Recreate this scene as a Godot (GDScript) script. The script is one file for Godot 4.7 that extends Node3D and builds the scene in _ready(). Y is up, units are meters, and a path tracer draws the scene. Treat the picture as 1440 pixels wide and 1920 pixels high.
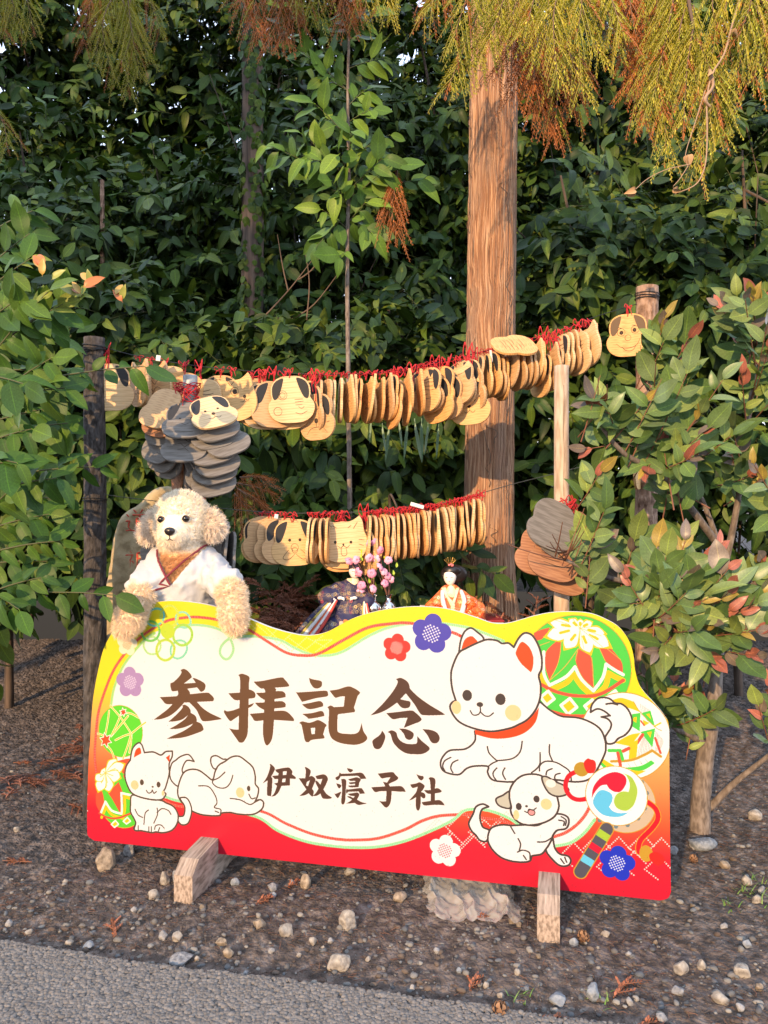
extends Node3D
# A wooden-plaque corner of a small shrine: printed sign board, poodle, plaques on wires, festival dolls, shrubs and a cedar.

const ROAD_TILT := 0.2126
var rng := RandomNumberGenerator.new()
var nz := FastNoiseLite.new()
var nz2 := FastNoiseLite.new()
var taken := {}
var M := {}
var EYE := Vector3(0, 0.92, 0)

# ---------------------------------------------------------------- mesh helper
class MB:
	var v := PackedVector3Array()
	var ix := PackedInt32Array()
	var uv := PackedVector2Array()
	var col := PackedColorArray()

	func add(p: Vector3) -> int:
		v.append(p)
		return v.size() - 1

	func tri(a: int, b: int, c: int) -> void:  # counter-clockwise from outside
		ix.append(a); ix.append(c); ix.append(b)

	func quad(a: int, b: int, c: int, d: int) -> void:
		tri(a, b, c); tri(a, c, d)

	func out_tri(a: int, b: int, c: int, mid: Vector3) -> void:
		if (v[b] - v[a]).cross(v[c] - v[a]).dot((v[a] + v[b] + v[c]) / 3.0 - mid) >= 0.0:
			tri(a, b, c)
		else:
			tri(a, c, b)

	func tube(pts: PackedVector3Array, r0: float, r1: float, sides := 6, rough := 0.0, seed_ := 0.0) -> void:
		var n := pts.size()
		if n < 2:
			return
		var t := (pts[1] - pts[0]).normalized()
		var u := t.cross(Vector3.UP)
		if u.length() < 0.1:
			u = t.cross(Vector3.RIGHT)
		u = u.normalized()
		var first := v.size()
		for i in n:
			var t2 := (pts[mini(i + 1, n - 1)] - pts[maxi(i - 1, 0)]).normalized()
			u = (u - t2 * u.dot(t2)).normalized()
			var w := t2.cross(u)
			var r := lerpf(r0, r1, float(i) / (n - 1))
			for k in sides:
				var a := TAU * k / sides
				var rr := r * (1.0 + rough * sin(a * 3.0 + i * 1.7 + seed_) * cos(i * 0.9 + seed_ * 2.0))
				v.append(pts[i] + (u * cos(a) + w * sin(a)) * rr)
		for i in n - 1:
			for k in sides:
				var k2 := (k + 1) % sides
				var b := first + i * sides
				quad(b + k, b + k2, b + sides + k2, b + sides + k)
		var c0 := add(pts[0])
		var c1 := add(pts[n - 1])
		var e := first + (n - 1) * sides
		for k in sides:
			var k2 := (k + 1) % sides
			tri(c0, first + k2, first + k)
			tri(c1, e + k, e + k2)

	func lathe(prof: PackedVector2Array, sides := 24, at := Vector3.ZERO) -> void:  # (radius, y) from bottom to top
		var first := v.size()
		for p in prof:
			for k in sides:
				var a := TAU * k / sides
				v.append(at + Vector3(p.x * cos(a), p.y, -p.x * sin(a)))
		for i in prof.size() - 1:
			for k in sides:
				var k2 := (k + 1) % sides
				var b := first + i * sides
				quad(b + k, b + k2, b + sides + k2, b + sides + k)

	func ball(at: Vector3, r: Vector3, seg := 12, turn := Basis()) -> void:
		var first := v.size()
		var rings := maxi(4, seg / 2)
		for i in rings + 1:
			var th := PI * i / rings
			for k in seg:
				var a := TAU * k / seg
				v.append(at + turn * Vector3(r.x * sin(th) * cos(a), r.y * cos(th), r.z * sin(th) * sin(a)))
		for i in rings:
			for k in seg:
				var k2 := (k + 1) % seg
				var b := first + i * seg
				quad(b + k, b + k2, b + seg + k2, b + seg + k)

	func chamfer_box(c: Vector3, s: Vector3, b: float, turn := Basis()) -> void:
		var h := s * 0.5
		var id := {}
		for sx in [-1, 1]:
			for sy in [-1, 1]:
				for sz in [-1, 1]:
					for ax in 3:
						var q := Vector3(sx * h.x, sy * h.y, sz * h.z)
						for o in 3:
							if o != ax:
								q[o] -= signf(q[o]) * b
						id[[sx, sy, sz, ax]] = add(c + turn * q)
		for ax in 3:
			for s1 in [-1, 1]:
				var a1 := (ax + 1) % 3
				var a2 := (ax + 2) % 3
				var loop := []
				for e in [[-1, -1], [1, -1], [1, 1], [-1, 1]]:
					var k := [0, 0, 0, ax]
					k[ax] = s1; k[a1] = e[0]; k[a2] = e[1]
					loop.append(id[k])
				out_tri(loop[0], loop[1], loop[2], c)
				out_tri(loop[0], loop[2], loop[3], c)
		for ax in 3:  # edges along ax
			var a1 := (ax + 1) % 3
			var a2 := (ax + 2) % 3
			for e in [[-1, -1], [1, -1], [1, 1], [-1, 1]]:
				var q := []
				for w in [[-1, a1], [1, a1], [1, a2], [-1, a2]]:
					var k := [0, 0, 0, w[1]]
					k[ax] = w[0]; k[a1] = e[0]; k[a2] = e[1]
					q.append(id[k])
				out_tri(q[0], q[1], q[2], c)
				out_tri(q[0], q[2], q[3], c)
		for sx in [-1, 1]:
			for sy in [-1, 1]:
				for sz in [-1, 1]:
					var q := [id[[sx, sy, sz, 0]], id[[sx, sy, sz, 1]], id[[sx, sy, sz, 2]]]
					out_tri(q[0], q[1], q[2], c)

	func mesh(flat := false) -> ArrayMesh:
		var arr := []
		arr.resize(Mesh.ARRAY_MAX)
		if flat:
			var fv := PackedVector3Array()
			var fn := PackedVector3Array()
			var fu := PackedVector2Array()
			var fc := PackedColorArray()
			for i in range(0, ix.size(), 3):
				var n := (v[ix[i + 2]] - v[ix[i]]).cross(v[ix[i + 1]] - v[ix[i]]).normalized()
				for j in 3:
					fv.append(v[ix[i + j]]); fn.append(n)
					if uv.size():
						fu.append(uv[ix[i + j]])
					if col.size():
						fc.append(col[ix[i + j]])
			arr[Mesh.ARRAY_VERTEX] = fv
			arr[Mesh.ARRAY_NORMAL] = fn
			if fu.size():
				arr[Mesh.ARRAY_TEX_UV] = fu
			if fc.size():
				arr[Mesh.ARRAY_COLOR] = fc
		else:
			var nn := PackedVector3Array()
			nn.resize(v.size())
			for i in range(0, ix.size(), 3):
				var n := (v[ix[i + 2]] - v[ix[i]]).cross(v[ix[i + 1]] - v[ix[i]])
				for j in 3:
					nn[ix[i + j]] += n
			for i in nn.size():
				nn[i] = nn[i].normalized() if nn[i].length_squared() > 1e-20 else Vector3.UP
			arr[Mesh.ARRAY_VERTEX] = v
			arr[Mesh.ARRAY_NORMAL] = nn
			arr[Mesh.ARRAY_INDEX] = ix
			if uv.size():
				arr[Mesh.ARRAY_TEX_UV] = uv
			if col.size():
				arr[Mesh.ARRAY_COLOR] = col
		var m := ArrayMesh.new()
		m.add_surface_from_arrays(Mesh.PRIMITIVE_TRIANGLES, arr)
		return m

# ---------------------------------------------------------------- nodes
func numbered(called: String) -> String:
	var n: int = taken.get(called, 0)
	taken[called] = n + 1
	return called if n == 0 else "%s_%03d" % [called, n]

func obj(called: String, mesh: Mesh, mat: Material, parent: Node = null, at := Transform3D()) -> MeshInstance3D:
	var o := MeshInstance3D.new()
	o.mesh = mesh
	o.material_override = mat
	o.transform = at
	if parent == null:
		o.name = numbered(called)
		add_child(o, true)
	else:
		var n: int = parent.get_meta("n_" + called, 0)
		parent.set_meta("n_" + called, n + 1)
		o.name = called if n == 0 else "%s_%03d" % [called, n]
		parent.add_child(o, true)
	return o

func tag(o: Node, label: String, category := "", group := "", kind := "") -> Node:
	if label: o.set_meta("label", label)
	if category: o.set_meta("category", category)
	if group: o.set_meta("group", group)
	if kind: o.set_meta("kind", kind)
	return o

func thing(called: String, label: String, category: String, at := Vector3.ZERO, group := "") -> Node3D:
	var o := Node3D.new()
	o.name = numbered(called)
	o.position = at
	add_child(o, true)
	tag(o, label, category, group)
	return o

func many(called: String, mesh: Mesh, mat: Material, where: Array, tints: Array, parent: Node = null) -> MultiMeshInstance3D:
	var mm := MultiMesh.new()
	mm.transform_format = MultiMesh.TRANSFORM_3D
	mm.use_colors = not tints.is_empty()
	mm.mesh = mesh
	mm.instance_count = where.size()
	for i in where.size():
		mm.set_instance_transform(i, where[i])
		if not tints.is_empty():
			mm.set_instance_color(i, tints[i])
	var o := MultiMeshInstance3D.new()
	o.multimesh = mm
	o.material_override = mat
	o.set_meta("kind", "stuff")
	if parent == null:
		o.name = numbered(called)
		add_child(o, true)
	else:
		o.name = called
		parent.add_child(o, true)
	return o

# ---------------------------------------------------------------- materials
func lin(r: float, g: float, b: float) -> Color:
	return Color(r, g, b).linear_to_srgb()

func mat(r: float, g: float, b: float, rough := 0.8, metal := 0.0) -> StandardMaterial3D:
	var m := StandardMaterial3D.new()
	m.albedo_color = lin(r, g, b)
	m.roughness = rough
	m.metallic = metal
	return m

func ntex(seed_: int, freq: float, colors: Array, offs: Array, w := 256, h := 256, oct := 4, normal := 0.0, kind := FastNoiseLite.TYPE_SIMPLEX_SMOOTH) -> NoiseTexture2D:
	var n := FastNoiseLite.new()
	n.noise_type = kind
	n.seed = seed_
	n.frequency = freq
	n.fractal_octaves = oct
	var t := NoiseTexture2D.new()
	t.width = w
	t.height = h
	t.seamless = true
	t.noise = n
	if normal > 0.0:
		t.as_normal_map = true
		t.bump_strength = normal
	else:
		var g := Gradient.new()
		g.offsets = PackedFloat32Array(offs)
		var pc := PackedColorArray()
		for c in colors:
			pc.append(lin(c[0], c[1], c[2]))
		g.colors = pc
		t.color_ramp = g
	return t

func tmat(tex: Texture2D, scale: Vector3, rough := 0.85, nrm: Texture2D = null, ns := 1.0, world := false) -> StandardMaterial3D:
	var m := StandardMaterial3D.new()
	m.albedo_texture = tex
	m.roughness = rough
	m.uv1_triplanar = true
	m.uv1_world_triplanar = world
	m.uv1_scale = scale
	if nrm:
		m.normal_enabled = true
		m.normal_texture = nrm
		m.normal_scale = ns
	return m

func rnd(a: float, b: float) -> float:
	return rng.randf_range(a, b)

func rv() -> Vector3:
	return Vector3(rnd(-1, 1), rnd(-1, 1), rnd(-1, 1))

func basis_of(along: Vector3, face: Vector3) -> Basis:  # y along, z towards face
	var y := along.normalized()
	var z := face - y * face.dot(y)
	if z.length() < 1e-4:
		z = Vector3(y.y, y.z, y.x) - y * y.dot(Vector3(y.y, y.z, y.x))
	z = z.normalized()
	return Basis(y.cross(z), y, z)

func smooth(pts: PackedVector2Array, corner: PackedByteArray, closed: bool, steps := 6) -> PackedVector2Array:
	var out := PackedVector2Array()
	var n := pts.size()
	for i in (n if closed else n - 1):
		var a := pts[i]
		var b := pts[(i + 1) % n]
		var before := pts[(i - 1 + n) % n] if closed or i > 0 else a
		var after := pts[(i + 2) % n] if closed or i + 2 < n else b
		if corner[i]:
			before = a
		if corner[(i + 1) % n]:
			after = b
		for k in steps:
			out.append(a.cubic_interpolate(b, before, after, float(k) / steps))
	if not closed:
		out.append(pts[n - 1])
	return out

func smooth3(pts: PackedVector3Array, steps := 6) -> PackedVector3Array:
	var out := PackedVector3Array()
	var n := pts.size()
	for i in n - 1:
		for k in steps:
			out.append(pts[i].cubic_interpolate(pts[i + 1], pts[maxi(i - 1, 0)], pts[mini(i + 2, n - 1)], float(k) / steps))
	out.append(pts[n - 1])
	return out

func read(words: PackedStringArray, from: int) -> Array:
	var p := PackedVector2Array()
	var c := PackedByteArray()
	for i in range(from, words.size()):
		var w := words[i]
		var bang := w.ends_with("!")
		var q := w.trim_suffix("!").split(",")
		p.append(Vector2(q[0].to_float(), q[1].to_float()))
		c.append(1 if bang else 0)
	return [p, c]

# ---------------------------------------------------------------- printing on the board (its flat artwork)
func fill_poly(im: Image, p: PackedVector2Array, c: Color) -> void:
	var lo := 1e9
	var hi := -1e9
	for q in p:
		lo = minf(lo, q.y); hi = maxf(hi, q.y)
	var n := p.size()
	for y in range(maxi(0, int(floor(lo))), mini(im.get_height() - 1, int(ceil(hi))) + 1):
		var yy := y + 0.5
		var xs := PackedFloat32Array()
		for i in n:
			var a := p[i]
			var b := p[(i + 1) % n]
			if (a.y <= yy) != (b.y <= yy):
				xs.append(a.x + (yy - a.y) / (b.y - a.y) * (b.x - a.x))
		xs.sort()
		for i in range(0, xs.size() - 1, 2):
			var x0 := int(round(xs[i]))
			im.fill_rect(Rect2i(x0, y, maxi(1, int(round(xs[i + 1])) - x0), 1), c)

func disc(im: Image, at: Vector2, rx: float, ry: float, c: Color) -> void:
	for y in range(int(floor(at.y - ry)), int(ceil(at.y + ry)) + 1):
		var k := 1.0 - pow((y + 0.5 - at.y) / ry, 2)
		if k > 0.0:
			var w := rx * sqrt(k)
			im.fill_rect(Rect2i(int(round(at.x - w)), y, maxi(1, int(round(2 * w))), 1), c)

func line(im: Image, p: PackedVector2Array, w: float, c: Color, butt := false) -> void:
	var h := w * 0.5
	for i in p.size() - 1:
		var d := p[i + 1] - p[i]
		if d.length() < 0.01:
			continue
		var q := d.normalized().orthogonal() * h
		fill_poly(im, PackedVector2Array([p[i] + q, p[i + 1] + q, p[i + 1] - q, p[i] - q]), c)
	if not butt:
		for q in p:
			disc(im, q, h, h, c)

func along(p: PackedVector2Array, step: float) -> PackedVector2Array:
	var out := PackedVector2Array()
	var left := 0.0
	for i in p.size() - 1:
		var l := p[i].distance_to(p[i + 1])
		var t := left
		while t < l:
			out.append(p[i].lerp(p[i + 1], t / l))
			t += step
		left = t - l
	return out

func print_board() -> Image:
	var im := Image.create(2048, 928, false, Image.FORMAT_RGB8)
	var stops := [[0.0, "f2e224"], [0.36, "f2df24"], [0.5, "f0b060"], [0.62, "ee8c4e"], [0.74, "e85a34"], [0.86, "dc2236"], [1.0, "d81c38"]]
	for y in 928:
		var t := y / 928.0
		for i in stops.size() - 1:
			if t <= stops[i + 1][0]:
				var k: float = (t - stops[i][0]) / (stops[i + 1][0] - stops[i][0])
				im.fill_rect(Rect2i(0, y, 2048, 1), Color(stops[i][1]).lerp(Color(stops[i + 1][1]), k))
				break
	for row in ART:
		var w: PackedStringArray = row.split(" ")
		match w[0]:
			"F":
				var d := read(w, 2)
				fill_poly(im, smooth(d[0], d[1], true), Color(w[1]))
			"O":
				var d := read(w, 4)
				var s := smooth(d[0], d[1], true)
				fill_poly(im, s, Color(w[1]))
				s.append(s[0])
				line(im, s, w[3].to_float(), Color(w[2]))
			"L":
				var d := read(w, 3)
				line(im, smooth(d[0], d[1], false), w[2].to_float(), Color(w[1].trim_suffix("*")), w[1].ends_with("*"))
			"R":
				var d := read(w, 3)
				var s := smooth(d[0], d[1], false)
				var c := Color(w[1])
				var wd := w[2].to_float()
				line(im, s, wd, c)
				var m := along(s, 6.0)
				for i in m.size() - 1:
					var q := (m[i + 1] - m[i]).normalized().orthogonal() * wd * 0.24
					for sg in [-1.0, 1.0]:
						disc(im, m[i] + q * sg, 1.3, 1.3, c.lerp(Color.WHITE, 0.62))
			"D":
				var d := read(w, 3)
				var m := along(d[0], 8.0)
				for i in m.size():
					disc(im, m[i], 2.6, 2.6, Color(w[1]))
			"E":
				var a := w[2].split(",")
				var r := w[3].split(",")
				var at := Vector2(a[0].to_float(), a[1].to_float())
				var ex := w[5].to_float() * 0.5 if w[4] != "-" else 0.0
				if w[4] != "-":
					disc(im, at, r[0].to_float() + ex, r[1].to_float() + ex, Color(w[4]))
				disc(im, at, r[0].to_float() - ex, r[1].to_float() - ex, Color(w[1]))
			"W":
				var a := w[3].split(",")
				var r := w[4].split(",")
				var at := Vector2(a[0].to_float(), a[1].to_float())
				var rad := r[0].to_float()
				for k in 5:
					var an := r[1].to_float() + TAU * k / 5.0 - PI / 2
					disc(im, at + Vector2(cos(an), sin(an)) * rad * 0.55, rad * 0.42, rad * 0.42, Color(w[1]))
				disc(im, at, rad * 0.5, rad * 0.5, Color(w[1]))
				for i in range(-3, 4):
					for j in range(-3, 4):
						var o := Vector2(i * 0.105 + j * 0.05, j * 0.105 - i * 0.05) * rad * 1.1
						if o.length() < rad * 0.43 and not (absi(i) == 3 and absi(j) > 1):
							disc(im, at + o, rad * 0.043, rad * 0.043, Color(w[2]))
	var g := RandomNumberGenerator.new()
	g.seed = 5
	for i in 2000:  # splashes of dirt, most of them low on the board
		var y := int(928 * (1.0 - pow(g.randf(), 1.9)))
		var x := g.randi_range(0, 2046)
		var c := im.get_pixel(x, y).lerp(Color(0.3, 0.27, 0.24), g.randf_range(0.15, 0.6))
		var s := 1 if g.randf() < 0.7 else 2
		im.fill_rect(Rect2i(x, y, s, g.randi_range(1, 3)), c)
	return im

# ---------------------------------------------------------------- distance fields
func cap(p: Vector3, a: Vector3, b: Vector3, ra: float, rb: float) -> float:
	var ab := b - a
	var t := clampf((p - a).dot(ab) / ab.length_squared(), 0.0, 1.0)
	return p.distance_to(a + ab * t) - lerpf(ra, rb, t)

func ell(p: Vector3, c: Vector3, r: Vector3) -> float:
	var q := (p - c) / r
	var l := q.length()
	return (l - 1.0) * minf(r.x, minf(r.y, r.z)) if l < 1e-3 else l * (l - 1.0) / (q / r).length()

func smin(a: float, b: float, k: float) -> float:
	var h := maxf(k - absf(a - b), 0.0) / k
	return minf(a, b) - h * h * k * 0.25

func nets(f: Callable, lo: Vector3, hi: Vector3, cell: float) -> MB:
	var mb := MB.new()
	var n := Vector3i(((hi - lo) / cell).ceil()) + Vector3i.ONE
	n = Vector3i((n.x + 3) / 4 * 4 + 1, (n.y + 3) / 4 * 4 + 1, (n.z + 3) / 4 * 4 + 1)
	var sy := n.x
	var sz := n.x * n.y
	var g := PackedFloat32Array()
	g.resize(n.x * n.y * n.z)
	g.fill(1e3)
	var reach := cell * 4.0 * 0.9 * 1.35
	for bz in range(0, n.z - 1, 4):
		for by in range(0, n.y - 1, 4):
			for bx in range(0, n.x - 1, 4):
				var mid: float = f.call(lo + Vector3(bx + 2, by + 2, bz + 2) * cell)
				if absf(mid) > reach:
					if mid < 0.0:
						for z in range(bz, bz + 5):
							for y in range(by, by + 5):
								for x in range(bx, bx + 5):
									if g[x + y * sy + z * sz] > 999.0:
										g[x + y * sy + z * sz] = -1e3
					continue
				for z in range(bz, bz + 5):
					for y in range(by, by + 5):
						for x in range(bx, bx + 5):
							var at := x + y * sy + z * sz
							if absf(g[at]) > 999.0:
								g[at] = f.call(lo + Vector3(x, y, z) * cell)
	var id := PackedInt32Array()
	id.resize(g.size())
	id.fill(-1)
	var offs := [Vector3i(0, 0, 0), Vector3i(1, 0, 0), Vector3i(0, 1, 0), Vector3i(1, 1, 0), Vector3i(0, 0, 1), Vector3i(1, 0, 1), Vector3i(0, 1, 1), Vector3i(1, 1, 1)]
	var edges := [[0, 1], [2, 3], [4, 5], [6, 7], [0, 2], [1, 3], [4, 6], [5, 7], [0, 4], [1, 5], [2, 6], [3, 7]]
	for z in n.z - 1:
		for y in n.y - 1:
			for x in n.x - 1:
				var at := x + y * sy + z * sz
				var inside := 0
				for k in 8:
					if g[at + (k & 1) + ((k >> 1) & 1) * sy + (k >> 2) * sz] < 0.0:
						inside += 1
				if inside == 0 or inside == 8:
					continue
				var s := Vector3.ZERO
				var c := 0
				for e in edges:
					var oa: Vector3i = offs[e[0]]
					var ob: Vector3i = offs[e[1]]
					var a := g[at + oa.x + oa.y * sy + oa.z * sz]
					var b := g[at + ob.x + ob.y * sy + ob.z * sz]
					if (a < 0.0) != (b < 0.0):
						s += Vector3(oa).lerp(Vector3(ob), clampf(a / (a - b), 0.0, 1.0))
						c += 1
				id[at] = mb.add(lo + (Vector3(x, y, z) + s / c) * cell)
	for z in range(1, n.z - 1):
		for y in range(1, n.y - 1):
			for x in range(1, n.x - 1):
				var at := x + y * sy + z * sz
				var a := g[at] < 0.0
				for ax in 3:
					var st: int = [1, sy, sz][ax]
					var b := g[at + st] < 0.0
					if a == b:
						continue
					var s1: int = [sy, sz, 1][ax]
					var s2: int = [sz, 1, sy][ax]
					var q := [id[at - s1 - s2], id[at - s2], id[at], id[at - s1]]
					if q[0] < 0 or q[1] < 0 or q[2] < 0 or q[3] < 0:
						continue
					if a:
						mb.quad(q[0], q[1], q[2], q[3])
					else:
						mb.quad(q[3], q[2], q[1], q[0])
	return mb

# ---------------------------------------------------------------- the lie of the land
func ground_y(x: float, z: float) -> float:
	var d := -z
	var bump := smoothstep(-0.62, -0.34, x) * (1.0 - smoothstep(0.55, 0.85, x))
	var h := maxf(0.5 * smoothstep(2.24, 2.5, d) * bump, 0.5 * smoothstep(2.8, 6.5, d))
	h += 0.15 * smoothstep(3.5, 7.0, d) - 0.03
	return h + (nz.get_noise_2d(x * 90, z * 90) * 0.012 + nz2.get_noise_2d(x * 400, z * 400) * 0.005 + nz2.get_noise_2d(x * 1700, z * 1700) * 0.005) * smoothstep(-0.05, 0.12, road_side(x, z))

func road_side(x: float, z: float) -> float:  # metres from the road's edge, positive on the soil
	var d := -z
	return (d - (1.496 - x * 0.2205)) * 0.9766 + nz.get_noise_2d(x * 120, 7.0) * 0.016 + nz2.get_noise_2d(x * 500, 3.0) * 0.006

# ---------------------------------------------------------------- scene
func _ready() -> void:
	rng.seed = 20240
	nz.seed = 11
	nz.frequency = 0.02
	nz.fractal_octaves = 3
	nz2.seed = 29
	nz2.frequency = 0.02
	nz2.fractal_octaves = 2
	stage()
	materials()
	ground()
	sign_board()
	posts_and_wires()
	stone_slab()
	cedar_tree()
	hedges()
	sapling()
	left_shrub()
	photinia()
	cedar_boughs()
	plaques()
	poodle()
	dolls()
	small_things()
	off_frame_trees()

func stage() -> void:
	var cam := Camera3D.new()
	cam.name = "camera"
	cam.fov = 67.0
	cam.near = 0.05
	cam.far = 400.0
	cam.position = EYE
	add_child(cam)
	var sky := ProceduralSkyMaterial.new()
	sky.sky_top_color = Color(0.64, 0.7, 0.79)
	sky.sky_horizon_color = Color(0.91, 0.9, 0.89)
	sky.sky_curve = 0.12
	sky.ground_bottom_color = Color(0.25, 0.23, 0.21)
	sky.ground_horizon_color = Color(0.55, 0.54, 0.53)
	sky.sky_energy_multiplier = SKYE
	var env := Environment.new()
	env.background_mode = Environment.BG_SKY
	env.sky = Sky.new()
	env.sky.sky_material = sky
	env.tonemap_mode = Environment.TONE_MAPPER_LINEAR
	env.tonemap_exposure = EXPO
	env.sdfgi_enabled = true
	env.ssao_enabled = true
	env.ssil_enabled = true
	var we := WorldEnvironment.new()
	we.name = "world"
	we.environment = env
	add_child(we)
	var sun := DirectionalLight3D.new()
	sun.name = "sun"
	sun.light_energy = SUNE
	sun.light_color = Color(1.0, 0.83, 0.62)
	sun.light_angular_distance = 0.6
	sun.shadow_enabled = true
	var az := deg_to_rad(SUN_AZ)
	var el := deg_to_rad(SUN_EL)
	var to_sun := Vector3(-sin(az) * cos(el), sin(el), cos(az) * cos(el))
	sun.basis = Basis.looking_at(-to_sun, Vector3.UP)
	add_child(sun)

func materials() -> void:
	M.soil = tmat(ntex(3, 0.02, [[0.035, 0.026, 0.021], [0.08, 0.06, 0.05], [0.13, 0.1, 0.084], [0.19, 0.155, 0.135]], [0.2, 0.45, 0.65, 0.85], 512, 512, 5), Vector3(2.2, 2.2, 2.2), 0.95, ntex(4, 0.05, [], [], 512, 512, 5, 9.0), 1.3, true)
	M.asphalt = tmat(ntex(5, 0.05, [[0.06, 0.057, 0.055], [0.12, 0.115, 0.112]], [0.3, 0.7], 256, 256, 4), Vector3(4, 4, 4), 0.9, ntex(6, 0.08, [], [], 256, 256, 4, 8.0), 1.0, true)
	M.grit = StandardMaterial3D.new()
	M.grit.vertex_color_use_as_albedo = true
	M.grit.roughness = 0.85
	M.grit.normal_enabled = true
	M.grit.normal_texture = ntex(7, 0.06, [], [], 128, 128, 4, 6.0)
	M.grit.uv1_triplanar = true
	M.grit.uv1_scale = Vector3(0.6, 0.6, 0.6)
	var stone_n := ntex(8, 0.03, [], [], 256, 256, 5, 7.0)
	M.stone_pale = tmat(ntex(9, 0.03, [[0.15, 0.13, 0.11], [0.26, 0.23, 0.195], [0.36, 0.33, 0.28]], [0.25, 0.5, 0.8]), Vector3(9, 9, 9), 0.9, stone_n, 0.8)
	M.stone_grey = tmat(ntex(10, 0.03, [[0.11, 0.11, 0.115], [0.2, 0.2, 0.205], [0.32, 0.31, 0.3]], [0.25, 0.5, 0.8]), Vector3(9, 9, 9), 0.88, stone_n, 0.8)
	M.stone_tan = tmat(ntex(12, 0.03, [[0.13, 0.1, 0.07], [0.25, 0.195, 0.14], [0.36, 0.29, 0.21]], [0.25, 0.5, 0.8]), Vector3(9, 9, 9), 0.92, stone_n, 0.9)
	M.stone_blue = tmat(ntex(13, 0.03, [[0.1, 0.115, 0.13], [0.17, 0.19, 0.215], [0.27, 0.285, 0.3]], [0.25, 0.5, 0.8]), Vector3(9, 9, 9), 0.8, stone_n, 0.7)
	M.slab = tmat(ntex(14, 0.012, [[0.24, 0.18, 0.095], [0.38, 0.295, 0.165], [0.46, 0.37, 0.225]], [0.25, 0.55, 0.85], 512, 512, 6), Vector3(2.4, 2.4, 2.4), 0.92, ntex(15, 0.03, [], [], 512, 512, 5, 6.0), 0.8)
	var grain := ntex(16, 0.012, [[0.5, 0.32, 0.155], [0.62, 0.42, 0.215], [0.68, 0.48, 0.265]], [0.25, 0.5, 0.8], 256, 256, 4)
	M.plaque = []
	for k in 4:
		var m := tmat(grain, Vector3(3.0 + k, 60, 3.0 + k), 0.62)
		m.albedo_color = [Color(1, 1, 1), Color(1.0, 0.95, 0.86), Color(0.93, 0.88, 0.84), Color(1, 0.9, 0.76)][k]
		m.uv1_offset = Vector3(k * 0.23, k * 0.37, 0.1)
		M.plaque.append(m)
	var old := ntex(17, 0.012, [[0.125, 0.113, 0.1], [0.16, 0.146, 0.132], [0.19, 0.175, 0.16]], [0.25, 0.5, 0.8], 256, 256, 4)
	M.plaque_old = tmat(old, Vector3(4, 38, 4), 0.9)
	M.plaque_brown = tmat(ntex(18, 0.012, [[0.24, 0.105, 0.055], [0.3, 0.14, 0.07], [0.36, 0.18, 0.095]], [0.25, 0.5, 0.8]), Vector3(4, 38, 4), 0.85)
	M.ear = mat(0.018, 0.018, 0.02, 0.75)
	M.ear_brown = mat(0.12, 0.075, 0.04, 0.8)
	M.ink = mat(0.035, 0.022, 0.014, 0.85)
	M.cord = mat(0.42, 0.006, 0.012, 0.7)
	M.cord.rim_enabled = true
	M.cord.rim = 0.4
	M.cord_white = mat(0.62, 0.6, 0.6, 0.8)
	M.wire = mat(0.012, 0.013, 0.014, 0.5, 0.3)
	M.wire_pale = mat(0.05, 0.055, 0.05, 0.6, 0.3)
	M.post_dark = tmat(ntex(19, 0.02, [[0.02, 0.017, 0.016], [0.05, 0.043, 0.04], [0.085, 0.075, 0.07]], [0.25, 0.5, 0.8], 256, 512, 5), Vector3(9, 1.6, 9), 0.9, ntex(20, 0.03, [], [], 256, 256, 4, 9.0), 1.2)
	M.post_brown = tmat(ntex(21, 0.02, [[0.14, 0.08, 0.052], [0.27, 0.165, 0.11], [0.38, 0.255, 0.18]], [0.25, 0.5, 0.8], 256, 512, 5), Vector3(9, 1.6, 9), 0.9, ntex(22, 0.03, [], [], 256, 256, 4, 9.0), 1.2)
	M.post_pale = tmat(ntex(23, 0.02, [[0.3, 0.21, 0.14], [0.46, 0.345, 0.25], [0.54, 0.43, 0.33]], [0.2, 0.5, 0.8], 256, 512, 5), Vector3(12, 0.9, 12), 0.75)
	M.post_grey = tmat(ntex(24, 0.02, [[0.14, 0.12, 0.11], [0.24, 0.215, 0.195], [0.34, 0.31, 0.29]], [0.2, 0.5, 0.8], 256, 512, 5), Vector3(12, 1.2, 12), 0.85)
	M.end_grain = mat(0.3, 0.24, 0.19, 0.9)
	M.bark = tmat(ntex(25, 0.02, [[0.15, 0.065, 0.03], [0.3, 0.155, 0.08], [0.42, 0.24, 0.135], [0.52, 0.34, 0.215]], [0.15, 0.4, 0.6, 0.85], 512, 512, 5), Vector3(20, 0.7, 20), 0.92, ntex(26, 0.03, [], [], 512, 512, 4, 10.0), 1.0)
	bark_maps()
	M.bark_far = tmat(ntex(27, 0.02, [[0.03, 0.022, 0.017], [0.08, 0.055, 0.04], [0.13, 0.09, 0.065]], [0.15, 0.45, 0.8], 256, 256, 4), Vector3(6, 0.6, 6), 0.95)
	M.twig_green = mat(0.07, 0.075, 0.025, 0.7)
	M.twig_brown = mat(0.11, 0.07, 0.045, 0.85)
	M.twig_red = mat(0.2, 0.085, 0.05, 0.75)
	M.stem_grey = tmat(ntex(28, 0.03, [[0.085, 0.065, 0.052], [0.16, 0.125, 0.1], [0.23, 0.19, 0.16]], [0.2, 0.5, 0.8], 256, 256, 4), Vector3(10, 3, 10), 0.9)
	M.lumber = tmat(ntex(30, 0.015, [[0.17, 0.125, 0.095], [0.3, 0.23, 0.18], [0.38, 0.3, 0.245]], [0.2, 0.5, 0.8], 512, 256, 5), Vector3(14, 14, 2.2), 0.85)
	var lt := leaf_texture()
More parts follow.
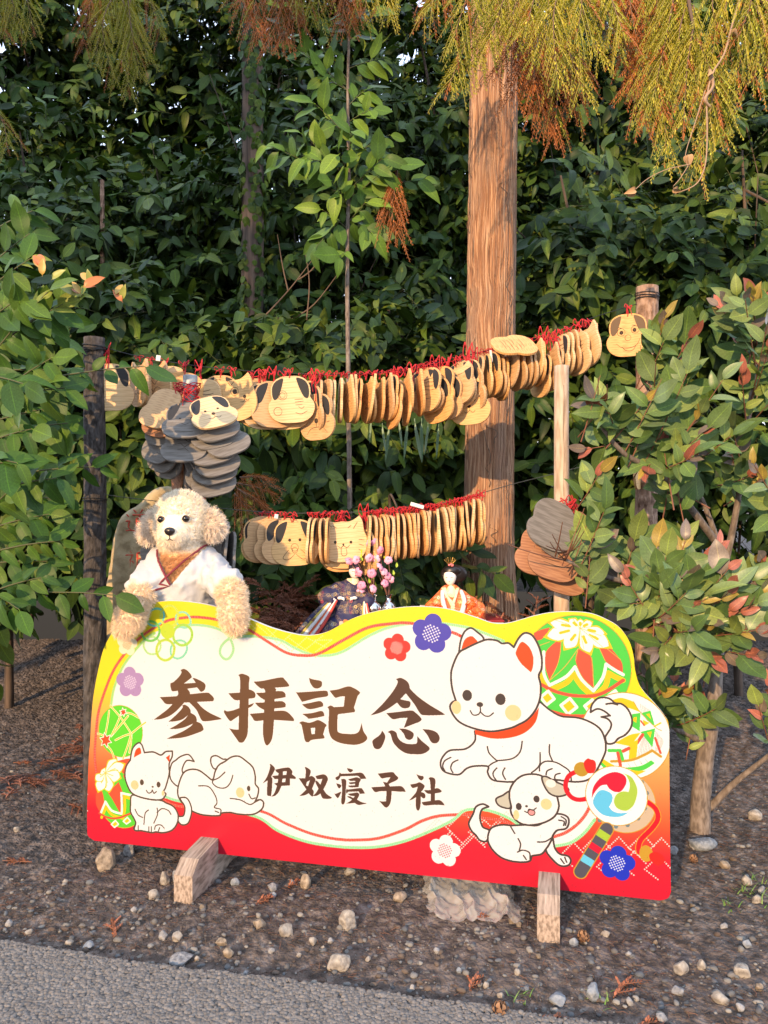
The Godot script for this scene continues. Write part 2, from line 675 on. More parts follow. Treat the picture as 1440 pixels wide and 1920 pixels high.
	M.leaf = StandardMaterial3D.new()
	M.leaf.albedo_texture = lt
	M.leaf.vertex_color_use_as_albedo = true
	M.leaf.roughness = 0.46
	M.leaf.metallic_specular = 0.3
	M.leaf.backlight_enabled = true
	M.leaf.backlight = Color(0.36, 0.42, 0.16)
	for pal in PALETTES:
		var l := []
		for c in PALETTES[pal]:
			var m: StandardMaterial3D = M.leaf.duplicate()
			m.vertex_color_use_as_albedo = false
			if pal == "photinia":
				m.roughness = 0.4
				m.metallic_specular = 0.5
			m.albedo_color = lin(c[0], c[1], c[2])
			l.append(m)
		M["leaf_" + pal] = l
	M.needles = StandardMaterial3D.new()
	M.needles.vertex_color_use_as_albedo = true
	M.needles.roughness = 0.6
	M.needles.backlight_enabled = true
	M.needles.backlight = Color(0.3, 0.32, 0.12)
	M.black_gloss = mat(0.006, 0.005, 0.006, 0.12)
	M.nose = mat(0.012, 0.008, 0.009, 0.3)

const PALETTES := {
	"hedge": [[0.052, 0.1, 0.016], [0.07, 0.13, 0.02], [0.1, 0.17, 0.025], [0.048, 0.1, 0.026], [0.15, 0.21, 0.03], [0.03, 0.06, 0.013]],
	"camellia": [[0.06, 0.145, 0.02], [0.08, 0.175, 0.024], [0.115, 0.21, 0.03], [0.055, 0.13, 0.026], [0.26, 0.32, 0.05], [0.04, 0.1, 0.016]],
	"photinia": [[0.15, 0.25, 0.075], [0.22, 0.32, 0.12], [0.125, 0.22, 0.06], [0.28, 0.37, 0.1], [0.5, 0.17, 0.12], [0.46, 0.34, 0.08], [0.24, 0.19, 0.16]],
	"young": [[0.1, 0.21, 0.03], [0.15, 0.28, 0.04], [0.22, 0.36, 0.05], [0.08, 0.17, 0.03]],
}

func bark_maps() -> void:  # stringy bark: long fibres parted by dark clefts
	var w := 512
	var h := 1024
	var n := FastNoiseLite.new()
	n.seed = 71
	n.frequency = 0.02
	n.fractal_octaves = 2
	var col := Image.create(w, h, false, Image.FORMAT_RGB8)
	var hi := Image.create(w, h, false, Image.FORMAT_RGB8)
	for y in h:
		for x in w:
			var a := TAU * x / w
			var wob := n.get_noise_2d(y * 0.5, 40.0 + sin(a) * 20.0) * 0.10
			var px := cos(a + wob) * 330.0
			var pz := sin(a + wob) * 330.0
			var f := n.get_noise_3d(px * 2.9, y * 0.5, pz * 2.9)
			var g := n.get_noise_3d(px * 7.0, y * 1.5, pz * 7.0 + 900.0)
			var strip := clampf(0.55 + f * 1.5 + g * 0.55, 0.0, 1.0)
			var patch := n.get_noise_3d(px * 0.12, y * 0.35, pz * 0.12 + 300.0)
			var c := Color(0.22, 0.105, 0.055).lerp(Color(0.33, 0.168, 0.088), smoothstep(0.1, 0.5, strip)).lerp(Color(0.43, 0.26, 0.155), smoothstep(0.6, 1.0, strip))
			c = c.lerp(Color(0.24, 0.17, 0.13), clampf(patch * 0.9, 0.0, 0.5))
			col.set_pixel(x, y, c.linear_to_srgb())
			hi.set_pixel(x, y, Color(strip, strip, strip))
	hi.bump_map_to_normal_map(4.0)
	M.bark = StandardMaterial3D.new()
	M.bark.albedo_texture = ImageTexture.create_from_image(col)
	M.bark.normal_enabled = true
	M.bark.normal_texture = ImageTexture.create_from_image(hi)
	M.bark.normal_scale = 0.8
	M.bark.roughness = 0.92

func leaf_texture() -> ImageTexture:
	var im := Image.create(64, 128, false, Image.FORMAT_RGB8)
	for y in 128:
		for x in 64:
			var u := absf(x - 31.5) / 31.5
			var vv := y / 127.0
			var mid := 1.0 - smoothstep(0.015, 0.06, u)
			var vein := 1.0 - smoothstep(0.0, 0.16, absf(fposmod(vv * 9.0 - u * 1.8, 1.0) - 0.5) * 1.0)
			var n := nz.get_noise_2d(x * 9, y * 5) * 0.1
			var k := 0.78 + n + vein * 0.09 * (1.0 - u) + mid * 0.3
			im.set_pixel(x, y, Color(k, k, k * (1.0 - 0.25 * mid)).clamp())
	return ImageTexture.create_from_image(im)

# ---------------------------------------------------------------- ground
func sheet(x0: float, x1: float, z0: float, z1: float, nx: int, nz_: int, side: int, mb: MB) -> void:
	var first := mb.v.size()
	for j in nz_ + 1:
		for i in nx + 1:
			var x := lerpf(x0, x1, float(i) / nx)
			var z := lerpf(z0, z1, float(j) / nz_)
			mb.v.append(Vector3(x, ground_y(x, z), z))
	for j in nz_:
		for i in nx:
			var a := first + j * (nx + 1) + i
			mb.quad(a, a + 1, a + nx + 2, a + nx + 1)

func ground() -> void:
	var mb := MB.new()
	sheet(-3.0, 3.0, -4.4, -1.15, 500, 270, 1, mb)
	tag(obj("soil", mb.mesh(), M.soil), "dark brown soil with gravel and dry needles around the sign", "", "", "structure")
	mb = MB.new()
	var ring := [[-200.0, 200.0, -300.0, -4.4], [-200.0, -3.0, -4.4, -1.15], [3.0, 200.0, -4.4, -1.15], [-200.0, 200.0, -1.15, 200.0]]
	for r in ring:
		var a := mb.v.size()
		var nx := 24
		var nzz := 24
		for j in nzz + 1:
			for i in nx + 1:
				var x := lerpf(r[0], r[1], float(i) / nx)
				var z := lerpf(r[2], r[3], float(j) / nzz)
				mb.v.append(Vector3(x, ground_y(x, z) - 0.012, z))
		for j in nzz:
			for i in nx:
				var k := a + j * (nx + 1) + i
				mb.quad(k, k + 1, k + nx + 2, k + nx + 1)
	for i in range(0, mb.ix.size(), 3):
		var n := (mb.v[mb.ix[i + 2]] - mb.v[mb.ix[i]]).cross(mb.v[mb.ix[i + 1]] - mb.v[mb.ix[i]])
		if n.y < 0:
			var t := mb.ix[i + 1]
			mb.ix[i + 1] = mb.ix[i + 2]
			mb.ix[i + 2] = t
	tag(obj("ground", mb.mesh(), M.soil), "dark earth around", "", "", "structure")
	# the road: its edge runs along the board
	mb = MB.new()
	var dir := Vector3(0.9766, 0, 0.2151)
	var across := Vector3(0.2151, 0, -0.9766)
	var n := 900
	var rows := [[-6.0, 0.012], [-1.2, 0.016], [-0.05, 0.016], [0.0, 0.012], [0.012, -0.004]]
	for r in rows:
		for i in n + 1:
			var s := lerpf(-9.0, 9.0, float(i) / n)
			var p := Vector3(0, -0.03, -1.496) + dir * s
			var wob := nz.get_noise_2d(s * 160, 50) * 0.014 + nz2.get_noise_2d(s * 700, 9) * 0.006 if r[0] > -1.0 else 0.0
			p += across * (r[0] + wob)
			mb.v.append(Vector3(p.x, r[1] - 0.03, p.z))
	for j in rows.size() - 1:
		for i in n:
			var a := j * (n + 1) + i
			mb.quad(a, a + 1, a + n + 2, a + n + 1)
	var road := obj("road", mb.mesh(), M.asphalt)
	tag(road, "grey coarse asphalt road along the soil strip", "", "", "structure")
	var blob := MB.new()
	blob.ball(Vector3.ZERO, Vector3.ONE, 8)
	for i in blob.v.size():
		var q := blob.v[i]
		blob.v[i] = q * (1.0 + 0.22 * nz.get_noise_3d(q.x * 60, q.y * 60, q.z * 60))
	var pebble := blob.mesh()
	var where := []
	var tint := []
	while where.size() < 28000:
		var s := rnd(-1.35, 1.0)
		var c := rnd(-0.62, 0.006)
		var p := Vector3(0, -0.03, -1.496) + dir * s + across * (c + nz.get_noise_2d(s * 160, 50) * 0.014)
		if absf(p.x) > -p.z * 0.56 + 0.06 or p.z > -1.2:
			continue
		var r := rnd(0.0032, 0.0058)
		var b := Basis(rv().normalized(), rnd(0, TAU)).scaled(Vector3(rnd(0.8, 1.35), rnd(0.6, 0.9), rnd(0.8, 1.25)) * r)
		where.append(Transform3D(b, Vector3(p.x, -0.0145 + r * rnd(-0.45, -0.05), p.z)))
		var g := rnd(0.095, 0.175)
		tint.append(Color(g * 1.1, g, g * 0.91))
	many("aggregate", pebble, M.grit, where, tint, road)
	# gravel lying on the soil: clear of the road, thinning out towards the back
	where = []
	tint = []
	var kinds := [[0.17, 0.155, 0.14], [0.11, 0.108, 0.11], [0.2, 0.19, 0.175], [0.13, 0.095, 0.07], [0.14, 0.148, 0.155], [0.1, 0.07, 0.052], [0.25, 0.23, 0.2]]
	while where.size() < 7500:
		var z := -rnd(1.36, 3.4) if rng.randf() < 0.72 else -rnd(1.36, 2.05)
		var x := rnd(-1, 1) * (-z * 0.52 + 0.05)
		var off := road_side(x, z)
		if off < 0.0:
			continue
		var keep := 1.0 if off < 0.3 else 0.55
		keep *= 0.4 + 0.9 * clampf(nz.get_noise_2d(x * 60 + 300, z * 60) * 1.5 + 0.6, 0.0, 1.0)
		if x < -0.25 and off > 0.3:
			keep *= 0.35
		if x > 0.5:
			keep *= 1.4
		if rng.randf() > keep:
			continue
		var r := 0.001 + 0.0075 * pow(rng.randf(), 4.6)
		var b := Basis(Vector3.UP, rnd(0, TAU)) * Basis(Vector3.RIGHT, rnd(-0.4, 0.4))
		b = b.scaled_local(Vector3(rnd(0.8, 1.5), rnd(0.5, 0.9), rnd(0.8, 1.2)) * r)
		where.append(Transform3D(b, Vector3(x, ground_y(x, z) + r * rnd(-0.25, 0.25), z)))
		var c: Array = kinds[rng.randi() % kinds.size()]
		var k := rnd(0.7, 1.2)
		k *= 0.8
		tint.append(Color(c[0] * k, c[1] * k, c[2] * k))
	tag(many("gravel", pebble, M.grit, where, tint), "small grey and brown gravel strewn over the soil")
	# dry needles and crumbs
	var crumb := MB.new()
	crumb.tube(PackedVector3Array([Vector3(-0.5, 0, 0), Vector3(-0.15, 0.06, 0.05), Vector3(0.2, 0.05, -0.04), Vector3(0.5, 0, 0.06)]), 0.045, 0.02, 4)
	where = []
	tint = []
	while where.size() < 14000:
		var z := -rnd(1.4, 3.3)
		var x := rnd(-1, 1) * (-z * 0.52 + 0.05)
		if road_side(x, z) < 0.005 or nz.get_noise_2d(x * 70, z * 70 + 200) < rnd(-0.5, 0.35):
			continue
		var l := rnd(0.006, 0.024)
		var b := Basis(Vector3.UP, rnd(0, TAU)) * Basis(Vector3.BACK, rnd(-0.3, 0.3))
		where.append(Transform3D(b.scaled_local(Vector3.ONE * l), Vector3(x, ground_y(x, z) + 0.0022, z)))
		var k := rnd(0.5, 1.25)
		tint.append(Color(0.14 * k, 0.068 * k, 0.042 * k) if rng.randf() < 0.45 else Color(0.07 * k, 0.05 * k, 0.036 * k))
	tag(many("needle_litter", crumb.mesh(), M.grit, where, tint), "reddish dry cedar needles scattered on the soil")

# ---------------------------------------------------------------- the printed sign
func sign_board() -> void:
	var t := thing("sign_board", "wavy-topped yellow and red printed sign panel with kanji and cartoon puppies on two wooden feet", "sign", Vector3(0, 0, -1.92))
	t.rotation.y = -deg_to_rad(13.0)
	var d := read(BOARD.split(" "), 0)
	var o: PackedVector2Array = smooth(d[0], d[1], true, 5)
	var pl := PackedVector2Array()
	for p in o:
		pl.append(Vector2(p.x / 1365.333 - 0.82733, 0.70 - p.y / 1365.333))
	var im := print_board()
	var m := StandardMaterial3D.new()
	m.albedo_texture = ImageTexture.create_from_image(im)
	m.roughness = 0.33
	m.albedo_color = lin(0.53, 0.55, 0.585)
	m.metallic_specular = 0.4
	var idx := Geometry2D.triangulate_polygon(pl)
	var face := MB.new()
	for p in pl:
		face.add(Vector3(p.x, p.y, 0.0))
		face.uv.append(Vector2((p.x + 0.82733) / 1.5, (0.70 - p.y) / 0.6797))
	for i in range(0, idx.size(), 3):
		var a := pl[idx[i]]
		if (pl[idx[i + 1]] - a).cross(pl[idx[i + 2]] - a) > 0.0:
			face.tri(idx[i], idx[i + 1], idx[i + 2])
		else:
			face.tri(idx[i], idx[i + 2], idx[i + 1])
	obj("printed_face", face.mesh(), m, t)
	var body := MB.new()
	var n := pl.size()
	for z in [-0.0004, -0.012]:
		for p in pl:
			body.add(Vector3(p.x, p.y, z))
	for i in n:
		var j := (i + 1) % n
		body.quad(i, j, n + j, n + i)
	var cw := Geometry2D.is_polygon_clockwise(pl)
	if cw:
		for i in range(0, body.ix.size(), 3):
			var q := body.ix[i + 1]
			body.ix[i + 1] = body.ix[i + 2]
			body.ix[i + 2] = q
	for i in range(0, idx.size(), 3):
		var a := pl[idx[i]]
		var k := n
		if (pl[idx[i + 1]] - a).cross(pl[idx[i + 2]] - a) > 0.0:
			body.tri(k + idx[i], k + idx[i + 2], k + idx[i + 1])
		else:
			body.tri(k + idx[i], k + idx[i + 1], k + idx[i + 2])
	obj("panel", body.mesh(true), mat(0.72, 0.7, 0.66, 0.6), t)
	# feet: short lengths of square timber laid front to back with a sloping nose
	for s in [[-0.4687, 0.145], [0.4015, 0.132]]:
		var f := MB.new()
		var w := 0.0245
		var front: float = s[1]
		var prof := [Vector2(-0.15, -0.034), Vector2(front, -0.034), Vector2(front, 0.034), Vector2(front - 0.035, 0.062), Vector2(0.0, 0.068), Vector2(-0.15, 0.068)]
		for x in [-w, w]:
			for p in prof:
				f.add(Vector3(x, p.y, p.x))
		var c := Vector3(0, 0.02, 0.0)
		for i in 6:
			var j := (i + 1) % 6
			f.out_tri(i, j, 6 + j, c)
			f.out_tri(i, 6 + j, 6 + i, c)
		for k in [0, 6]:
			for i in range(1, 5):
				f.out_tri(k, k + i, k + i + 1, c)
		obj("foot", f.mesh(true), M.lumber, t, Transform3D(Basis(), Vector3(s[0], 0.0, 0)))
		obj("brace", box_mesh(Vector3(0.045, 0.42, 0.03), 0.003), M.lumber, t, Transform3D(Basis(), Vector3(s[0], 0.32, -0.0305)))

func box_mesh(s: Vector3, b: float) -> ArrayMesh:
	var mb := MB.new()
	mb.chamfer_box(Vector3.ZERO, s, b)
	return mb.mesh(true)

# ---------------------------------------------------------------- posts, poles and wires
func log_mesh(h: float, r0: float, r1: float, groove: float, seed_: float, sides := 28, rows := 60) -> ArrayMesh:
	var mb := MB.new()
	for j in rows + 1:
		var y := h * j / rows
		var r := lerpf(r0, r1, float(j) / rows)
		for k in sides:
			var a := TAU * k / sides
			var g := nz.get_noise_3d(cos(a) * 130 + seed_, y * 60, sin(a) * 130) * groove + nz2.get_noise_3d(cos(a) * 300, y * 240 + seed_, sin(a) * 300) * groove * 0.6
			var rr := r * (1.0 + g)
			mb.add(Vector3(cos(a) * rr + nz.get_noise_1d(y * 20 + seed_) * r * 0.12, y, -sin(a) * rr))
	for j in rows:
		for k in sides:
			var k2 := (k + 1) % sides
			var b := j * sides
			mb.quad(b + k, b + k2, b + sides + k2, b + sides + k)
	var top := mb.add(mb.v[rows * sides].lerp(mb.v[rows * sides + sides / 2], 0.5) + Vector3(0, 0.002, 0))
	for k in sides:
		mb.tri(top, rows * sides + k, rows * sides + (k + 1) % sides)
	return mb.mesh()

func wrap_mesh(r: float, turns: int) -> ArrayMesh:
	var mb := MB.new()
	for t in turns:
		var p := PackedVector3Array()
		var tilt := rnd(-0.12, 0.12)
		for k in 29:
			var a := TAU * k / 28.0
			p.append(Vector3(cos(a) * r, t * 0.006 + cos(a + t) * r * tilt * 1.5, sin(a) * r))
		mb.tube(p, 0.0016, 0.0016, 5)
	return mb.mesh()

func posts_and_wires() -> void:
	var g := func(p: Vector3) -> Vector3: return Vector3(p.x, ground_y(p.x, p.z) - 0.05, p.z)
	var top := Vector3(-0.907, 1.471, -2.450)
	var base := Vector3(-0.916, 0.346, -2.450)
	base = g.call(Vector3(base.x, 0, base.z))
	var t := thing("fence_post", "dark weathered round timber post left of the stone slab, behind the leafy branch", "post", base)
	var h := top.y - base.y
	obj("shaft", log_mesh(h, 0.034, 0.032, 0.13, 3.0), M.post_dark, t)
	obj("wire_wrap", wrap_mesh(0.0365, 4), M.wire, t, Transform3D(Basis(), Vector3(0, h - 0.045, 0)))
	obj("wire_wrap", wrap_mesh(0.0365, 2), M.wire, t, Transform3D(Basis(), Vector3(0, h - 0.515, 0)))
	top = Vector3(0.935, 1.720, -2.750)
	base = g.call(top)
	t = thing("fence_post", "brown bark-covered round timber post behind the red-tipped shrub", "post", base)
	h = top.y - base.y
	obj("shaft", log_mesh(h, 0.039, 0.037, 0.1, 23.0), M.post_brown, t)
	obj("wire_wrap", wrap_mesh(0.0415, 4), M.wire, t, Transform3D(Basis(), Vector3(0, h - 0.045, 0)))
	obj("wire_wrap", wrap_mesh(0.0425, 3), M.wire, t, Transform3D(Basis(), Vector3(0, h - 0.555, 0)))
	top = Vector3(-0.591, 1.333, -2.360)
	base = g.call(top)
	t = thing("pole", "thin grey weathered pole hung with dark plaques behind the dog", "pole", base)
	obj("shaft", log_mesh(top.y - base.y, 0.021, 0.0205, 0.04, 43.0, 20, 40), M.post_grey, t)
	var mb := MB.new()
	mb.lathe(PackedVector2Array([Vector2(0.0216, 0), Vector2(0.0222, 0.001), Vector2(0.0222, 0.029), Vector2(0.021, 0.031), Vector2(0, 0.031)]), 20)
	obj("cap", mb.mesh(), mat(0.3, 0.32, 0.33, 0.55, 0.4), t, Transform3D(Basis(), Vector3(0, top.y - base.y - 0.028, 0)))
	top = Vector3(0.533, 1.358, -2.320)
	base = g.call(top)
	t = thing("pole", "smooth pale round pole in front of the plaque row on the right", "pole", base)
	var hh := top.y - base.y
	obj("shaft", log_mesh(hh, 0.0245, 0.0215, 0.02, 63.0, 24, 50), M.post_pale, t)
	mb = MB.new()
	var p := PackedVector3Array()
	for k in 12:
		p.append(Vector3(0.001 + sin(k * 1.1) * 0.0007, hh - 0.06 - k * 0.03, 0.0228))
	mb.tube(p, 0.0006, 0.0004, 4)
	obj("crack", mb.mesh(), M.ink, t)
	for w in [["upper", WIRE_UP, "thin dark wire sagging under the upper row of plaques", M.wire], ["lower", WIRE_LOW, "thin dark wire carrying the lower row of plaques", M.wire_pale]]:
		mb = MB.new()
		mb.tube(smooth3(w[1], 8), 0.0014, 0.0014, 5)
		tag(obj("wire", mb.mesh(), w[3]), w[2], "wire")

var WIRE_UP := PackedVector3Array([Vector3(-0.902, 1.447, -2.450), Vector3(-0.780, 1.415, -2.460), Vector3(-0.547, 1.382, -2.480), Vector3(-0.242, 1.367, -2.510), Vector3(0.000, 1.381, -2.550), Vector3(0.232, 1.434, -2.590), Vector3(0.417, 1.486, -2.630), Vector3(0.610, 1.548, -2.680), Vector3(0.729, 1.600, -2.710), Vector3(0.910, 1.663, -2.750)])
var WIRE_LOW := PackedVector3Array([Vector3(-0.912, 0.979, -2.450), Vector3(-0.746, 0.957, -2.460), Vector3(-0.393, 0.920, -2.480), Vector3(-0.207, 0.917, -2.500), Vector3(-0.035, 0.923, -2.520), Vector3(0.177, 0.946, -2.560), Vector3(0.332, 0.985, -2.600), Vector3(0.435, 1.014, -2.630), Vector3(0.670, 1.073, -2.700), Vector3(0.910, 1.136, -2.750)])

func on_wire(w: PackedVector3Array, x: float) -> Vector3:
	for i in w.size() - 1:
		if x <= w[i + 1].x or i == w.size() - 2:
			return w[i].lerp(w[i + 1], clampf((x - w[i].x) / (w[i + 1].x - w[i].x), 0, 1))
	return w[0]

# ---------------------------------------------------------------- stone
func slab_outline() -> PackedVector2Array:
	var p := PackedVector2Array([Vector2(-0.155, -0.15), Vector2(-0.165, 0.1), Vector2(-0.148, 0.22), Vector2(-0.13, 0.34), Vector2(-0.105, 0.42), Vector2(-0.05, 0.46), Vector2(0.0, 0.51), Vector2(0.06, 0.52), Vector2(0.12, 0.46), Vector2(0.15, 0.36), Vector2(0.165, 0.2), Vector2(0.17, 0.02), Vector2(0.165, -0.15)])
	var c := PackedByteArray()
	c.resize(p.size())
	return smooth(p, c, true, 5)

func stone_slab() -> void:
	var at := Vector3(-0.777, 0.486, -2.620)
	var t := thing("stone_slab", "upright olive-brown stone slab carved with red characters behind the dog", "stone monument", Vector3(at.x, at.y, at.z))
	t.rotation.y = 0.1
	var o := slab_outline()
	var mb := MB.new()
	var layers := [[0.82, -0.06], [0.97, -0.045], [1.0, -0.02], [1.0, 0.012], [0.965, 0.032], [0.9, 0.042], [0.6, 0.046], [0.3, 0.046]]
	var n := o.size()
	var mid := Vector2(0, 0.17)
	for l in layers:
		for p in o:
			var q: Vector2 = mid + (p - mid) * l[0]
			var z: float = l[1] + nz.get_noise_2d(q.x * 260, q.y * 260) * 0.008 + nz2.get_noise_2d(q.x * 900, q.y * 900) * 0.0025
			q += Vector2(nz.get_noise_2d(q.x * 500, q.y * 500), nz.get_noise_2d(q.y * 500, q.x * 500)) * 0.006
			mb.add(Vector3(q.x, q.y, z))
	var cw := Geometry2D.is_polygon_clockwise(o)
	for j in layers.size() - 1:
		for i in n:
			var i2 := (i + 1) % n
			if not cw:
				mb.quad(j * n + i, j * n + i2, (j + 1) * n + i2, (j + 1) * n + i)
			else:
				mb.quad(j * n + i2, j * n + i, (j + 1) * n + i, (j + 1) * n + i2)
	var c := mb.add(Vector3(mid.x, mid.y, 0.046))
	for i in n:
		mb.out_tri((layers.size() - 1) * n + i, (layers.size() - 1) * n + (i + 1) % n, c, Vector3(0, 0.2, 0))
	obj("slab", mb.mesh(), M.slab, t)
	# the three cut characters, their paint worn
	var ink := mat(0.5, 0.07, 0.04, 0.8)
	var chars := [
		["-8,40 -4,36", "4,40 1,36", "-9,33 10,34", "1,33 -1,29", "-4,29 -4,16 7,16 7,29 -4,29", "-4,25 7,25", "-4,20 7,20", "-17,34 -14,31", "-18,25 -13,26 -15,18 -12,15", "-18,13 -12,14 0,11 13,11"],
		["-13,40 -10,36", "-18,33 -8,34 -13,26 -18,20", "-12,28 -12,8", "-10,26 -7,23", "-3,36 -3,12", "-3,36 8,37 8,12", "-3,29 8,29", "-3,21 8,21", "-8,11 14,12"],
		["-13,40 -10,36", "-18,33 -8,34 -13,26 -18,20", "-12,28 -12,8", "-10,26 -7,23", "-4,34 -4,17", "-4,34 9,35 9,18", "-4,26 9,26", "-4,18 9,18", "2,41 2,5"]]
	for k in 3:
		var st := MB.new()
		for s in chars[k]:
			var d := read(s.split(" "), 0)
			var p := PackedVector3Array()
			var w2: PackedVector2Array = d[0]
			for i in w2.size() - 1:
				for e in 4:
					var q := w2[i].lerp(w2[i + 1], e / 4.0)
					p.append(char_at(q, k))
			p.append(char_at(w2[w2.size() - 1], k))
			st.tube(p, 0.0030, 0.0021, 5, 0.4, k)
		obj("carved_character", st.mesh(), ink, t)
	var b := thing("stone", "low squared base stone at the foot of the carved slab", "stone", Vector3(-0.859, 0.513, -2.500))
	b.position.y -= 0.06
	obj("block", rock_mesh(91, Vector3(0.07, 0.09, 0.06)), M.slab, b)

func char_at(q: Vector2, k: int) -> Vector3:
	var x := q.x * 0.0025 - 0.04
	var y := 0.395 - k * 0.134 + (q.y - 22) * 0.0026
	return Vector3(x, y, 0.0440 + nz.get_noise_2d(x * 260, y * 260) * 0.006)

func rock_mesh(seed_: int, r: Vector3, facets := true) -> ArrayMesh:
	var g := RandomNumberGenerator.new()
	g.seed = seed_
	var mb := MB.new()
	mb.ball(Vector3.ZERO, Vector3.ONE, 18)
	var planes := []
	for i in (13 if facets else 7):
		planes.append([Vector3(g.randf_range(-1, 1), g.randf_range(-0.7, 1), g.randf_range(-1, 1)).normalized(), g.randf_range(0.55, 0.84)])
	for i in mb.v.size():
		var p := mb.v[i]
		for pl in planes:
			var d: float = p.dot(pl[0]) - pl[1]
			if d > 0:
				p -= pl[0] * d * 0.94
		p *= 1.0 + 0.10 * nz.get_noise_3d(p.x * 60 + seed_ * 7, p.y * 60, p.z * 60) + 0.03 * nz2.get_noise_3d(p.x * 220 + seed_, p.y * 220, p.z * 220)
		mb.v[i] = p * r
	return mb.mesh()

# ---------------------------------------------------------------- leaves
var LEAF := {}

func leaf_mesh(width: float, fold: float, curl: float) -> ArrayMesh:
	var key := "%s,%s,%s" % [width, fold, curl]
	if LEAF.has(key):
		return LEAF[key]
	var mb := MB.new()
	var rows := 7
	for j in rows + 1:
		var t := float(j) / rows
		var w := width * 0.5 * pow(sin(PI * pow(t, 0.82)), 0.75) if j > 0 and j < rows else 0.0
		if t > 0.8:
			w *= 1.0 - (t - 0.8) * 1.2
		var z := -curl * t * t + 0.02 * sin(t * 9.0)
		for s in [-1.0, 0.0, 1.0]:
			mb.add(Vector3(s * w, 0.06 + t * (1.0 - 0.25 * curl * t), z + absf(s) * w * fold))
			mb.uv.append(Vector2(0.5 + s * 0.49, t))
	for j in rows:
		var a := j * 3
		mb.quad(a, a + 1, a + 4, a + 3)
		mb.quad(a + 1, a + 2, a + 5, a + 4)
	mb.tube(PackedVector3Array([Vector3(0, -0.02, 0.0), Vector3(0, 0.07, 0.0)]), 0.014, 0.012, 4)
	while mb.uv.size() < mb.v.size():
		mb.uv.append(Vector2(0.5, 0.1))
	LEAF[key] = mb.mesh()
	return LEAF[key]

# a leafy shoot: leaves in two loose ranks along a bending twig
func shoot(out: Array, tw: MB, p0: Vector3, dir: Vector3, length: float, n: int, ll: float, face: Vector3, droop: float, r := 0.0016, hang := 0.25, tones := 4, tip_tones := []) -> void:
	var pts := PackedVector3Array()
	var d := dir.normalized()
	for i in 5:
		var t := i / 4.0
		pts.append(p0 + d * length * t + Vector3.DOWN * droop * length * t * t)
	if tw != null:
		tw.tube(pts, r, r * 0.45, 4)
	for i in n:
		var t := 0.22 + 0.78 * float(i) / maxi(1, n - 1)
		var k := t * 4.0
		var i0 := mini(3, int(k))
		var p := pts[i0].lerp(pts[i0 + 1], k - i0)
		var ax := (pts[i0 + 1] - pts[i0]).normalized()
		var side := ax.cross(face).normalized() * (1.0 if i % 2 == 0 else -1.0)
		side = side.rotated(ax, rnd(-0.7, 0.7))
		var ld := ax * rnd(0.4, 0.9) + side * (rnd(0.6, 1.0) if i < n - 1 else 0.1) + Vector3.DOWN * hang + rv() * 0.18
		var nrm := face * 0.85 + Vector3.UP * 0.22 + rv() * 0.5
		var s := ll * rnd(0.62, 1.2) * (0.82 if t < 0.35 else 1.0)
		var tone := 0
		if not tip_tones.is_empty() and i >= n - 3 and rng.randf() < 0.75:
			tone = tip_tones[rng.randi() % tip_tones.size()]
			s *= rnd(0.5, 0.8)
			ld = ax * 1.4 + side * 0.35
		else:
			tone = rng.randi() % tones
		var b := basis_of(ld, nrm)
		b = Basis(b.x * s * rnd(0.88, 1.12), b.y * s, b.z * s)
		out.append([Transform3D(b, p), tone])

func in_frame(p: Vector3, slack := 1.0) -> bool:
	return absf(p.x) < -p.z * 0.505 * slack and absf(p.y - 0.92) < -p.z * 0.67 * slack

# leaves: the ones that show largest become parts, the rest one mass of foliage
func dress(t: Node3D, leaves: Array, pal: String, meshes: Array, parts: int) -> void:
	var near := []
	var rest := []
	for l in leaves:
		if parts > 0 and in_frame(l[0].origin):
			near.append(l)
		else:
			rest.append(l)
	near.sort_custom(func(a, b): return a[0].origin.z > b[0].origin.z)
	while near.size() > parts:
		rest.append(near.pop_back())
	var mats: Array = M["leaf_" + pal]
	for l in near:
		var tr: Transform3D = l[0]
		tr.origin -= t.position
		obj("leaf", meshes[rng.randi() % meshes.size()], mats[l[1]], t, tr)
	if rest.is_empty():
		return
	for k in meshes.size():
		var where := []
		var tint := []
		for i in range(k, rest.size(), meshes.size()):
			var tr: Transform3D = rest[i][0]
			tr.origin -= t.position
			where.append(tr)
			var c: Array = PALETTES[pal][rest[i][1]]
			var f := rnd(0.75, 1.25)
			tint.append(Color(c[0] * f, c[1] * f, c[2] * f))
		if where.size():
			many("foliage" if k == 0 else "foliage_%03d" % k, meshes[k], M.leaf, where, tint, t)

func leaf_set(w: float, fold: float, curl: float) -> Array:  # flat, ordinary and strongly curled leaves
	return [leaf_mesh(w, fold, curl), leaf_mesh(w * 0.86, fold * 1.6, curl + 0.35), leaf_mesh(w * 1.14, fold * 0.4, curl - 0.28)]

func local(mb: MB, o: Vector3) -> MB:
	for i in mb.v.size():
		mb.v[i] -= o
	return mb

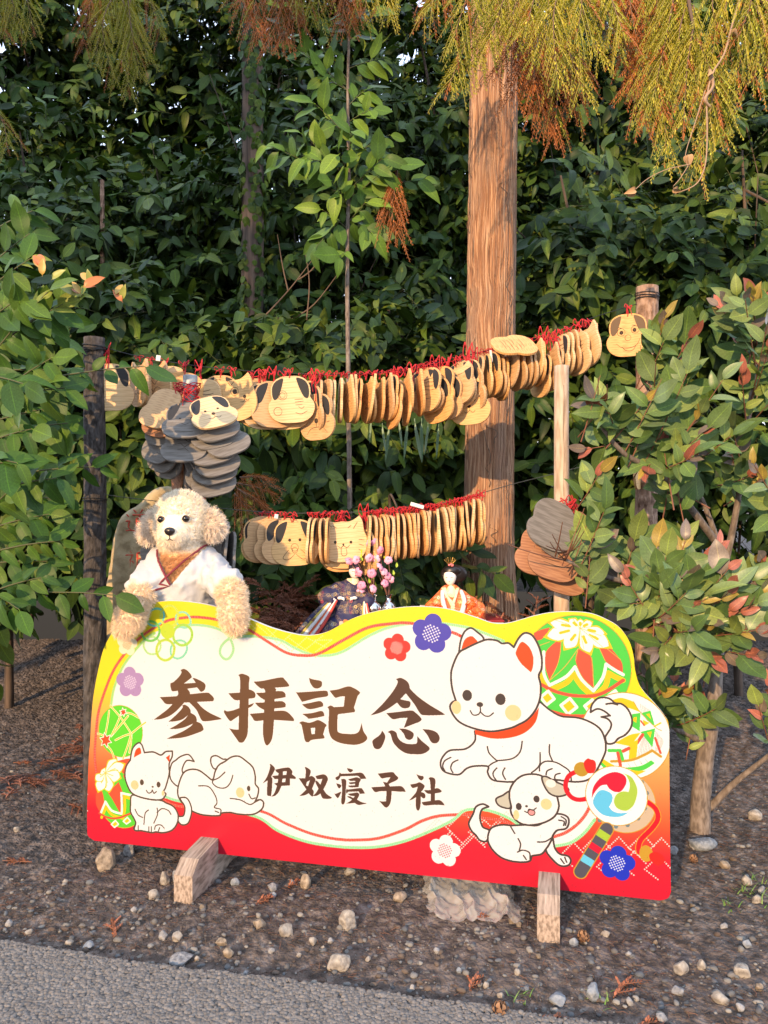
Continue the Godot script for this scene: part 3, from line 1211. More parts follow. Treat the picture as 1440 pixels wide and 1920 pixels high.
# ---------------------------------------------------------------- hedge and the trees behind
func bush(called: String, label: String, cat: String, group: String, x: float, d: float, y0: float, y1: float, rx: float, n: int, ll: float, parts: int, mesh: Array, tones := 6, back := false, trunk_r := 0.022) -> void:
	var base := Vector3(x, ground_y(x, -d) - 0.02, -d)
	var t := thing(called, label, cat, base, group)
	var wood := MB.new()
	var tw := MB.new()
	var leaves := []
	var cy := (y0 + y1) * 0.5
	var ry := (y1 - y0) * 0.5
	var c := Vector3(x, cy, -d)
	var stem := PackedVector3Array([base, Vector3(x + rnd(-0.05, 0.05), base.y + (y1 - base.y) * 0.35, -d), Vector3(x + rnd(-0.1, 0.1), base.y + (y1 - base.y) * 0.7, -d), Vector3(x + rnd(-0.15, 0.15), y1 - 0.05, -d)])
	stem = smooth3(stem, 6)
	wood.tube(stem, trunk_r, trunk_r * 0.25, 8, 0.12, x)
	for k in 11:
		var q := stem[int(rnd(3, stem.size() - 2))]
		var a := rnd(0, TAU)
		var e := c + Vector3(cos(a) * rx * 0.8, rnd(-0.8, 0.9) * ry, sin(a) * rx * 0.6)
		wood.tube(smooth3(PackedVector3Array([q, q.lerp(e, 0.5) + Vector3(0, 0.08, 0) + rv() * 0.05, e]), 5), trunk_r * 0.35, trunk_r * 0.1, 5)
	for k in n:
		var u := rv()
		while u.length() > 1.0 or u.length() < 0.15:
			u = rv()
		u = u.normalized()
		if not back and u.z < -0.1 and rng.randf() < 0.75:
			u.z = -u.z
		var lump := 0.82 + 0.55 * nz.get_noise_3d(x * 50 + u.x * 45, u.y * 45 * ry + 100, u.z * 45)
		var depth := lump * (1.0 if rng.randf() < 0.65 else rnd(0.45, 0.9))
		var p := c + Vector3(u.x * rx, u.y * ry, u.z * rx * 0.75) * depth
		if p.y < base.y + 0.1:
			continue
		var dir := Vector3(u.x, 0.15 + 0.4 * u.y, u.z) + rv() * 0.55
		var face := Vector3(u.x * 0.5, 0.35, maxf(u.z, 0.2))
		shoot(leaves, tw, p - dir.normalized() * 0.1, dir, rnd(0.16, 0.34), 7 + rng.randi() % 5, ll, face, rnd(0.1, 0.5), 0.0018, rnd(0.1, 0.55), tones)
	obj("trunk", local(wood, base).mesh(), M.bark_far, t)
	if tw.v.size():
		tag(obj("twigs", local(tw, base).mesh(), M.twig_green, t), "", "", "", "stuff")
	dress(t, leaves, "hedge", mesh, parts)

func hedges() -> void:
	var oval := leaf_set(0.42, 0.28, 0.22)
	var names := ["dense evergreen shrub at the left edge of the hedge, dark oval leaves", "evergreen hedge shrub behind the dark post and the stone slab", "evergreen hedge shrub in the middle, behind the cat-faced plaques", "evergreen hedge shrub low behind the packed plaque row, beside the cedar trunk", "glossy evergreen shrub directly right of the cedar trunk", "sunlit evergreen shrub at the right edge behind the red-tipped shrub"]
	var x := [-1.72, -1.08, -0.42, 0.12, 0.98, 1.7]
	var d := [3.55, 3.6, 3.5, 3.7, 3.75, 3.7]
	var top := [2.05, 2.1, 1.85, 1.95, 2.6, 2.7]
	for i in 6:
		bush("hedge_shrub", names[i], "shrub", "broadleaf shrubs of the hedge", x[i], d[i], 0.45, top[i], 0.55, 400, 0.115, 170, oval)
	# low growth at the foot of the hedge
	bush("hedge_shrub", "low leafy sucker shoots at the foot of the hedge between the two dolls", "shrub", "broadleaf shrubs of the hedge", 0.02, 3.05, 0.5, 0.98, 0.3, 60, 0.1, 110, oval)
	bush("hedge_shrub", "low leafy shoots at the foot of the hedge right of the dog", "shrub", "broadleaf shrubs of the hedge", -0.42, 3.05, 0.55, 1.0, 0.26, 45, 0.1, 90, oval)
	var far := ["tall evergreen behind the left edge of the hedge", "tall evergreen behind the dark post", "tall evergreen behind the young sapling", "tall evergreen left of the cedar trunk, in deep shade", "tall evergreen rising just right of the cedar trunk", "tall evergreen under the hanging cedar sprays at the right"]
	var fx := [-2.15, -1.3, -0.45, 0.3, 1.25, 2.2]
	var ft := [3.3, 3.2, 3.7, 4.3, 4.5, 4.4]
	for i in 6:
		bush("evergreen_tree", far[i], "tree", "evergreens behind the hedge", fx[i], 4.7 + 0.25 * (i % 2), 0.7, ft[i], 0.85, 720, 0.11, 60, oval)
	var third := ["far evergreen with sky showing through, at the left edge", "far evergreen with sky showing through, left of the brown pole", "far evergreen between the brown pole and the ivy-clad trunk", "far evergreen behind the sapling top", "far evergreen behind the cedar trunk", "far evergreen at the right behind the vine", "far evergreen at the right edge"]
	for i in 7:
		bush("evergreen_tree", third[i], "tree", "far evergreens", -3.6 + i * 1.2, 6.9 + 0.4 * (i % 2), 1.2, 7.2, 1.15, 1500 if i < 3 else 1300, 0.15, 0, oval, 6, true, 0.05)
	# far trunks among the shade
	var b := Vector3(-0.675, 0.810, -3.980)
	b.y = ground_y(b.x, b.z)
	var t := thing("ivy_trunk", "straight trunk wrapped in small ivy leaves left of the sapling", "tree", b)
	obj("trunk", log_mesh(5.2, 0.06, 0.05, 0.15, 77.0, 20, 40), M.bark_far, t)
	var ivy := []
	for k in 1500:
		var y := rnd(0.9, 5.0)
		var a := rnd(-0.4, PI + 0.4)
		var n := Vector3(cos(a), 0, sin(a))
		if nz.get_noise_2d(a * 40, y * 40) < -0.22:
			continue
		var bb := basis_of(Vector3(rnd(-0.6, 0.6), -1, 0), n + rv() * 0.4)
		ivy.append([Transform3D(bb.scaled_local(Vector3.ONE * rnd(0.03, 0.055)), b + n * 0.064 + Vector3(0, y, 0)), rng.randi() % 6])
	dress(t, ivy, "hedge", [leaf_mesh(0.85, 0.1, 0.2)], 0)
	for q in [[Vector3(-1.566, 0.801, -4.300), 2.6, 0.016, "thin bare brown stem standing at the left in front of the trees"], [Vector3(-3.407, 0.710, -7.600), 6.0, 0.1, "thick shaded trunk at the top left corner"], [Vector3(-2.359, 0.710, -7.600), 6.0, 0.07, "shaded trunk between the bare stem and the ivy-clad trunk"], [Vector3(1.866, 0.738, -6.600), 5.0, 0.05, "slim dark trunk right of the cedar in the shade"]]:
		b = q[0]
		b.y = ground_y(b.x, b.z)
		t = thing("slim_tree", q[3], "tree", b)
		obj("trunk", log_mesh(q[1], q[2], q[2] * 0.7, 0.14, b.x * 9, 16, 40), M.bark_far if q[2] > 0.02 else M.post_brown, t)

# ---------------------------------------------------------------- the cedar and its hanging sprays
func cedar_tree() -> void:
	var base := Vector3(0.428, 0.523, -3.200)
	base.y = ground_y(base.x, base.z) - 0.05
	var t := thing("cedar_tree", "straight cedar trunk with stringy orange-brown bark behind the plaque rows", "tree", base)
	var mb := MB.new()
	var sides := 180
	var rows := 220
	var h := 5.6
	for j in rows + 1:
		var f := float(j) / rows
		var y := h * f
		var r := lerpf(0.101, 0.09, f) + 0.05 * exp(-y * 6.0)
		for k in sides:
			var a := TAU * k / (sides - 1) - PI * 0.5
			var wob := nz.get_noise_2d(y * 26, a * 14) * 0.22
			var g := nz2.get_noise_3d(cos(a + wob) * 620, y * 22, sin(a + wob) * 620)
			var g2 := nz.get_noise_3d(cos(a) * 900, y * 65, sin(a) * 900)
			var rr := r * (1.0 + nz.get_noise_3d(cos(a) * 60, y * 14, sin(a) * 60) * 0.03) + 0.008 * (0.3 - absf(g) * 1.6) + 0.003 * g2
			mb.add(Vector3(cos(a) * rr + 0.035 * f * h / 3.0, y, -sin(a) * rr))
			mb.uv.append(Vector2(float(k) / (sides - 1), -y / 2.95))
	for j in rows:
		for k in sides:
			var k2 := (k + 1) % sides
			var b := j * sides
			mb.quad(b + k, b + k2, b + sides + k2, b + sides + k)
	obj("trunk", mb.mesh(), M.bark, t)
	# loose bark strings
	for i in 14:
		var a := rnd(0.2, 2.9)
		var y := rnd(0.2, 2.3)
		var p := PackedVector3Array()
		var l := rnd(0.06, 0.2)
		for k in 6:
			var aa := a + k * rnd(-0.06, 0.1)
			p.append(Vector3(cos(aa), 0, sin(aa)) * (0.106 + 0.006 * sin(k)) + Vector3(0.012 * y, y + l * k / 5.0, 0))
		var st := MB.new()
		st.tube(smooth3(p, 3), 0.0022, 0.0008, 4)
		obj("bark_string", st.mesh(), M.twig_brown, t)

func branchlet(mb: MB, p0: Vector3, dir: Vector3, length: float, droop: float, c0: Color, c1: Color, step := 0.0042, nl := 0.0185) -> void:
	var n := maxi(6, int(length / step))
	var d := dir.normalized()
	var pts := PackedVector3Array()
	for i in 6:
		var t := i / 5.0
		pts.append(p0 + d * length * t + Vector3.DOWN * droop * length * t * t)
	var f0 := mb.v.size()
	mb.tube(pts, 0.0016, 0.0009, 4)
	while mb.col.size() < mb.v.size():
		mb.col.append(c0.lerp(Color(0.12, 0.06, 0.03), 0.5))
	for i in n:
		var t := float(i) / n
		var k := t * 5.0
		var i0 := mini(4, int(k))
		var p := pts[i0].lerp(pts[i0 + 1], k - i0)
		var ax := (pts[i0 + 1] - pts[i0]).normalized()
		var a := i * PI + rnd(-0.8, 0.8)
		var u := ax.cross(Vector3(0.3, 0.2, 1)).normalized()
		var w := ax.cross(u)
		var o := u * cos(a) + w * sin(a) * 0.6
		var l := nl * rnd(0.8, 1.15) * (1.0 - 0.45 * t * t)
		var tip := p + ax * l * 0.75 + o * l * 0.62
		var mid := p + ax * l * 0.35 + o * l * 0.36
		var sd := ax.cross(o) * 0.0030
		var c := c0.lerp(c1, smoothstep(0.5, 1.0, t)) * rnd(0.75, 1.2)
		var b := mb.v.size()
		for q in [p, mid + sd, mid - sd, tip]:
			mb.add(q)
			mb.col.append(c)
		mb.tri(b, b + 1, b + 2)
		mb.tri(b + 1, b + 3, b + 2)

func spray(t: Node3D, a: Vector3, b: Vector3, rust: float) -> void:
	var mb := MB.new()
	var green := Color(0.38, 0.42, 0.05)
	var brown := Color(0.5, 0.18, 0.055)
	var gold := Color(0.56, 0.5, 0.065)
	var len := a.distance_to(b)
	var n := maxi(4, int(len / 0.015))
	var bulge := Vector3(rnd(-0.12, 0.12), rnd(0.0, 0.08), rnd(-0.05, 0.1)) * len
	var pts := smooth3(PackedVector3Array([a, a.lerp(b, 0.5) + bulge, b]), n)
	mb.tube(pts, 0.003, 0.001, 5)
	while mb.col.size() < mb.v.size():
		mb.col.append(Color(0.14, 0.075, 0.04))
	for i in n:
		var t01 := float(i) / n
		var k := int(t01 * (pts.size() - 2))
		var ax := (pts[k + 1] - pts[k]).normalized()
		var side := ax.cross(Vector3(0, 0.15, 1)).normalized() * (1.0 if i % 2 == 0 else -1.0)
		var l := rnd(0.11, 0.19) * (1.0 - 0.5 * t01)
		var isr := rng.randf() < rust + 0.05 * t01
		var c0 := brown if isr else green.lerp(gold, rng.randf())
		var c1 := brown if rng.randf() < 0.1 + rust else c0
		branchlet(mb, pts[k], ax * 0.9 + side * rnd(0.35, 0.85) + Vector3(0, -0.3, rnd(-0.3, 0.3)), l, rnd(0.2, 0.55), c0, c1)
	branchlet(mb, pts[pts.size() - 1] - (b - a).normalized() * 0.02, b - a, 0.06, 0.1, brown if rust > 0.4 or rng.randf() < 0.4 else green, brown)
	obj("spray", local(mb, t.position).mesh(), M.needles, t)

func bough(label: String, limbs: Array, list: Array) -> void:
	var t := thing("cedar_bough", label, "cedar branch", list[0][0], "hanging cedar boughs")
	var mb := MB.new()
	for l in limbs:
		mb.tube(smooth3(PackedVector3Array(l), 6), 0.009, 0.004, 7, 0.1)
	if mb.v.size():
		obj("limb", local(mb, t.position).mesh(), M.twig_brown, t)
	for s in list:
		spray(t, s[0], s[1], s[2])

func cedar_boughs() -> void:
	rng.seed = 606
	bough("golden-green cedar bough hanging in front of the trunk top", [[Vector3(0.460, 3.229, -3.100), Vector3(0.410, 2.838, -2.700), Vector3(0.492, 2.714, -2.550), Vector3(0.712, 2.625, -2.400)]], [
		[Vector3(0.377, 2.749, -2.600), Vector3(0.207, 2.291, -2.500), 0.0], [Vector3(0.393, 2.775, -2.650), Vector3(0.260, 2.344, -2.550), 0.0], [Vector3(0.403, 2.731, -2.600), Vector3(0.308, 2.415, -2.550), 0.0], [Vector3(0.422, 2.696, -2.550), Vector3(0.336, 2.429, -2.500), 0.0], [Vector3(0.492, 2.679, -2.550), Vector3(0.405, 2.472, -2.500), 0.0], [Vector3(0.500, 2.644, -2.500), Vector3(0.448, 2.449, -2.450), 0.0],
		[Vector3(0.534, 2.610, -2.500), Vector3(0.490, 2.356, -2.450), 0.0], [Vector3(0.569, 2.627, -2.500), Vector3(0.538, 2.261, -2.400), 0.0], [Vector3(0.586, 2.592, -2.500), Vector3(0.629, 2.255, -2.450), 0.0], [Vector3(0.638, 2.627, -2.500), Vector3(0.689, 2.356, -2.450), 0.0], [Vector3(0.672, 2.644, -2.500), Vector3(0.743, 2.382, -2.450), 0.0], [Vector3(0.707, 2.661, -2.500), Vector3(0.742, 2.406, -2.400), 0.1], [Vector3(0.600, 2.643, -2.450), Vector3(0.596, 2.393, -2.400), 0.0], [Vector3(0.325, 2.714, -2.550), Vector3(0.221, 2.437, -2.500), 0.0],
		[Vector3(0.233, 2.749, -2.600), Vector3(0.141, 2.582, -2.550), 0.3], [Vector3(0.179, 2.749, -2.600), Vector3(0.126, 2.597, -2.600), 0.8]])
	bough("rust-brown dying cedar sprays hanging right of the trunk", [[Vector3(0.512, 2.892, -2.750), Vector3(0.540, 2.689, -2.700), Vector3(0.567, 2.510, -2.650)]], [
		[Vector3(0.503, 2.741, -2.750), Vector3(0.447, 2.372, -2.700), 0.95], [Vector3(0.531, 2.684, -2.750), Vector3(0.521, 2.326, -2.700), 0.95], [Vector3(0.549, 2.596, -2.700), Vector3(0.563, 2.236, -2.650), 0.9], [Vector3(0.577, 2.577, -2.700), Vector3(0.585, 2.208, -2.650), 0.9], [Vector3(0.605, 2.577, -2.700), Vector3(0.654, 2.282, -2.650), 0.8], [Vector3(0.493, 2.760, -2.750), Vector3(0.391, 2.447, -2.700), 0.95], [Vector3(0.540, 2.596, -2.700), Vector3(0.502, 2.354, -2.600), 0.9]])
	bough("golden cedar bough with rusty tips hanging behind the dry vine", [[Vector3(1.000, 2.730, -2.500), Vector3(0.943, 2.542, -2.400), Vector3(0.940, 2.395, -2.350)], [Vector3(0.980, 2.643, -2.450), Vector3(1.092, 2.575, -2.400), Vector3(1.167, 2.524, -2.350)]], [
		[Vector3(0.910, 2.575, -2.400), Vector3(0.814, 2.168, -2.350), 0.05], [Vector3(0.927, 2.542, -2.400), Vector3(0.846, 2.111, -2.350), 0.05], [Vector3(0.952, 2.459, -2.400), Vector3(0.856, 2.014, -2.350), 0.05], [Vector3(0.940, 2.395, -2.350), Vector3(0.891, 2.070, -2.300), 0.0], [Vector3(0.948, 2.362, -2.350), Vector3(0.928, 1.943, -2.300), 0.08], [Vector3(0.952, 2.443, -2.400), Vector3(0.992, 2.087, -2.350), 0.0], [Vector3(0.956, 2.346, -2.350), Vector3(1.021, 2.063, -2.350), 0.05], [Vector3(0.902, 2.492, -2.400), Vector3(0.798, 2.244, -2.400), 0.25], [Vector3(0.943, 2.509, -2.400), Vector3(0.899, 2.233, -2.350), 0.0], [Vector3(0.960, 2.492, -2.400), Vector3(0.936, 2.157, -2.300), 0.0],
		[Vector3(0.905, 2.610, -2.500), Vector3(0.790, 2.282, -2.500), 0.85], [Vector3(0.914, 2.541, -2.500), Vector3(0.816, 2.153, -2.450), 0.6], [Vector3(0.809, 2.679, -2.550), Vector3(0.819, 2.429, -2.500), 0.9], [Vector3(0.844, 2.679, -2.550), Vector3(0.797, 2.360, -2.500), 0.9], [Vector3(0.879, 2.661, -2.500), Vector3(0.853, 2.441, -2.450), 0.0], [Vector3(0.912, 2.643, -2.450), Vector3(0.897, 2.434, -2.400), 0.0]])
	bough("golden cedar sprays at the top right corner", [[Vector3(0.983, 2.538, -2.300), Vector3(1.079, 2.474, -2.300), Vector3(1.158, 2.411, -2.300)]], [
		[Vector3(1.063, 2.459, -2.300), Vector3(1.044, 2.197, -2.300), 0.1], [Vector3(1.087, 2.443, -2.300), Vector3(1.098, 2.197, -2.300), 0.1], [Vector3(1.110, 2.427, -2.300), Vector3(1.136, 2.244, -2.300), 0.1], [Vector3(1.023, 2.474, -2.300), Vector3(0.968, 2.268, -2.300), 0.05], [Vector3(0.999, 2.522, -2.300), Vector3(0.991, 2.356, -2.300), 0.0], [Vector3(1.142, 2.490, -2.300), Vector3(1.145, 2.300, -2.300), 0.2], [Vector3(1.079, 2.522, -2.300), Vector3(1.032, 2.301, -2.250), 0.1]])
	bough("rusty cedar sprays at the top edge above the ivy-clad trunk", [[Vector3(-0.500, 3.020, -2.900), Vector3(-0.360, 2.960, -2.900), Vector3(0.000, 2.980, -2.900)]], [
		[Vector3(-0.450, 2.940, -2.900), Vector3(-0.476, 2.710, -2.900), 0.95], [Vector3(-0.410, 2.940, -2.900), Vector3(-0.420, 2.680, -2.900), 0.95], [Vector3(-0.370, 2.940, -2.900), Vector3(-0.376, 2.690, -2.900), 0.95], [Vector3(-0.330, 2.940, -2.900), Vector3(-0.320, 2.750, -2.900), 0.9], [Vector3(-0.240, 2.960, -2.900), Vector3(-0.244, 2.770, -2.900), 0.0], [Vector3(-0.140, 2.960, -2.900), Vector3(-0.160, 2.750, -2.900), 0.95], [Vector3(-0.104, 2.960, -2.900), Vector3(-0.130, 2.750, -2.900), 0.95], [Vector3(-0.060, 2.960, -2.900), Vector3(-0.074, 2.770, -2.900), 0.0], [Vector3(0.036, 2.960, -2.900), Vector3(0.016, 2.780, -2.900), 0.0], [Vector3(-0.290, 2.960, -2.900), Vector3(-0.290, 2.800, -2.900), 0.2], [Vector3(-0.509, 2.995, -2.950), Vector3(-0.516, 2.790, -2.900), 0.9]])
	bough("dark green drooping cedar bough at the upper left", [[Vector3(-1.452, 3.717, -3.900), Vector3(-1.323, 3.541, -3.800), Vector3(-1.225, 3.370, -3.700)]], [
		[Vector3(-1.337, 3.541, -3.800), Vector3(-1.415, 3.148, -3.800), 0.0], [Vector3(-1.297, 3.514, -3.800), Vector3(-1.311, 3.015, -3.750), 0.0], [Vector3(-1.271, 3.488, -3.800), Vector3(-1.236, 2.963, -3.750), 0.0], [Vector3(-1.350, 3.541, -3.800), Vector3(-1.481, 3.213, -3.800), 0.6], [Vector3(-1.245, 3.488, -3.800), Vector3(-1.143, 3.131, -3.750), 0.0], [Vector3(-1.241, 3.403, -3.750), Vector3(-1.184, 3.041, -3.750), 0.0], [Vector3(-1.267, 3.403, -3.750), Vector3(-1.255, 3.063, -3.700), 0.0], [Vector3(-1.232, 3.541, -3.800), Vector3(-1.101, 3.279, -3.800), 0.1], [Vector3(-1.407, 3.602, -3.850), Vector3(-1.428, 3.279, -3.800), 0.8]])
	bough("dark green cedar sprays in the top left corner", [[Vector3(-1.862, 3.428, -3.600), Vector3(-1.713, 3.353, -3.600), Vector3(-1.639, 3.303, -3.600)]], [
		[Vector3(-1.763, 3.403, -3.600), Vector3(-1.683, 3.150, -3.600), 0.0], [Vector3(-1.788, 3.378, -3.600), Vector3(-1.768, 3.154, -3.600), 0.0], [Vector3(-1.688, 3.378, -3.600), Vector3(-1.634, 3.174, -3.600), 0.0], [Vector3(-1.812, 2.807, -3.600), Vector3(-1.753, 2.621, -3.600), 0.0], [Vector3(-1.726, 3.403, -3.600), Vector3(-1.738, 3.179, -3.600), 0.0]])
	# dead sprigs caught lower down
	bough("dead brown cedar sprig caught on the sapling", [], [[Vector3(0.050, 2.200, -2.900), Vector3(0.016, 2.010, -2.900), 1.0], [Vector3(0.040, 2.180, -2.900), Vector3(0.044, 1.960, -2.900), 1.0]])
	bough("bunch of dead rust-brown cedar needles caught in the hedge above the dog", [], [[Vector3(-0.531, 1.024, -2.750), Vector3(-0.410, 0.994, -2.700), 1.0], [Vector3(-0.522, 1.005, -2.750), Vector3(-0.438, 0.948, -2.700), 1.0], [Vector3(-0.531, 0.986, -2.750), Vector3(-0.484, 0.939, -2.700), 1.0], [Vector3(-0.512, 1.043, -2.750), Vector3(-0.410, 1.032, -2.700), 1.0]])
	# dry vine
	var mb := MB.new()
	var o := Vector3(0.947, 2.317, -2.250)
	mb.tube(smooth3(PackedVector3Array([Vector3(1.047, 2.456, -2.250), Vector3(1.016, 2.348, -2.250), Vector3(0.990, 2.254, -2.250), Vector3(0.954, 2.192, -2.250), Vector3(0.939, 2.115, -2.250), Vector3(0.940, 2.022, -2.250), Vector3(0.934, 1.929, -2.250), Vector3(0.908, 1.874, -2.250), Vector3(0.853, 1.848, -2.250)]), 6), 0.0034, 0.0016, 6, 0.2)
	mb.tube(smooth3(PackedVector3Array([Vector3(0.942, 2.202, -2.240), Vector3(0.957, 2.161, -2.250), Vector3(0.930, 2.117, -2.240), Vector3(0.947, 2.099, -2.250)]), 5), 0.005, 0.004, 6, 0.4)
	mb.tube(smooth3(PackedVector3Array([Vector3(0.892, 1.932, -2.250), Vector3(0.822, 1.916, -2.250), Vector3(0.768, 1.890, -2.250), Vector3(0.732, 1.859, -2.250)]), 5), 0.0016, 0.001, 5)
	mb.tube(smooth3(PackedVector3Array([Vector3(0.884, 1.926, -2.250), Vector3(0.861, 1.890, -2.250), Vector3(0.841, 1.867, -2.250)]), 4), 0.0014, 0.001, 5)
	mb.tube(smooth3(PackedVector3Array([Vector3(0.934, 2.146, -2.250), Vector3(0.900, 2.037, -2.250), Vector3(0.877, 1.960, -2.250), Vector3(0.884, 1.926, -2.250)]), 4), 0.0016, 0.001, 5)
	var t := thing("dry_vine", "dry tan vine with curled dead leaves dangling at the upper right", "vine", o)
	obj("stem", local(mb, o).mesh(), mat(0.33, 0.22, 0.14, 0.85), t)
	for q in [Vector3(0.732, 1.857, -2.250), Vector3(0.841, 1.863, -2.250), Vector3(0.884, 1.960, -2.250), Vector3(0.950, 2.194, -2.240), Vector3(1.004, 2.310, -2.240)]:
		for k in 2:
			obj("dead_leaf", leaf_mesh(0.6, 0.9, 0.7), mat(0.4, 0.25, 0.13, 0.9), t, Transform3D(basis_of(rv() + Vector3.DOWN, rv() + Vector3.BACK).scaled_local(Vector3.ONE * rnd(0.022, 0.034)), q - o))

# ---------------------------------------------------------------- sapling
func sapling() -> void:
	var base := Vector3(-0.130, 0.717, -2.950)
	base.y = ground_y(base.x, base.z) - 0.02
	var t := thing("sapling", "slender young broadleaf sapling with bright leaves rising behind the plaques", "young tree", base)
	var stem := smooth3(PackedVector3Array([base, Vector3(-0.132, 1.042, -2.950), Vector3(-0.138, 1.571, -2.950), Vector3(-0.140, 1.897, -2.950), Vector3(-0.134, 2.202, -2.950), Vector3(-0.138, 2.507, -2.950), Vector3(-0.134, 2.751, -2.950), Vector3(-0.138, 2.995, -2.950)]), 8)
	var wood := MB.new()
	wood.tube(stem, 0.0105, 0.004, 8, 0.1)
	var tw := MB.new()
	var leaves := []
	var f := Vector3(-0.2, 0.15, 1)
	# each twig: where it leaves the stem, where it ends, how many leaves
	for q in [[Vector3(-0.138, 2.019, -2.950), Vector3(-0.060, 2.080, -2.900), 4], [Vector3(-0.138, 1.998, -2.950), Vector3(-0.240, 2.050, -2.900), 6], [Vector3(-0.138, 1.917, -2.950), Vector3(-0.160, 1.860, -2.900), 3], [Vector3(-0.136, 2.141, -2.950), Vector3(0.000, 2.227, -2.850), 6], [Vector3(-0.136, 2.120, -2.950), Vector3(0.153, 2.202, -2.950), 9], [Vector3(-0.136, 2.100, -2.950), Vector3(0.049, 2.217, -2.850), 6], [Vector3(-0.136, 2.161, -2.950), Vector3(-0.440, 2.316, -2.900), 11], [Vector3(-0.136, 2.181, -2.950), Vector3(-0.320, 2.360, -2.900), 9], [Vector3(-0.136, 2.222, -2.950), Vector3(-0.285, 2.217, -2.850), 8], [Vector3(-0.136, 2.263, -2.950), Vector3(-0.118, 2.325, -2.850), 6], [Vector3(-0.136, 2.263, -2.950), Vector3(0.031, 2.364, -2.950), 6], [Vector3(-0.138, 2.527, -2.950), Vector3(-0.346, 2.710, -2.950), 8], [Vector3(-0.138, 2.568, -2.950), Vector3(-0.295, 2.751, -2.950), 6], [Vector3(-0.138, 2.527, -2.950), Vector3(-0.244, 2.568, -2.950), 5], [Vector3(-0.138, 2.466, -2.950), Vector3(-0.061, 2.527, -2.950), 5], [Vector3(-0.138, 2.609, -2.950), Vector3(0.010, 2.649, -2.950), 6], [Vector3(-0.138, 2.710, -2.950), Vector3(-0.163, 2.832, -2.950), 7], [Vector3(-0.138, 2.710, -2.950), Vector3(-0.041, 2.812, -2.950), 6], [Vector3(-0.136, 2.059, -2.950), Vector3(-0.240, 1.920, -2.900), 7], [Vector3(-0.136, 2.039, -2.950), Vector3(-0.060, 1.960, -2.900), 5], [Vector3(-0.138, 2.344, -2.950), Vector3(-0.270, 2.460, -2.900), 6], [Vector3(-0.138, 2.405, -2.950), Vector3(-0.040, 2.420, -2.900), 5], [Vector3(-0.136, 2.202, -2.950), Vector3(-0.175, 2.242, -2.820), 7], [Vector3(-0.136, 2.080, -2.950), Vector3(-0.194, 2.126, -2.820), 7]]:
		var d: Vector3 = q[1] - q[0]
		shoot(leaves, tw, q[0], d + Vector3(0, 0.03, 0), d.length() * 1.02, q[2] + 1, 0.1, f, 0.14, 0.0021, 0.28, 4)
	obj("trunk", local(wood, base).mesh(), M.stem_grey, t)
	tag(obj("twigs", local(tw, base).mesh(), M.twig_green, t), "", "", "", "stuff")
	dress(t, leaves, "young", leaf_set(0.5, 0.2, 0.25), 300)
	# bare twigs around it and pale blades under the plaque row
	var b := Vector3(-0.353, 1.626, -3.200)
	t = thing("bare_twigs", "leafless thin brown branch rising left of the sapling stem", "branch", b)
	var mb := MB.new()
	for l in [[Vector3(-0.486, 1.737, -3.200), Vector3(-0.386, 1.847, -3.200), Vector3(-0.276, 1.990, -3.200)], [Vector3(-0.397, 1.836, -3.200), Vector3(-0.419, 1.935, -3.200), Vector3(-0.441, 2.068, -3.200)], [Vector3(-0.386, 1.714, -3.200), Vector3(-0.287, 1.781, -3.200), Vector3(-0.177, 1.924, -3.200)], [Vector3(-0.320, 1.714, -3.200), Vector3(-0.309, 1.869, -3.200), Vector3(-0.327, 2.001, -3.200)], [Vector3(-0.353, 1.880, -3.200), Vector3(-0.287, 1.935, -3.200), Vector3(-0.243, 2.034, -3.200)]]:
		mb.tube(smooth3(PackedVector3Array(l), 5), 0.004, 0.0012, 5, 0.1)
	obj("branch", local(mb, b).mesh(), M.twig_brown, t)
	b = Vector3(0.000, 1.155, -3.100)
	t = thing("strap_leaf_plant", "grey-green strap leaves hanging below the packed plaque row", "plant", b)
	for k in 9:
		var x := 700 + k * 15
		var p := Vector3(-0.041, 1.272, -3.000) + Vector3(k * 0.031 + rnd(-0.008, 0.008), rnd(-0.02, 0.02), rnd(-0.05, 0.05))
		obj("leaf", leaf_mesh(0.085, 0.3, 0.15), [mat(0.11, 0.19, 0.1, 0.5), mat(0.16, 0.24, 0.14, 0.5)][k % 2], t, Transform3D(basis_of(Vector3(rnd(-0.15, 0.15), -1, 0.1), Vector3(rnd(-0.4, 0.4), 0.1, 1)).scaled_local(Vector3.ONE * rnd(0.1, 0.17)), p - b))

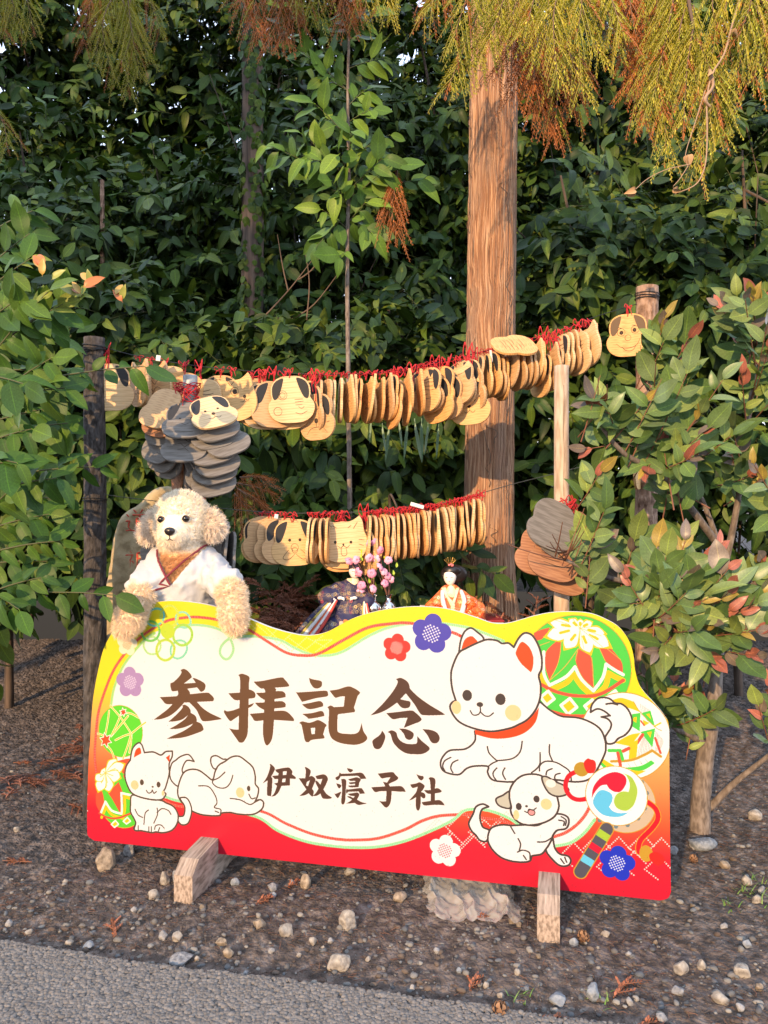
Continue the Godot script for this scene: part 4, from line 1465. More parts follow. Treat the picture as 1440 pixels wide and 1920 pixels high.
# ---------------------------------------------------------------- shrub reaching in from the left
func left_shrub() -> void:
	rng.seed = 424
	var base := Vector3(-1.5, ground_y(-1.5, -2.3) - 0.02, -2.3)
	var t := thing("evergreen_shrub", "large-leaved glossy evergreen shrub reaching in from the left edge", "shrub", base)
	var wood := MB.new()
	var tw := MB.new()
	var leaves := []
	var hub := [Vector3(-1.42, 0.75, -2.25), Vector3(-1.36, 1.05, -2.2), Vector3(-1.3, 1.35, -2.2)]
	wood.tube(smooth3(PackedVector3Array([base, hub[0], hub[1], hub[2], Vector3(-1.2, 1.7, -2.2)]), 6), 0.022, 0.006, 8, 0.12)
	var f := Vector3(0.0, 0.2, 1)
	for q in [[Vector3(-1.022, 1.458, -1.950), Vector3(-0.865, 1.549, -1.900), 8, 4], [Vector3(-0.996, 1.261, -1.900), Vector3(-0.799, 1.469, -1.850), 9, 5], [Vector3(-0.995, 1.323, -1.950), Vector3(-0.785, 1.444, -1.900), 10, 5], [Vector3(-0.968, 1.350, -1.950), Vector3(-0.769, 1.478, -1.950), 10, 5], [Vector3(-0.983, 1.379, -1.900), Vector3(-0.868, 1.430, -1.850), 7, 0], [Vector3(-0.982, 1.223, -1.950), Vector3(-0.617, 1.319, -1.980), 9, 0], [Vector3(-0.996, 1.169, -1.900), Vector3(-0.791, 1.303, -1.850), 9, 0], [Vector3(-0.996, 1.182, -1.900), Vector3(-0.764, 1.226, -1.850), 10, 0], [Vector3(-0.995, 1.108, -1.950), Vector3(-0.796, 1.149, -1.950), 9, 0], [Vector3(-0.996, 1.077, -1.900), Vector3(-0.819, 1.119, -1.800), 7, 0], [Vector3(-0.995, 1.001, -1.950), Vector3(-0.719, 1.048, -1.950), 10, 0], [Vector3(-0.996, 0.959, -1.900), Vector3(-0.782, 1.009, -1.850), 10, 0], [Vector3(-0.996, 0.894, -1.900), Vector3(-0.868, 0.997, -1.850), 7, 0], [Vector3(-1.060, 0.807, -2.050), Vector3(-0.857, 0.849, -2.050), 9, 0], [Vector3(-1.046, 0.694, -2.050), Vector3(-0.703, 0.727, -2.000), 9, 0], [Vector3(-1.048, 0.699, -2.000), Vector3(-0.883, 0.754, -2.000), 8, 0], [Vector3(-1.101, 0.775, -2.100), Vector3(-0.898, 0.790, -2.100), 8, 0], [Vector3(-1.101, 0.862, -2.100), Vector3(-0.907, 0.920, -2.100), 9, 0],
		[Vector3(-1.101, 1.499, -2.100), Vector3(-0.885, 1.415, -2.050), 9, 0], [Vector3(-1.101, 1.383, -2.100), Vector3(-0.888, 1.383, -2.100), 10, 0], [Vector3(-1.127, 1.306, -2.150), Vector3(-0.888, 1.320, -2.150), 10, 0], [Vector3(-1.127, 1.157, -2.150), Vector3(-0.919, 1.217, -2.150), 10, 0], [Vector3(-1.127, 1.039, -2.150), Vector3(-0.928, 1.083, -2.150), 10, 0], [Vector3(-1.153, 0.950, -2.200), Vector3(-0.909, 0.966, -2.200), 9, 0], [Vector3(-1.153, 1.588, -2.200), Vector3(-1.001, 1.724, -2.200), 8, 0], [Vector3(-1.153, 1.694, -2.200), Vector3(-1.015, 1.804, -2.250), 8, 0], [Vector3(-1.049, 0.745, -1.950), Vector3(-0.904, 0.684, -1.900), 7, 0], [Vector3(-0.968, 1.044, -1.800), Vector3(-0.833, 1.029, -1.750), 6, 0], [Vector3(-0.968, 1.243, -1.800), Vector3(-0.821, 1.210, -1.750), 6, 0], [Vector3(-1.153, 1.466, -2.200), Vector3(-0.919, 1.489, -2.200), 9, 0], [Vector3(-1.153, 1.254, -2.200), Vector3(-0.960, 1.261, -2.200), 9, 0]]:
		var d: Vector3 = q[1] - q[0]
		var h: Vector3 = hub[0] if q[0].y < 0.9 else (hub[1] if q[0].y < 1.15 else hub[2])
		wood.tube(smooth3(PackedVector3Array([h, h.lerp(q[0], 0.6) + Vector3(0, 0.02, 0), q[0]]), 4), 0.008, 0.0034, 5)
		if q[2] == 0:
			shoot(leaves, tw, q[0], d, d.length(), 7, 0.085, f, 0.05, 0.0028, 0.3, 4)
		else:
			shoot(leaves, tw, q[0], d + Vector3(0, 0.02, 0), d.length() * 1.02, q[2] + 1, 0.08, f, 0.12, 0.003, 0.42, 4, [4] if q[3] else [])
	obj("trunk", local(wood, base).mesh(), M.stem_grey, t)
	tag(obj("twigs", local(tw, base).mesh(), M.twig_green, t), "", "", "", "stuff")
	dress(t, leaves, "camellia", leaf_set(0.47, 0.22, 0.2), 300)
	# orange new shoots on top
	for q in [[Vector3(-0.815, 1.491, -1.860), 5], [Vector3(-0.739, 1.458, -1.880), 4], [Vector3(-0.666, 1.458, -1.950), 3], [Vector3(-0.710, 1.477, -1.900), 3]]:
		for k in q[1]:
			var y := Vector3(rnd(-0.8, 0.9), rnd(0.2, 1.1), rnd(-0.2, 0.5))
			obj("young_leaf", leaf_mesh(0.4, 0.4, 0.3), [mat(0.42, 0.13, 0.03, 0.45), mat(0.4, 0.25, 0.05, 0.45), mat(0.25, 0.27, 0.06, 0.45)][k % 3], t, Transform3D(basis_of(y, Vector3(0.2, 0.3, 1)).scaled_local(Vector3.ONE * rnd(0.035, 0.06)), q[0] - base + rv() * 0.012))

# ---------------------------------------------------------------- red-tipped shrub on the right
func photinia() -> void:
	rng.seed = 515
	var base := Vector3(0.939, -0.025, -2.300)
	base.y = ground_y(base.x, base.z) - 0.015
	var t := thing("red_tipped_shrub", "broad-leaved shrub with red new shoots on a grey forked trunk right of the sign", "shrub", base)
	var wood := MB.new()
	var tw := MB.new()
	var leaves := []
	var fork := Vector3(0.961, 0.230, -2.300)
	wood.tube(smooth3(PackedVector3Array([base, Vector3(0.944, 0.095, -2.300), fork, Vector3(0.979, 0.333, -2.300), Vector3(1.013, 0.499, -2.350), Vector3(1.013, 0.661, -2.350)]), 8), 0.031, 0.015, 12, 0.06)
	var limbs := [[Vector3(0.964, 0.222, -2.300), Vector3(0.892, 0.270, -2.270), Vector3(0.841, 0.296, -2.250), Vector3(0.728, 0.419, -2.200)], [Vector3(0.968, 0.040, -2.300), Vector3(1.016, 0.129, -2.250), Vector3(1.077, 0.214, -2.200), Vector3(1.157, 0.312, -2.150)], [Vector3(1.013, 0.612, -2.350), Vector3(0.857, 0.722, -2.300), Vector3(0.636, 0.858, -2.250), Vector3(0.546, 0.920, -2.200)], [Vector3(1.013, 0.580, -2.350), Vector3(0.807, 0.687, -2.250), Vector3(0.608, 0.742, -2.150), Vector3(0.492, 0.790, -2.100)], [Vector3(1.013, 0.644, -2.350), Vector3(1.013, 0.823, -2.350), Vector3(0.904, 1.047, -2.300), Vector3(0.760, 1.292, -2.250)], [Vector3(1.013, 0.661, -2.350), Vector3(1.047, 0.920, -2.300), Vector3(1.055, 1.168, -2.250), Vector3(1.062, 1.375, -2.200)], [Vector3(1.013, 0.823, -2.350), Vector3(0.804, 1.011, -2.200), Vector3(0.652, 1.079, -2.100), Vector3(0.566, 1.160, -2.050)], [Vector3(0.999, 0.619, -2.300), Vector3(1.077, 0.738, -2.200), Vector3(1.130, 0.862, -2.100)], [Vector3(0.983, 0.492, -2.300), Vector3(0.826, 0.572, -2.100), Vector3(0.703, 0.630, -2.000)]]
	for l in limbs:
		wood.tube(smooth3(PackedVector3Array(l), 6), 0.012, 0.004, 8, 0.1)
	var f := Vector3(-0.35, 0.15, 1)
	var ends := [[1110,860,2.1],[1120,830,2.0],[1230,720,2.1],[1260,680,2.15],[1300,650,2.1],[1345,640,2.1],[1400,640,2.05],[1430,660,2.0],[1380,700,2.0],[1310,720,2.05],[1250,800,2.0],[1300,780,1.95],[1360,780,1.95],[1420,760,1.95],[1430,840,1.95],[1340,850,2.0],[1280,860,2.1],[1200,860,2.15],[1100,980,2.0],[1150,960,2.05],[1180,1010,2.0],[1090,1060,2.0],[1020,1100,1.98],[1060,1120,1.95],[1120,1090,1.95],[1150,1130,1.9],[1210,1100,1.95],[1240,1040,2.0],[1290,970,2.05],[1350,930,2.0],[1420,920,1.95],[1400,1000,1.9],[1330,1050,1.95],[1390,1080,1.9],[1435,1060,1.9],[1280,1130,1.9],[1350,1150,1.9],[1420,1170,1.85],[1240,1180,1.95],[1220,1230,2.0],[1290,1200,1.85],[1340,1230,1.85],[1400,1240,1.85],[1430,1290,1.85],[1260,1290,2.05],[1330,1300,1.9],[1380,1330,1.9],[1240,1330,2.1],[1300,1360,2.15],[1420,1380,2.0],[1210,900,2.2],[1150,1060,2.1],[1255,940,2.2],[1380,880,2.15],[1320,1180,2.2],[1200,1170,2.1],[1280,1250,2.1],[1400,1140,2.1],[1300,1060,2.2],[1280,740,2.3],[1360,720,2.3],[1420,980,2.2],[1150,880,2.0],[1260,1390,2.1],[1350,1380,1.95],[1410,1330,1.9],[1300,1320,2.0],[1430,1200,1.85],[1375,1260,1.9],[1095,1118,1.98],[1040,1132,1.95],[1180,840,2.05],[1120,800,1.98],[1165,735,2.0]]
	for i in range(ends.size() - 1, -1, -1):
		if ends[i][0] > 1180 or ends[i][1] > 1000:
			ends.append([ends[i][0] + rnd(-70, 70), maxf(ends[i][1] + rnd(-55, 75), 690.0 if ends[i][0] < 1240 else 0.0), ends[i][2] + rnd(0.0, 0.2)])
	for i in ends.size():
		var e: Array = ends[i]
		var p := Vector3((e[0] - 720) / 1450.0 * e[2], 0.92 - (e[1] - 960) / 1450.0 * e[2], -e[2])
		var best: Vector3 = fork
		for l in limbs:
			for q in smooth3(PackedVector3Array(l), 4):
				if q.distance_to(p) < best.distance_to(p):
					best = q
		var d := p - best
		var l := clampf(d.length(), 0.17, 0.3)
		var s := p - d.normalized() * l
		if d.length() > l:
			wood.tube(smooth3(PackedVector3Array([best, best.lerp(s, 0.5) + rv() * 0.015, s]), 4), 0.004, 0.0022, 5)
		var up := d.normalized() + Vector3(rnd(-0.35, 0.2), 0.75, 0.25)
		shoot(leaves, tw, s, up, l * 1.0, 8 + rng.randi() % 3, 0.082, f, -0.1, 0.0024, -0.12, 4, [4, 4, 5, 6] if rng.randf() < 0.6 else [])
	leaves = leaves.filter(func(l): return not (l[0].origin.x < 0.76 and l[0].origin.y > 1.22) and not (l[0].origin.x < 0.55 and l[0].origin.y > 0.77))
	for l in leaves:
		if l[1] < 4 and rng.randf() < 0.05:
			l[1] = 6
	obj("trunk", local(wood, base).mesh(), M.stem_grey, t)
	tag(obj("twigs", local(tw, base).mesh(), M.twig_red, t), "", "", "", "stuff")
	dress(t, leaves, "photinia", leaf_set(0.5, 0.2, 0.12), 300)

# ---------------------------------------------------------------- trees standing outside the picture to the left, towards the sun
func off_frame_trees() -> void:
	var oval := leaf_set(0.42, 0.28, 0.22)
	for q in OFF_TREES:
		bush("roadside_tree", q[6], "tree", "trees across the road", q[0], q[1], q[2], q[3], q[4], q[5], 0.16, 0, oval, 6, true, 0.06)

# ---------------------------------------------------------------- wooden plaques
const DOG_HALF := "0,0 18,-1 33,-8 42,-22 43,-38 42,-47 49,-58 50,-72 42,-88 25,-98 0,-100"
const CAT_HALF := "0,-11 15,-12 27,-8 39,0! 45,-13 47,-33 52,-50 51,-70 40,-89 22,-98 0,-100"
const EAR_R := "15,-4 31,-10 39,-22 40,-40 36,-49 28,-45 21,-30 16,-15"
# strokes of the drawings, in hundredths of a plaque's height; o = filled dot, c = ring
const FACES := {
	"sweet": ["o -14,-45 3", "o 14,-45 3", "o 0,-58 4.5", "0,-62 0,-68 -8,-73 -14,-69", "0,-68 8,-73 14,-69"],
	"pug": ["c -16,-42 6", "o -16,-42 3", "c 16,-42 6", "o 16,-42 3", "o 0,-58 6", "0,-64 0,-72", "-30,-86 -18,-75 0,-72 18,-75 30,-86", "-38,-62 -30,-64", "38,-62 30,-64", "-8,-30 -3,-36", "8,-30 3,-36"],
	"wink": ["c -18,-40 10", "c -18,-40 6", "8,-50 26,-50", "8,-56 27,-55", "9,-62 24,-62", "c -30,-74 9", "8,-78 20,-82 34,-76", "15,-66 22,-70 28,-66"],
	"tongue": ["o -17,-55 3.5", "o 17,-57 3.5", "o 0,-61 2.5", "-14,-62 -7,-68 0,-64 7,-68 14,-63", "-5,-68 -6,-82 0,-86 6,-82 5,-68", "-46,-52 -32,-50", "-46,-62 -32,-60", "-40,-74 -30,-70", "46,-54 34,-52", "44,-66 33,-62", "40,-78 32,-73", "-22,-18 -12,-24", "20,-20 12,-26", "-30,-14 -22,-22", "34,-14 24,-28"],
	"smile": ["c -16,-42 9", "o -15,-43 5", "c 16,-38 9", "o 15,-39 5", "c -1,-56 7", "-28,-68 -16,-78 2,-80 18,-74 26,-60", "-16,-76 -6,-86 8,-86 16,-76", "-22,-30 -14,-33", "10,-27 18,-29"],
	"whisker": ["c 4,-36 9", "o 5,-37 6", "o 26,-50 4", "26,-54 22,-60 14,-60", "26,-54 32,-59 36,-56", "-42,-44 -26,-46", "-42,-54 -26,-54", "-38,-66 -24,-62", "-10,-12 -4,-22 6,-14"],
	"hound": ["o -10,-44 3.5", "o 12,-44 3.5", "c 0,-60 8", "c 0,-66 6", "-12,-64 -26,-82 -14,-86 0,-74", "12,-64 26,-80 16,-86 2,-74"],
	"notes": ["-24,-26 20,-24", "-28,-34 -6,-33", "0,-33 26,-32", "-30,-43 24,-41", "-28,-52 -10,-51", "-4,-51 28,-50", "-26,-62 10,-60", "-20,-70 22,-69"],
	"scrawl": ["-20,-30 -8,-24 4,-34 16,-26", "-18,-42 -4,-36 8,-46 20,-38", "-24,-56 -10,-50 2,-60 14,-52 22,-58", "-14,-68 0,-64 10,-72"],
	"weathered": ["o -12,-46 2", "o 12,-46 2", "-8,-60 0,-64 8,-60", "-20,-82 18,-84"],
}
var board_mesh := {}
var face_mesh := {}
var cords := []
const PS := 0.148
const PT := 0.0082

func outline(half: String) -> PackedVector2Array:
	var d := read(half.split(" "), 0)
	var p: PackedVector2Array = d[0]
	var c: PackedByteArray = d[1]
	for i in range(p.size() - 2, 0, -1):
		p.append(Vector2(-p[i].x, p[i].y))
		c.append(c[i])
	return smooth(p, c, true, 4)

func plate(o: PackedVector2Array, s: float, z0: float, z1: float, b: float) -> ArrayMesh:
	var mb := MB.new()
	var n := o.size()
	var cw := Geometry2D.is_polygon_clockwise(o)
	var mid := Vector2.ZERO
	for p in o:
		mid += p / n
	for l in [[z0, b], [z0 + b, 0.0], [z1 - b, 0.0], [z1, b]]:
		for p in o:
			var q: Vector2 = p * 0.01 * s
			q -= (p - mid).normalized() * l[1]
			mb.add(Vector3(q.x, q.y, l[0]))
	for j in 3:
		for i in n:
			var k := (i + 1) % n
			if cw:
				mb.quad(j * n + k, j * n + i, (j + 1) * n + i, (j + 1) * n + k)
			else:
				mb.quad(j * n + i, j * n + k, (j + 1) * n + k, (j + 1) * n + i)
	var idx := Geometry2D.triangulate_polygon(o)
	for i in range(0, idx.size(), 3):
		var a := o[idx[i]]
		var ccw := (o[idx[i + 1]] - a).cross(o[idx[i + 2]] - a) > 0.0
		var f := 3 * n
		if ccw:
			mb.tri(f + idx[i], f + idx[i + 1], f + idx[i + 2])
			mb.tri(idx[i], idx[i + 2], idx[i + 1])
		else:
			mb.tri(f + idx[i], f + idx[i + 2], f + idx[i + 1])
			mb.tri(idx[i], idx[i + 1], idx[i + 2])
	return mb.mesh(true)

func ribbon(mb: MB, p: PackedVector2Array, w: float, z: float) -> void:
	var f := mb.v.size()
	for i in p.size():
		var d := (p[mini(i + 1, p.size() - 1)] - p[maxi(i - 1, 0)]).normalized().orthogonal()
		var k := w * (0.55 + 0.45 * sin(PI * (i + 0.5) / p.size()))
		mb.add(Vector3(p[i].x + d.x * k, p[i].y + d.y * k, z))
		mb.add(Vector3(p[i].x - d.x * k, p[i].y - d.y * k, z))
	for i in p.size() - 1:
		var a := f + i * 2
		var nn := (mb.v[a + 1] - mb.v[a]).cross(mb.v[a + 2] - mb.v[a])
		if nn.z > 0:
			mb.quad(a, a + 1, a + 3, a + 2)
		else:
			mb.quad(a, a + 2, a + 3, a + 1)

func drawing(which: String) -> ArrayMesh:
	var mb := MB.new()
	var z := PT * 0.5 + 0.0004
	for s in FACES[which]:
		var w: PackedStringArray = s.split(" ")
		if w[0] == "o" or w[0] == "c":
			var q := w[1].split(",")
			var c := Vector2(q[0].to_float(), q[1].to_float()) * 0.01 * PS
			var r := w[2].to_float() * 0.01 * PS
			var p := PackedVector2Array()
			for k in 15:
				p.append(c + Vector2(cos(TAU * k / 14.0), sin(TAU * k / 14.0)) * (r if w[0] == "c" else r * 0.5))
			ribbon(mb, p, 0.0008 if w[0] == "c" else r * 0.52, z)
		else:
			var d := read(w, 0)
			var p: PackedVector2Array = smooth(d[0], d[1], false, 5)
			for i in p.size():
				p[i] *= 0.01 * PS
			if which == "notes" or which == "scrawl":
				for i in p.size():
					p[i] += Vector2(sin(i * 5.1), cos(i * 7.3)) * 0.0018
			ribbon(mb, p, 0.0009, z)
	return mb.mesh()

func cord_mesh(drop: float, seed_: int) -> ArrayMesh:  # from the hole (origin) up and over the wire and back, with a knot and two loose ends
	var g := RandomNumberGenerator.new()
	g.seed = seed_
	var j := func(s: float) -> Vector3: return Vector3(g.randf_range(-s, s), g.randf_range(-s, s), g.randf_range(-s, s))
	var mb := MB.new()
	mb.tube(smooth3(PackedVector3Array([Vector3(0, -0.009, PT * 0.7), Vector3(0.002, 0.004, PT * 0.6), Vector3(0.003, drop * 0.6, 0.004) + j.call(0.003), Vector3(0.001, drop + 0.003, 0.002), Vector3(-0.003, drop * 0.6, -0.003) + j.call(0.003), Vector3(-0.001, 0.004, -PT * 0.6), Vector3(0, -0.009, -PT * 0.7)]), 5), 0.0017, 0.0017, 5)
	var k = Vector3(0, drop * 0.75, 0.003) + j.call(0.003)
	mb.ball(k, Vector3.ONE * 0.0042, 7)
	for s in [-1.0, 1.0]:
		mb.tube(smooth3(PackedVector3Array([k, k + Vector3(s * 0.012, 0.01, 0.004) + j.call(0.006), k + Vector3(s * 0.016, 0.0, 0.007) + j.call(0.008), k + Vector3(s * 0.006, -0.004, 0.006) + j.call(0.004), k]), 4), 0.0015, 0.0015, 4)
		mb.tube(smooth3(PackedVector3Array([k, k + Vector3(s * 0.006, -0.006, 0.007) + j.call(0.004), k + Vector3(s * 0.008, -0.022, 0.008) + j.call(0.008)]), 4), 0.0015, 0.0012, 4)
	return mb.mesh()

func plaque(hang: Vector3, turn: Basis, cat: bool, face: String, wood: Material, label: String, group := "", drop := 0.026, ears: Material = null, cord_ := true, size := 1.0) -> Node3D:
	if board_mesh.is_empty():
		board_mesh.dog = plate(outline(DOG_HALF), PS, -PT * 0.5, PT * 0.5, 0.0007)
		board_mesh.cat = plate(outline(CAT_HALF), PS, -PT * 0.5, PT * 0.5, 0.0007)
		var d := read(EAR_R.split(" "), 0)
		var e: PackedVector2Array = smooth(d[0], d[1], true, 4)
		var e2 := PackedVector2Array()
		for q in e:
			e2.append(Vector2(-q.x, q.y))
		for z in [[PT * 0.5 - 0.001, PT * 0.5 + 0.0003, "f"], [-PT * 0.5 - 0.0003, -PT * 0.5 + 0.001, "b"]]:
			board_mesh["ear0"] = plate(e, PS, -PT * 0.5 - 0.0003, PT * 0.5 + 0.0003, 0.0001)
			board_mesh["ear1"] = plate(e2, PS, -PT * 0.5 - 0.0003, PT * 0.5 + 0.0003, 0.0001)
		for k in FACES:
			face_mesh[k] = drawing(k)
		for k in 5:
			cords.append(cord_mesh(0.026, 60 + k))
	var t := thing("plaque", label, "wooden plaque", hang - Vector3(0, drop if cord_ else 0.0, 0), group)
	t.basis = turn * Basis().scaled(Vector3.ONE * size)
	obj("board", board_mesh.cat if cat else board_mesh.dog, wood, t)
	if ears != null and not cat:
		obj("ear", board_mesh.ear0, ears, t)
		obj("ear", board_mesh.ear1, ears, t)
	if face != "":
		obj("drawing", face_mesh[face], M.ink, t)
	if cord_:
		var c := obj("cord", cords[rng.randi() % 5], M.cord, t)
		c.basis = turn.inverse() * Basis(Vector3.UP, rnd(-0.5, 0.5)) * Basis().scaled(Vector3(1, drop / 0.026, 1))
	return t

func ypr(yaw: float, pitch := 0.0, roll := 0.0) -> Basis:
	return Basis.from_euler(Vector3(deg_to_rad(pitch), deg_to_rad(yaw), deg_to_rad(roll)))

func toward(hang: Vector3, mid: Vector3, face: Vector3) -> Basis:  # a plaque hanging from hang with its middle at mid
	return basis_of(hang - mid, face)

func plaques() -> void:
	rng.seed = 717
	var W: Array = M.plaque
	# upper wire, left group: what, where (x along the wire), drop, turn
	var up := [
		[Vector3(-0.872, 2.542, -2.450), 0.05, ypr(8, 3, 2), false, "", W[0], M.ear, "dark-eared dog plaque hanging alone against the dark post, half hidden by leaves"],
		[Vector3(-0.777, 2.549, -2.460), 0.012, ypr(-52, 0, -3), true, "sweet", W[2], null, "cat-eared plaque turned aside at the left end of the upper row"],
		[Vector3(-0.740, 2.549, -2.460), 0.016, ypr(-30, 4, 3), true, "scrawl", W[2], null, "cat-eared plaque overlapping the left-end one on the upper row"],
		[Vector3(-0.695, 2.555, -2.470), 0.018, ypr(12, 4, 5), false, "notes", W[0], null, "plain plaque back with lines of handwriting, second face-on one left of the capped pole"],
		[Vector3(-0.637, 2.552, -2.465), 0.03, ypr(5, 5, -4), false, "notes", W[3], null, "large pale plaque back with handwriting just left of the capped pole top"],
		[Vector3(-0.587, 2.559, -2.475), 0.045, ypr(-10, 6, 6), false, "notes", W[0], null, "pale plaque back with handwriting just right of the capped pole top"],
		[Vector3(-0.528, 2.575, -2.500), 0.02, ypr(-20, 3, -2), false, "", W[2], M.ear, "dark-eared plaque behind the whiskered one right of the capped pole"],
		[Vector3(-0.487, 2.555, -2.470), 0.022, ypr(-14, 3, 6), true, "whisker", W[1], null, "whiskered cat plaque with one big ringed eye on the upper row"],
		[Vector3(-0.428, 2.588, -2.520), 0.022, ypr(16, 2, 6), false, "", W[2], null, "plain tan plaque behind the three dark-eared ones"],
		[Vector3(-0.402, 2.575, -2.500), 0.034, ypr(18, 3, 3), false, "scrawl", W[1], M.ear, "first of three overlapped dark-eared plaques left of the winking dog plaque"],
		[Vector3(-0.383, 2.569, -2.490), 0.04, ypr(22, 3, 2), false, "scrawl", W[0], M.ear, "second of three overlapped dark-eared plaques left of the winking dog plaque"],
		[Vector3(-0.352, 2.562, -2.480), 0.034, ypr(20, 2, 0), false, "", W[2], M.ear, "third of three overlapped dark-eared plaques, directly behind the winking dog plaque"],
		[Vector3(-0.319, 2.575, -2.500), 0.036, ypr(-4, 4, 5), false, "", W[1], null, "plain plaque whose lower rim shows under the winking dog plaque"],
		[Vector3(-0.300, 2.549, -2.460), 0.018, ypr(-3, 5, 3), false, "wink", W[0], M.ear, "winking dog plaque with a ringed eye and one dark ear, face-on in the upper row"],
		[Vector3(-0.257, 2.588, -2.520), 0.022, ypr(-40, 2, 0), false, "", W[1], M.ear, "turned plaque just above the frowning dog plaque"],
		[Vector3(-0.219, 2.562, -2.480), 0.07, ypr(-38, 3, 2), false, "pug", W[2], M.ear, "frowning dog plaque hanging low under the upper row"],
		[Vector3(0.281, 2.628, -2.580), 0.088, ypr(-30, 4, 2), false, "sweet", W[1], M.ear, "tan dog plaque hanging low in front of the cedar trunk"],
		[Vector3(0.855, 2.721, -2.720), 0.028, ypr(-12, 4, 3), false, "smile", W[3], M.ear_brown, "smiling brown-eared dog plaque hanging alone beside the bark-covered post"]]
	for q in up:
		var p := on_wire(WIRE_UP, q[0].x)
		p.z = q[0].z
		plaque(p, q[2], q[3], q[4], q[5], q[7], "plaques on the upper wire", q[1], q[6])
	# packed edge-on run
	var a := Vector3(-0.225, 2.582, -2.510).x
	var b := Vector3(0.718, 2.714, -2.710).x
	var n := 46
	for i in n:
		var f := float(i) / (n - 1)
		var x := lerpf(a, b, f) + rnd(-0.003, 0.003)
		var p := on_wire(WIRE_UP, x)
		var half := i > 16 and i < 25
		var yaw := rnd(-84, -68) if not half else rnd(-58, -42)
		var deep := rnd(0.012, 0.022) + (rnd(0.015, 0.05) if rng.randf() < 0.22 else 0.0)
		p.z += rnd(-0.012, 0.012)
		plaque(p, ypr(yaw, rnd(-9, 6), rnd(-9, 9)), rng.randf() < 0.2, ["", "scrawl", "sweet", "notes"][rng.randi() % 4], W[rng.randi() % 4],
			"half-turned plaque in the upper wire's fan left of the trunk, %s from the left" % ORDINAL[i - 17] if half else ("edge-on plaque on the upper wire left of the trunk, %s from the left" % ORDINAL[i] if i < 17 else "edge-on plaque on the upper wire right of the trunk, %s from the right" % ORDINAL[n - 1 - i]),
			"half-turned plaques on the upper wire" if half else ("edge-on plaques, left run of the upper wire" if i < 17 else "edge-on plaques, right run of the upper wire"), deep, M.ear if half or rng.randf() < 0.6 else null)
	# a plaque lying flat on top of the row
	var top := Vector3(0.427, 1.467, -2.560)
	plaque(top + Vector3(-0.068, 0.0, 0.0), basis_of(Vector3(-1, -0.10, 0.2), Vector3(0.0, 1.0, 0.75)), false, "notes", W[3], "pale handwritten plaque lying flat on top of the upper row beside the cedar trunk", "", 0.0, null, false)
	# lower wire
	var low := [
		[Vector3(-0.393, 2.575, -2.500), 0.016, ypr(14, 2, 4), false, "", W[1], M.ear, "dark-eared plaque at the left end of the lower row, rearmost of the overlapped five"],
		[Vector3(-0.373, 2.569, -2.490), 0.014, ypr(10, 3, -3), false, "scrawl", W[2], null, "tan plaque with a scrawled drawing near the left end of the lower row"],
		[Vector3(-0.345, 2.562, -2.480), 0.02, ypr(16, 3, 2), false, "scrawl", W[2], null, "plaque with a dark ink sketch between the scrawled plaque and the hound, lower row"],
		[Vector3(-0.317, 2.559, -2.475), 0.018, ypr(20, 2, 0), false, "", W[2], M.ear, "dark-eared plaque directly behind the hound plaque, lower row"],
		[Vector3(-0.287, 2.549, -2.460), 0.022, ypr(4, 4, 2), false, "hound", W[1], M.ear, "drooping-muzzle hound plaque with black ears, face-on in the lower row"],
		[Vector3(-0.140, 2.595, -2.530), 0.048, ypr(4, 4, 4), true, "", W[3], null, "rearmost of three stacked cat-eared plaques, lower row"],
		[Vector3(-0.135, 2.582, -2.510), 0.036, ypr(2, 4, -2), true, "", W[1], null, "middle one of three stacked cat-eared plaques, lower row"],
		[Vector3(-0.137, 2.569, -2.490), 0.014, ypr(-2, 4, 4), true, "tongue", W[0], null, "cat plaque sticking its tongue out, front of the stack in the lower row"],
		[Vector3(-0.064, 2.588, -2.520), 0.06, ypr(-62, 3, 4), false, "", W[1], M.ear, "dark-eared plaque hanging low beside the tongue-out cat plaque"]]
	for q in low:
		var p := on_wire(WIRE_LOW, q[0].x)
		p.z = q[0].z
		plaque(p, q[2], q[3], q[4], q[5], q[7], "plaques on the lower wire", q[1], q[6])
	for i in 4:
		var p := on_wire(WIRE_LOW, Vector3(-0.234, 2.575, -2.500).x + i * 0.0185)
		plaque(p, ypr(rnd(78, 90), rnd(-3, 3), rnd(-3, 3)), false, "", W[i], "edge-on plaque between the hound and the tongue-out cat, %s of four from the left" % ORDINAL[i], "four edge-on plaques on the lower wire", rnd(0.012, 0.02), M.ear)
	a = Vector3(-0.049, 2.588, -2.520).x
	b = Vector3(0.326, 2.641, -2.600).x
	n = 29
	for i in n:
		var f := float(i) / (n - 1)
		var p := on_wire(WIRE_LOW, lerpf(a, b, f) + rnd(-0.002, 0.002))
		plaque(p, ypr(rnd(-90, -72) - f * 6.0, rnd(-6, 6), rnd(-7, 7) - (4.0 if f > 0.9 else 0.0)), false, "", W[rng.randi() % 4], "edge-on plaque in the lower wire's packed run, %s from the left" % ORDINAL[i], "edge-on plaques of the lower wire", rnd(0.012, 0.026), M.ear if rng.randf() < 0.55 else null)
	# paper slips tied among them
	for q in [[Vector3(0.356, 1.438, -2.570), Vector3(0.008, 0.04, 0.002), "white paper slip tied on the upper wire beside the flat plaque"], [Vector3(0.108, 0.941, -2.520), Vector3(0.045, 0.012, 0.002), "white paper slip tied across the lower wire"], [Vector3(0.097, 0.877, -2.520), Vector3(0.008, 0.05, 0.002), "white paper strip hanging among the edge-on plaques of the lower wire"], [Vector3(-0.341, 0.906, -2.450), Vector3(0.012, 0.014, 0.004), "small white cord knot on the lower wire above the ink-sketch plaque"], [Vector3(-0.712, 1.405, -2.440), Vector3(0.014, 0.018, 0.004), "small white cord knot at the left of the upper wire"]]:
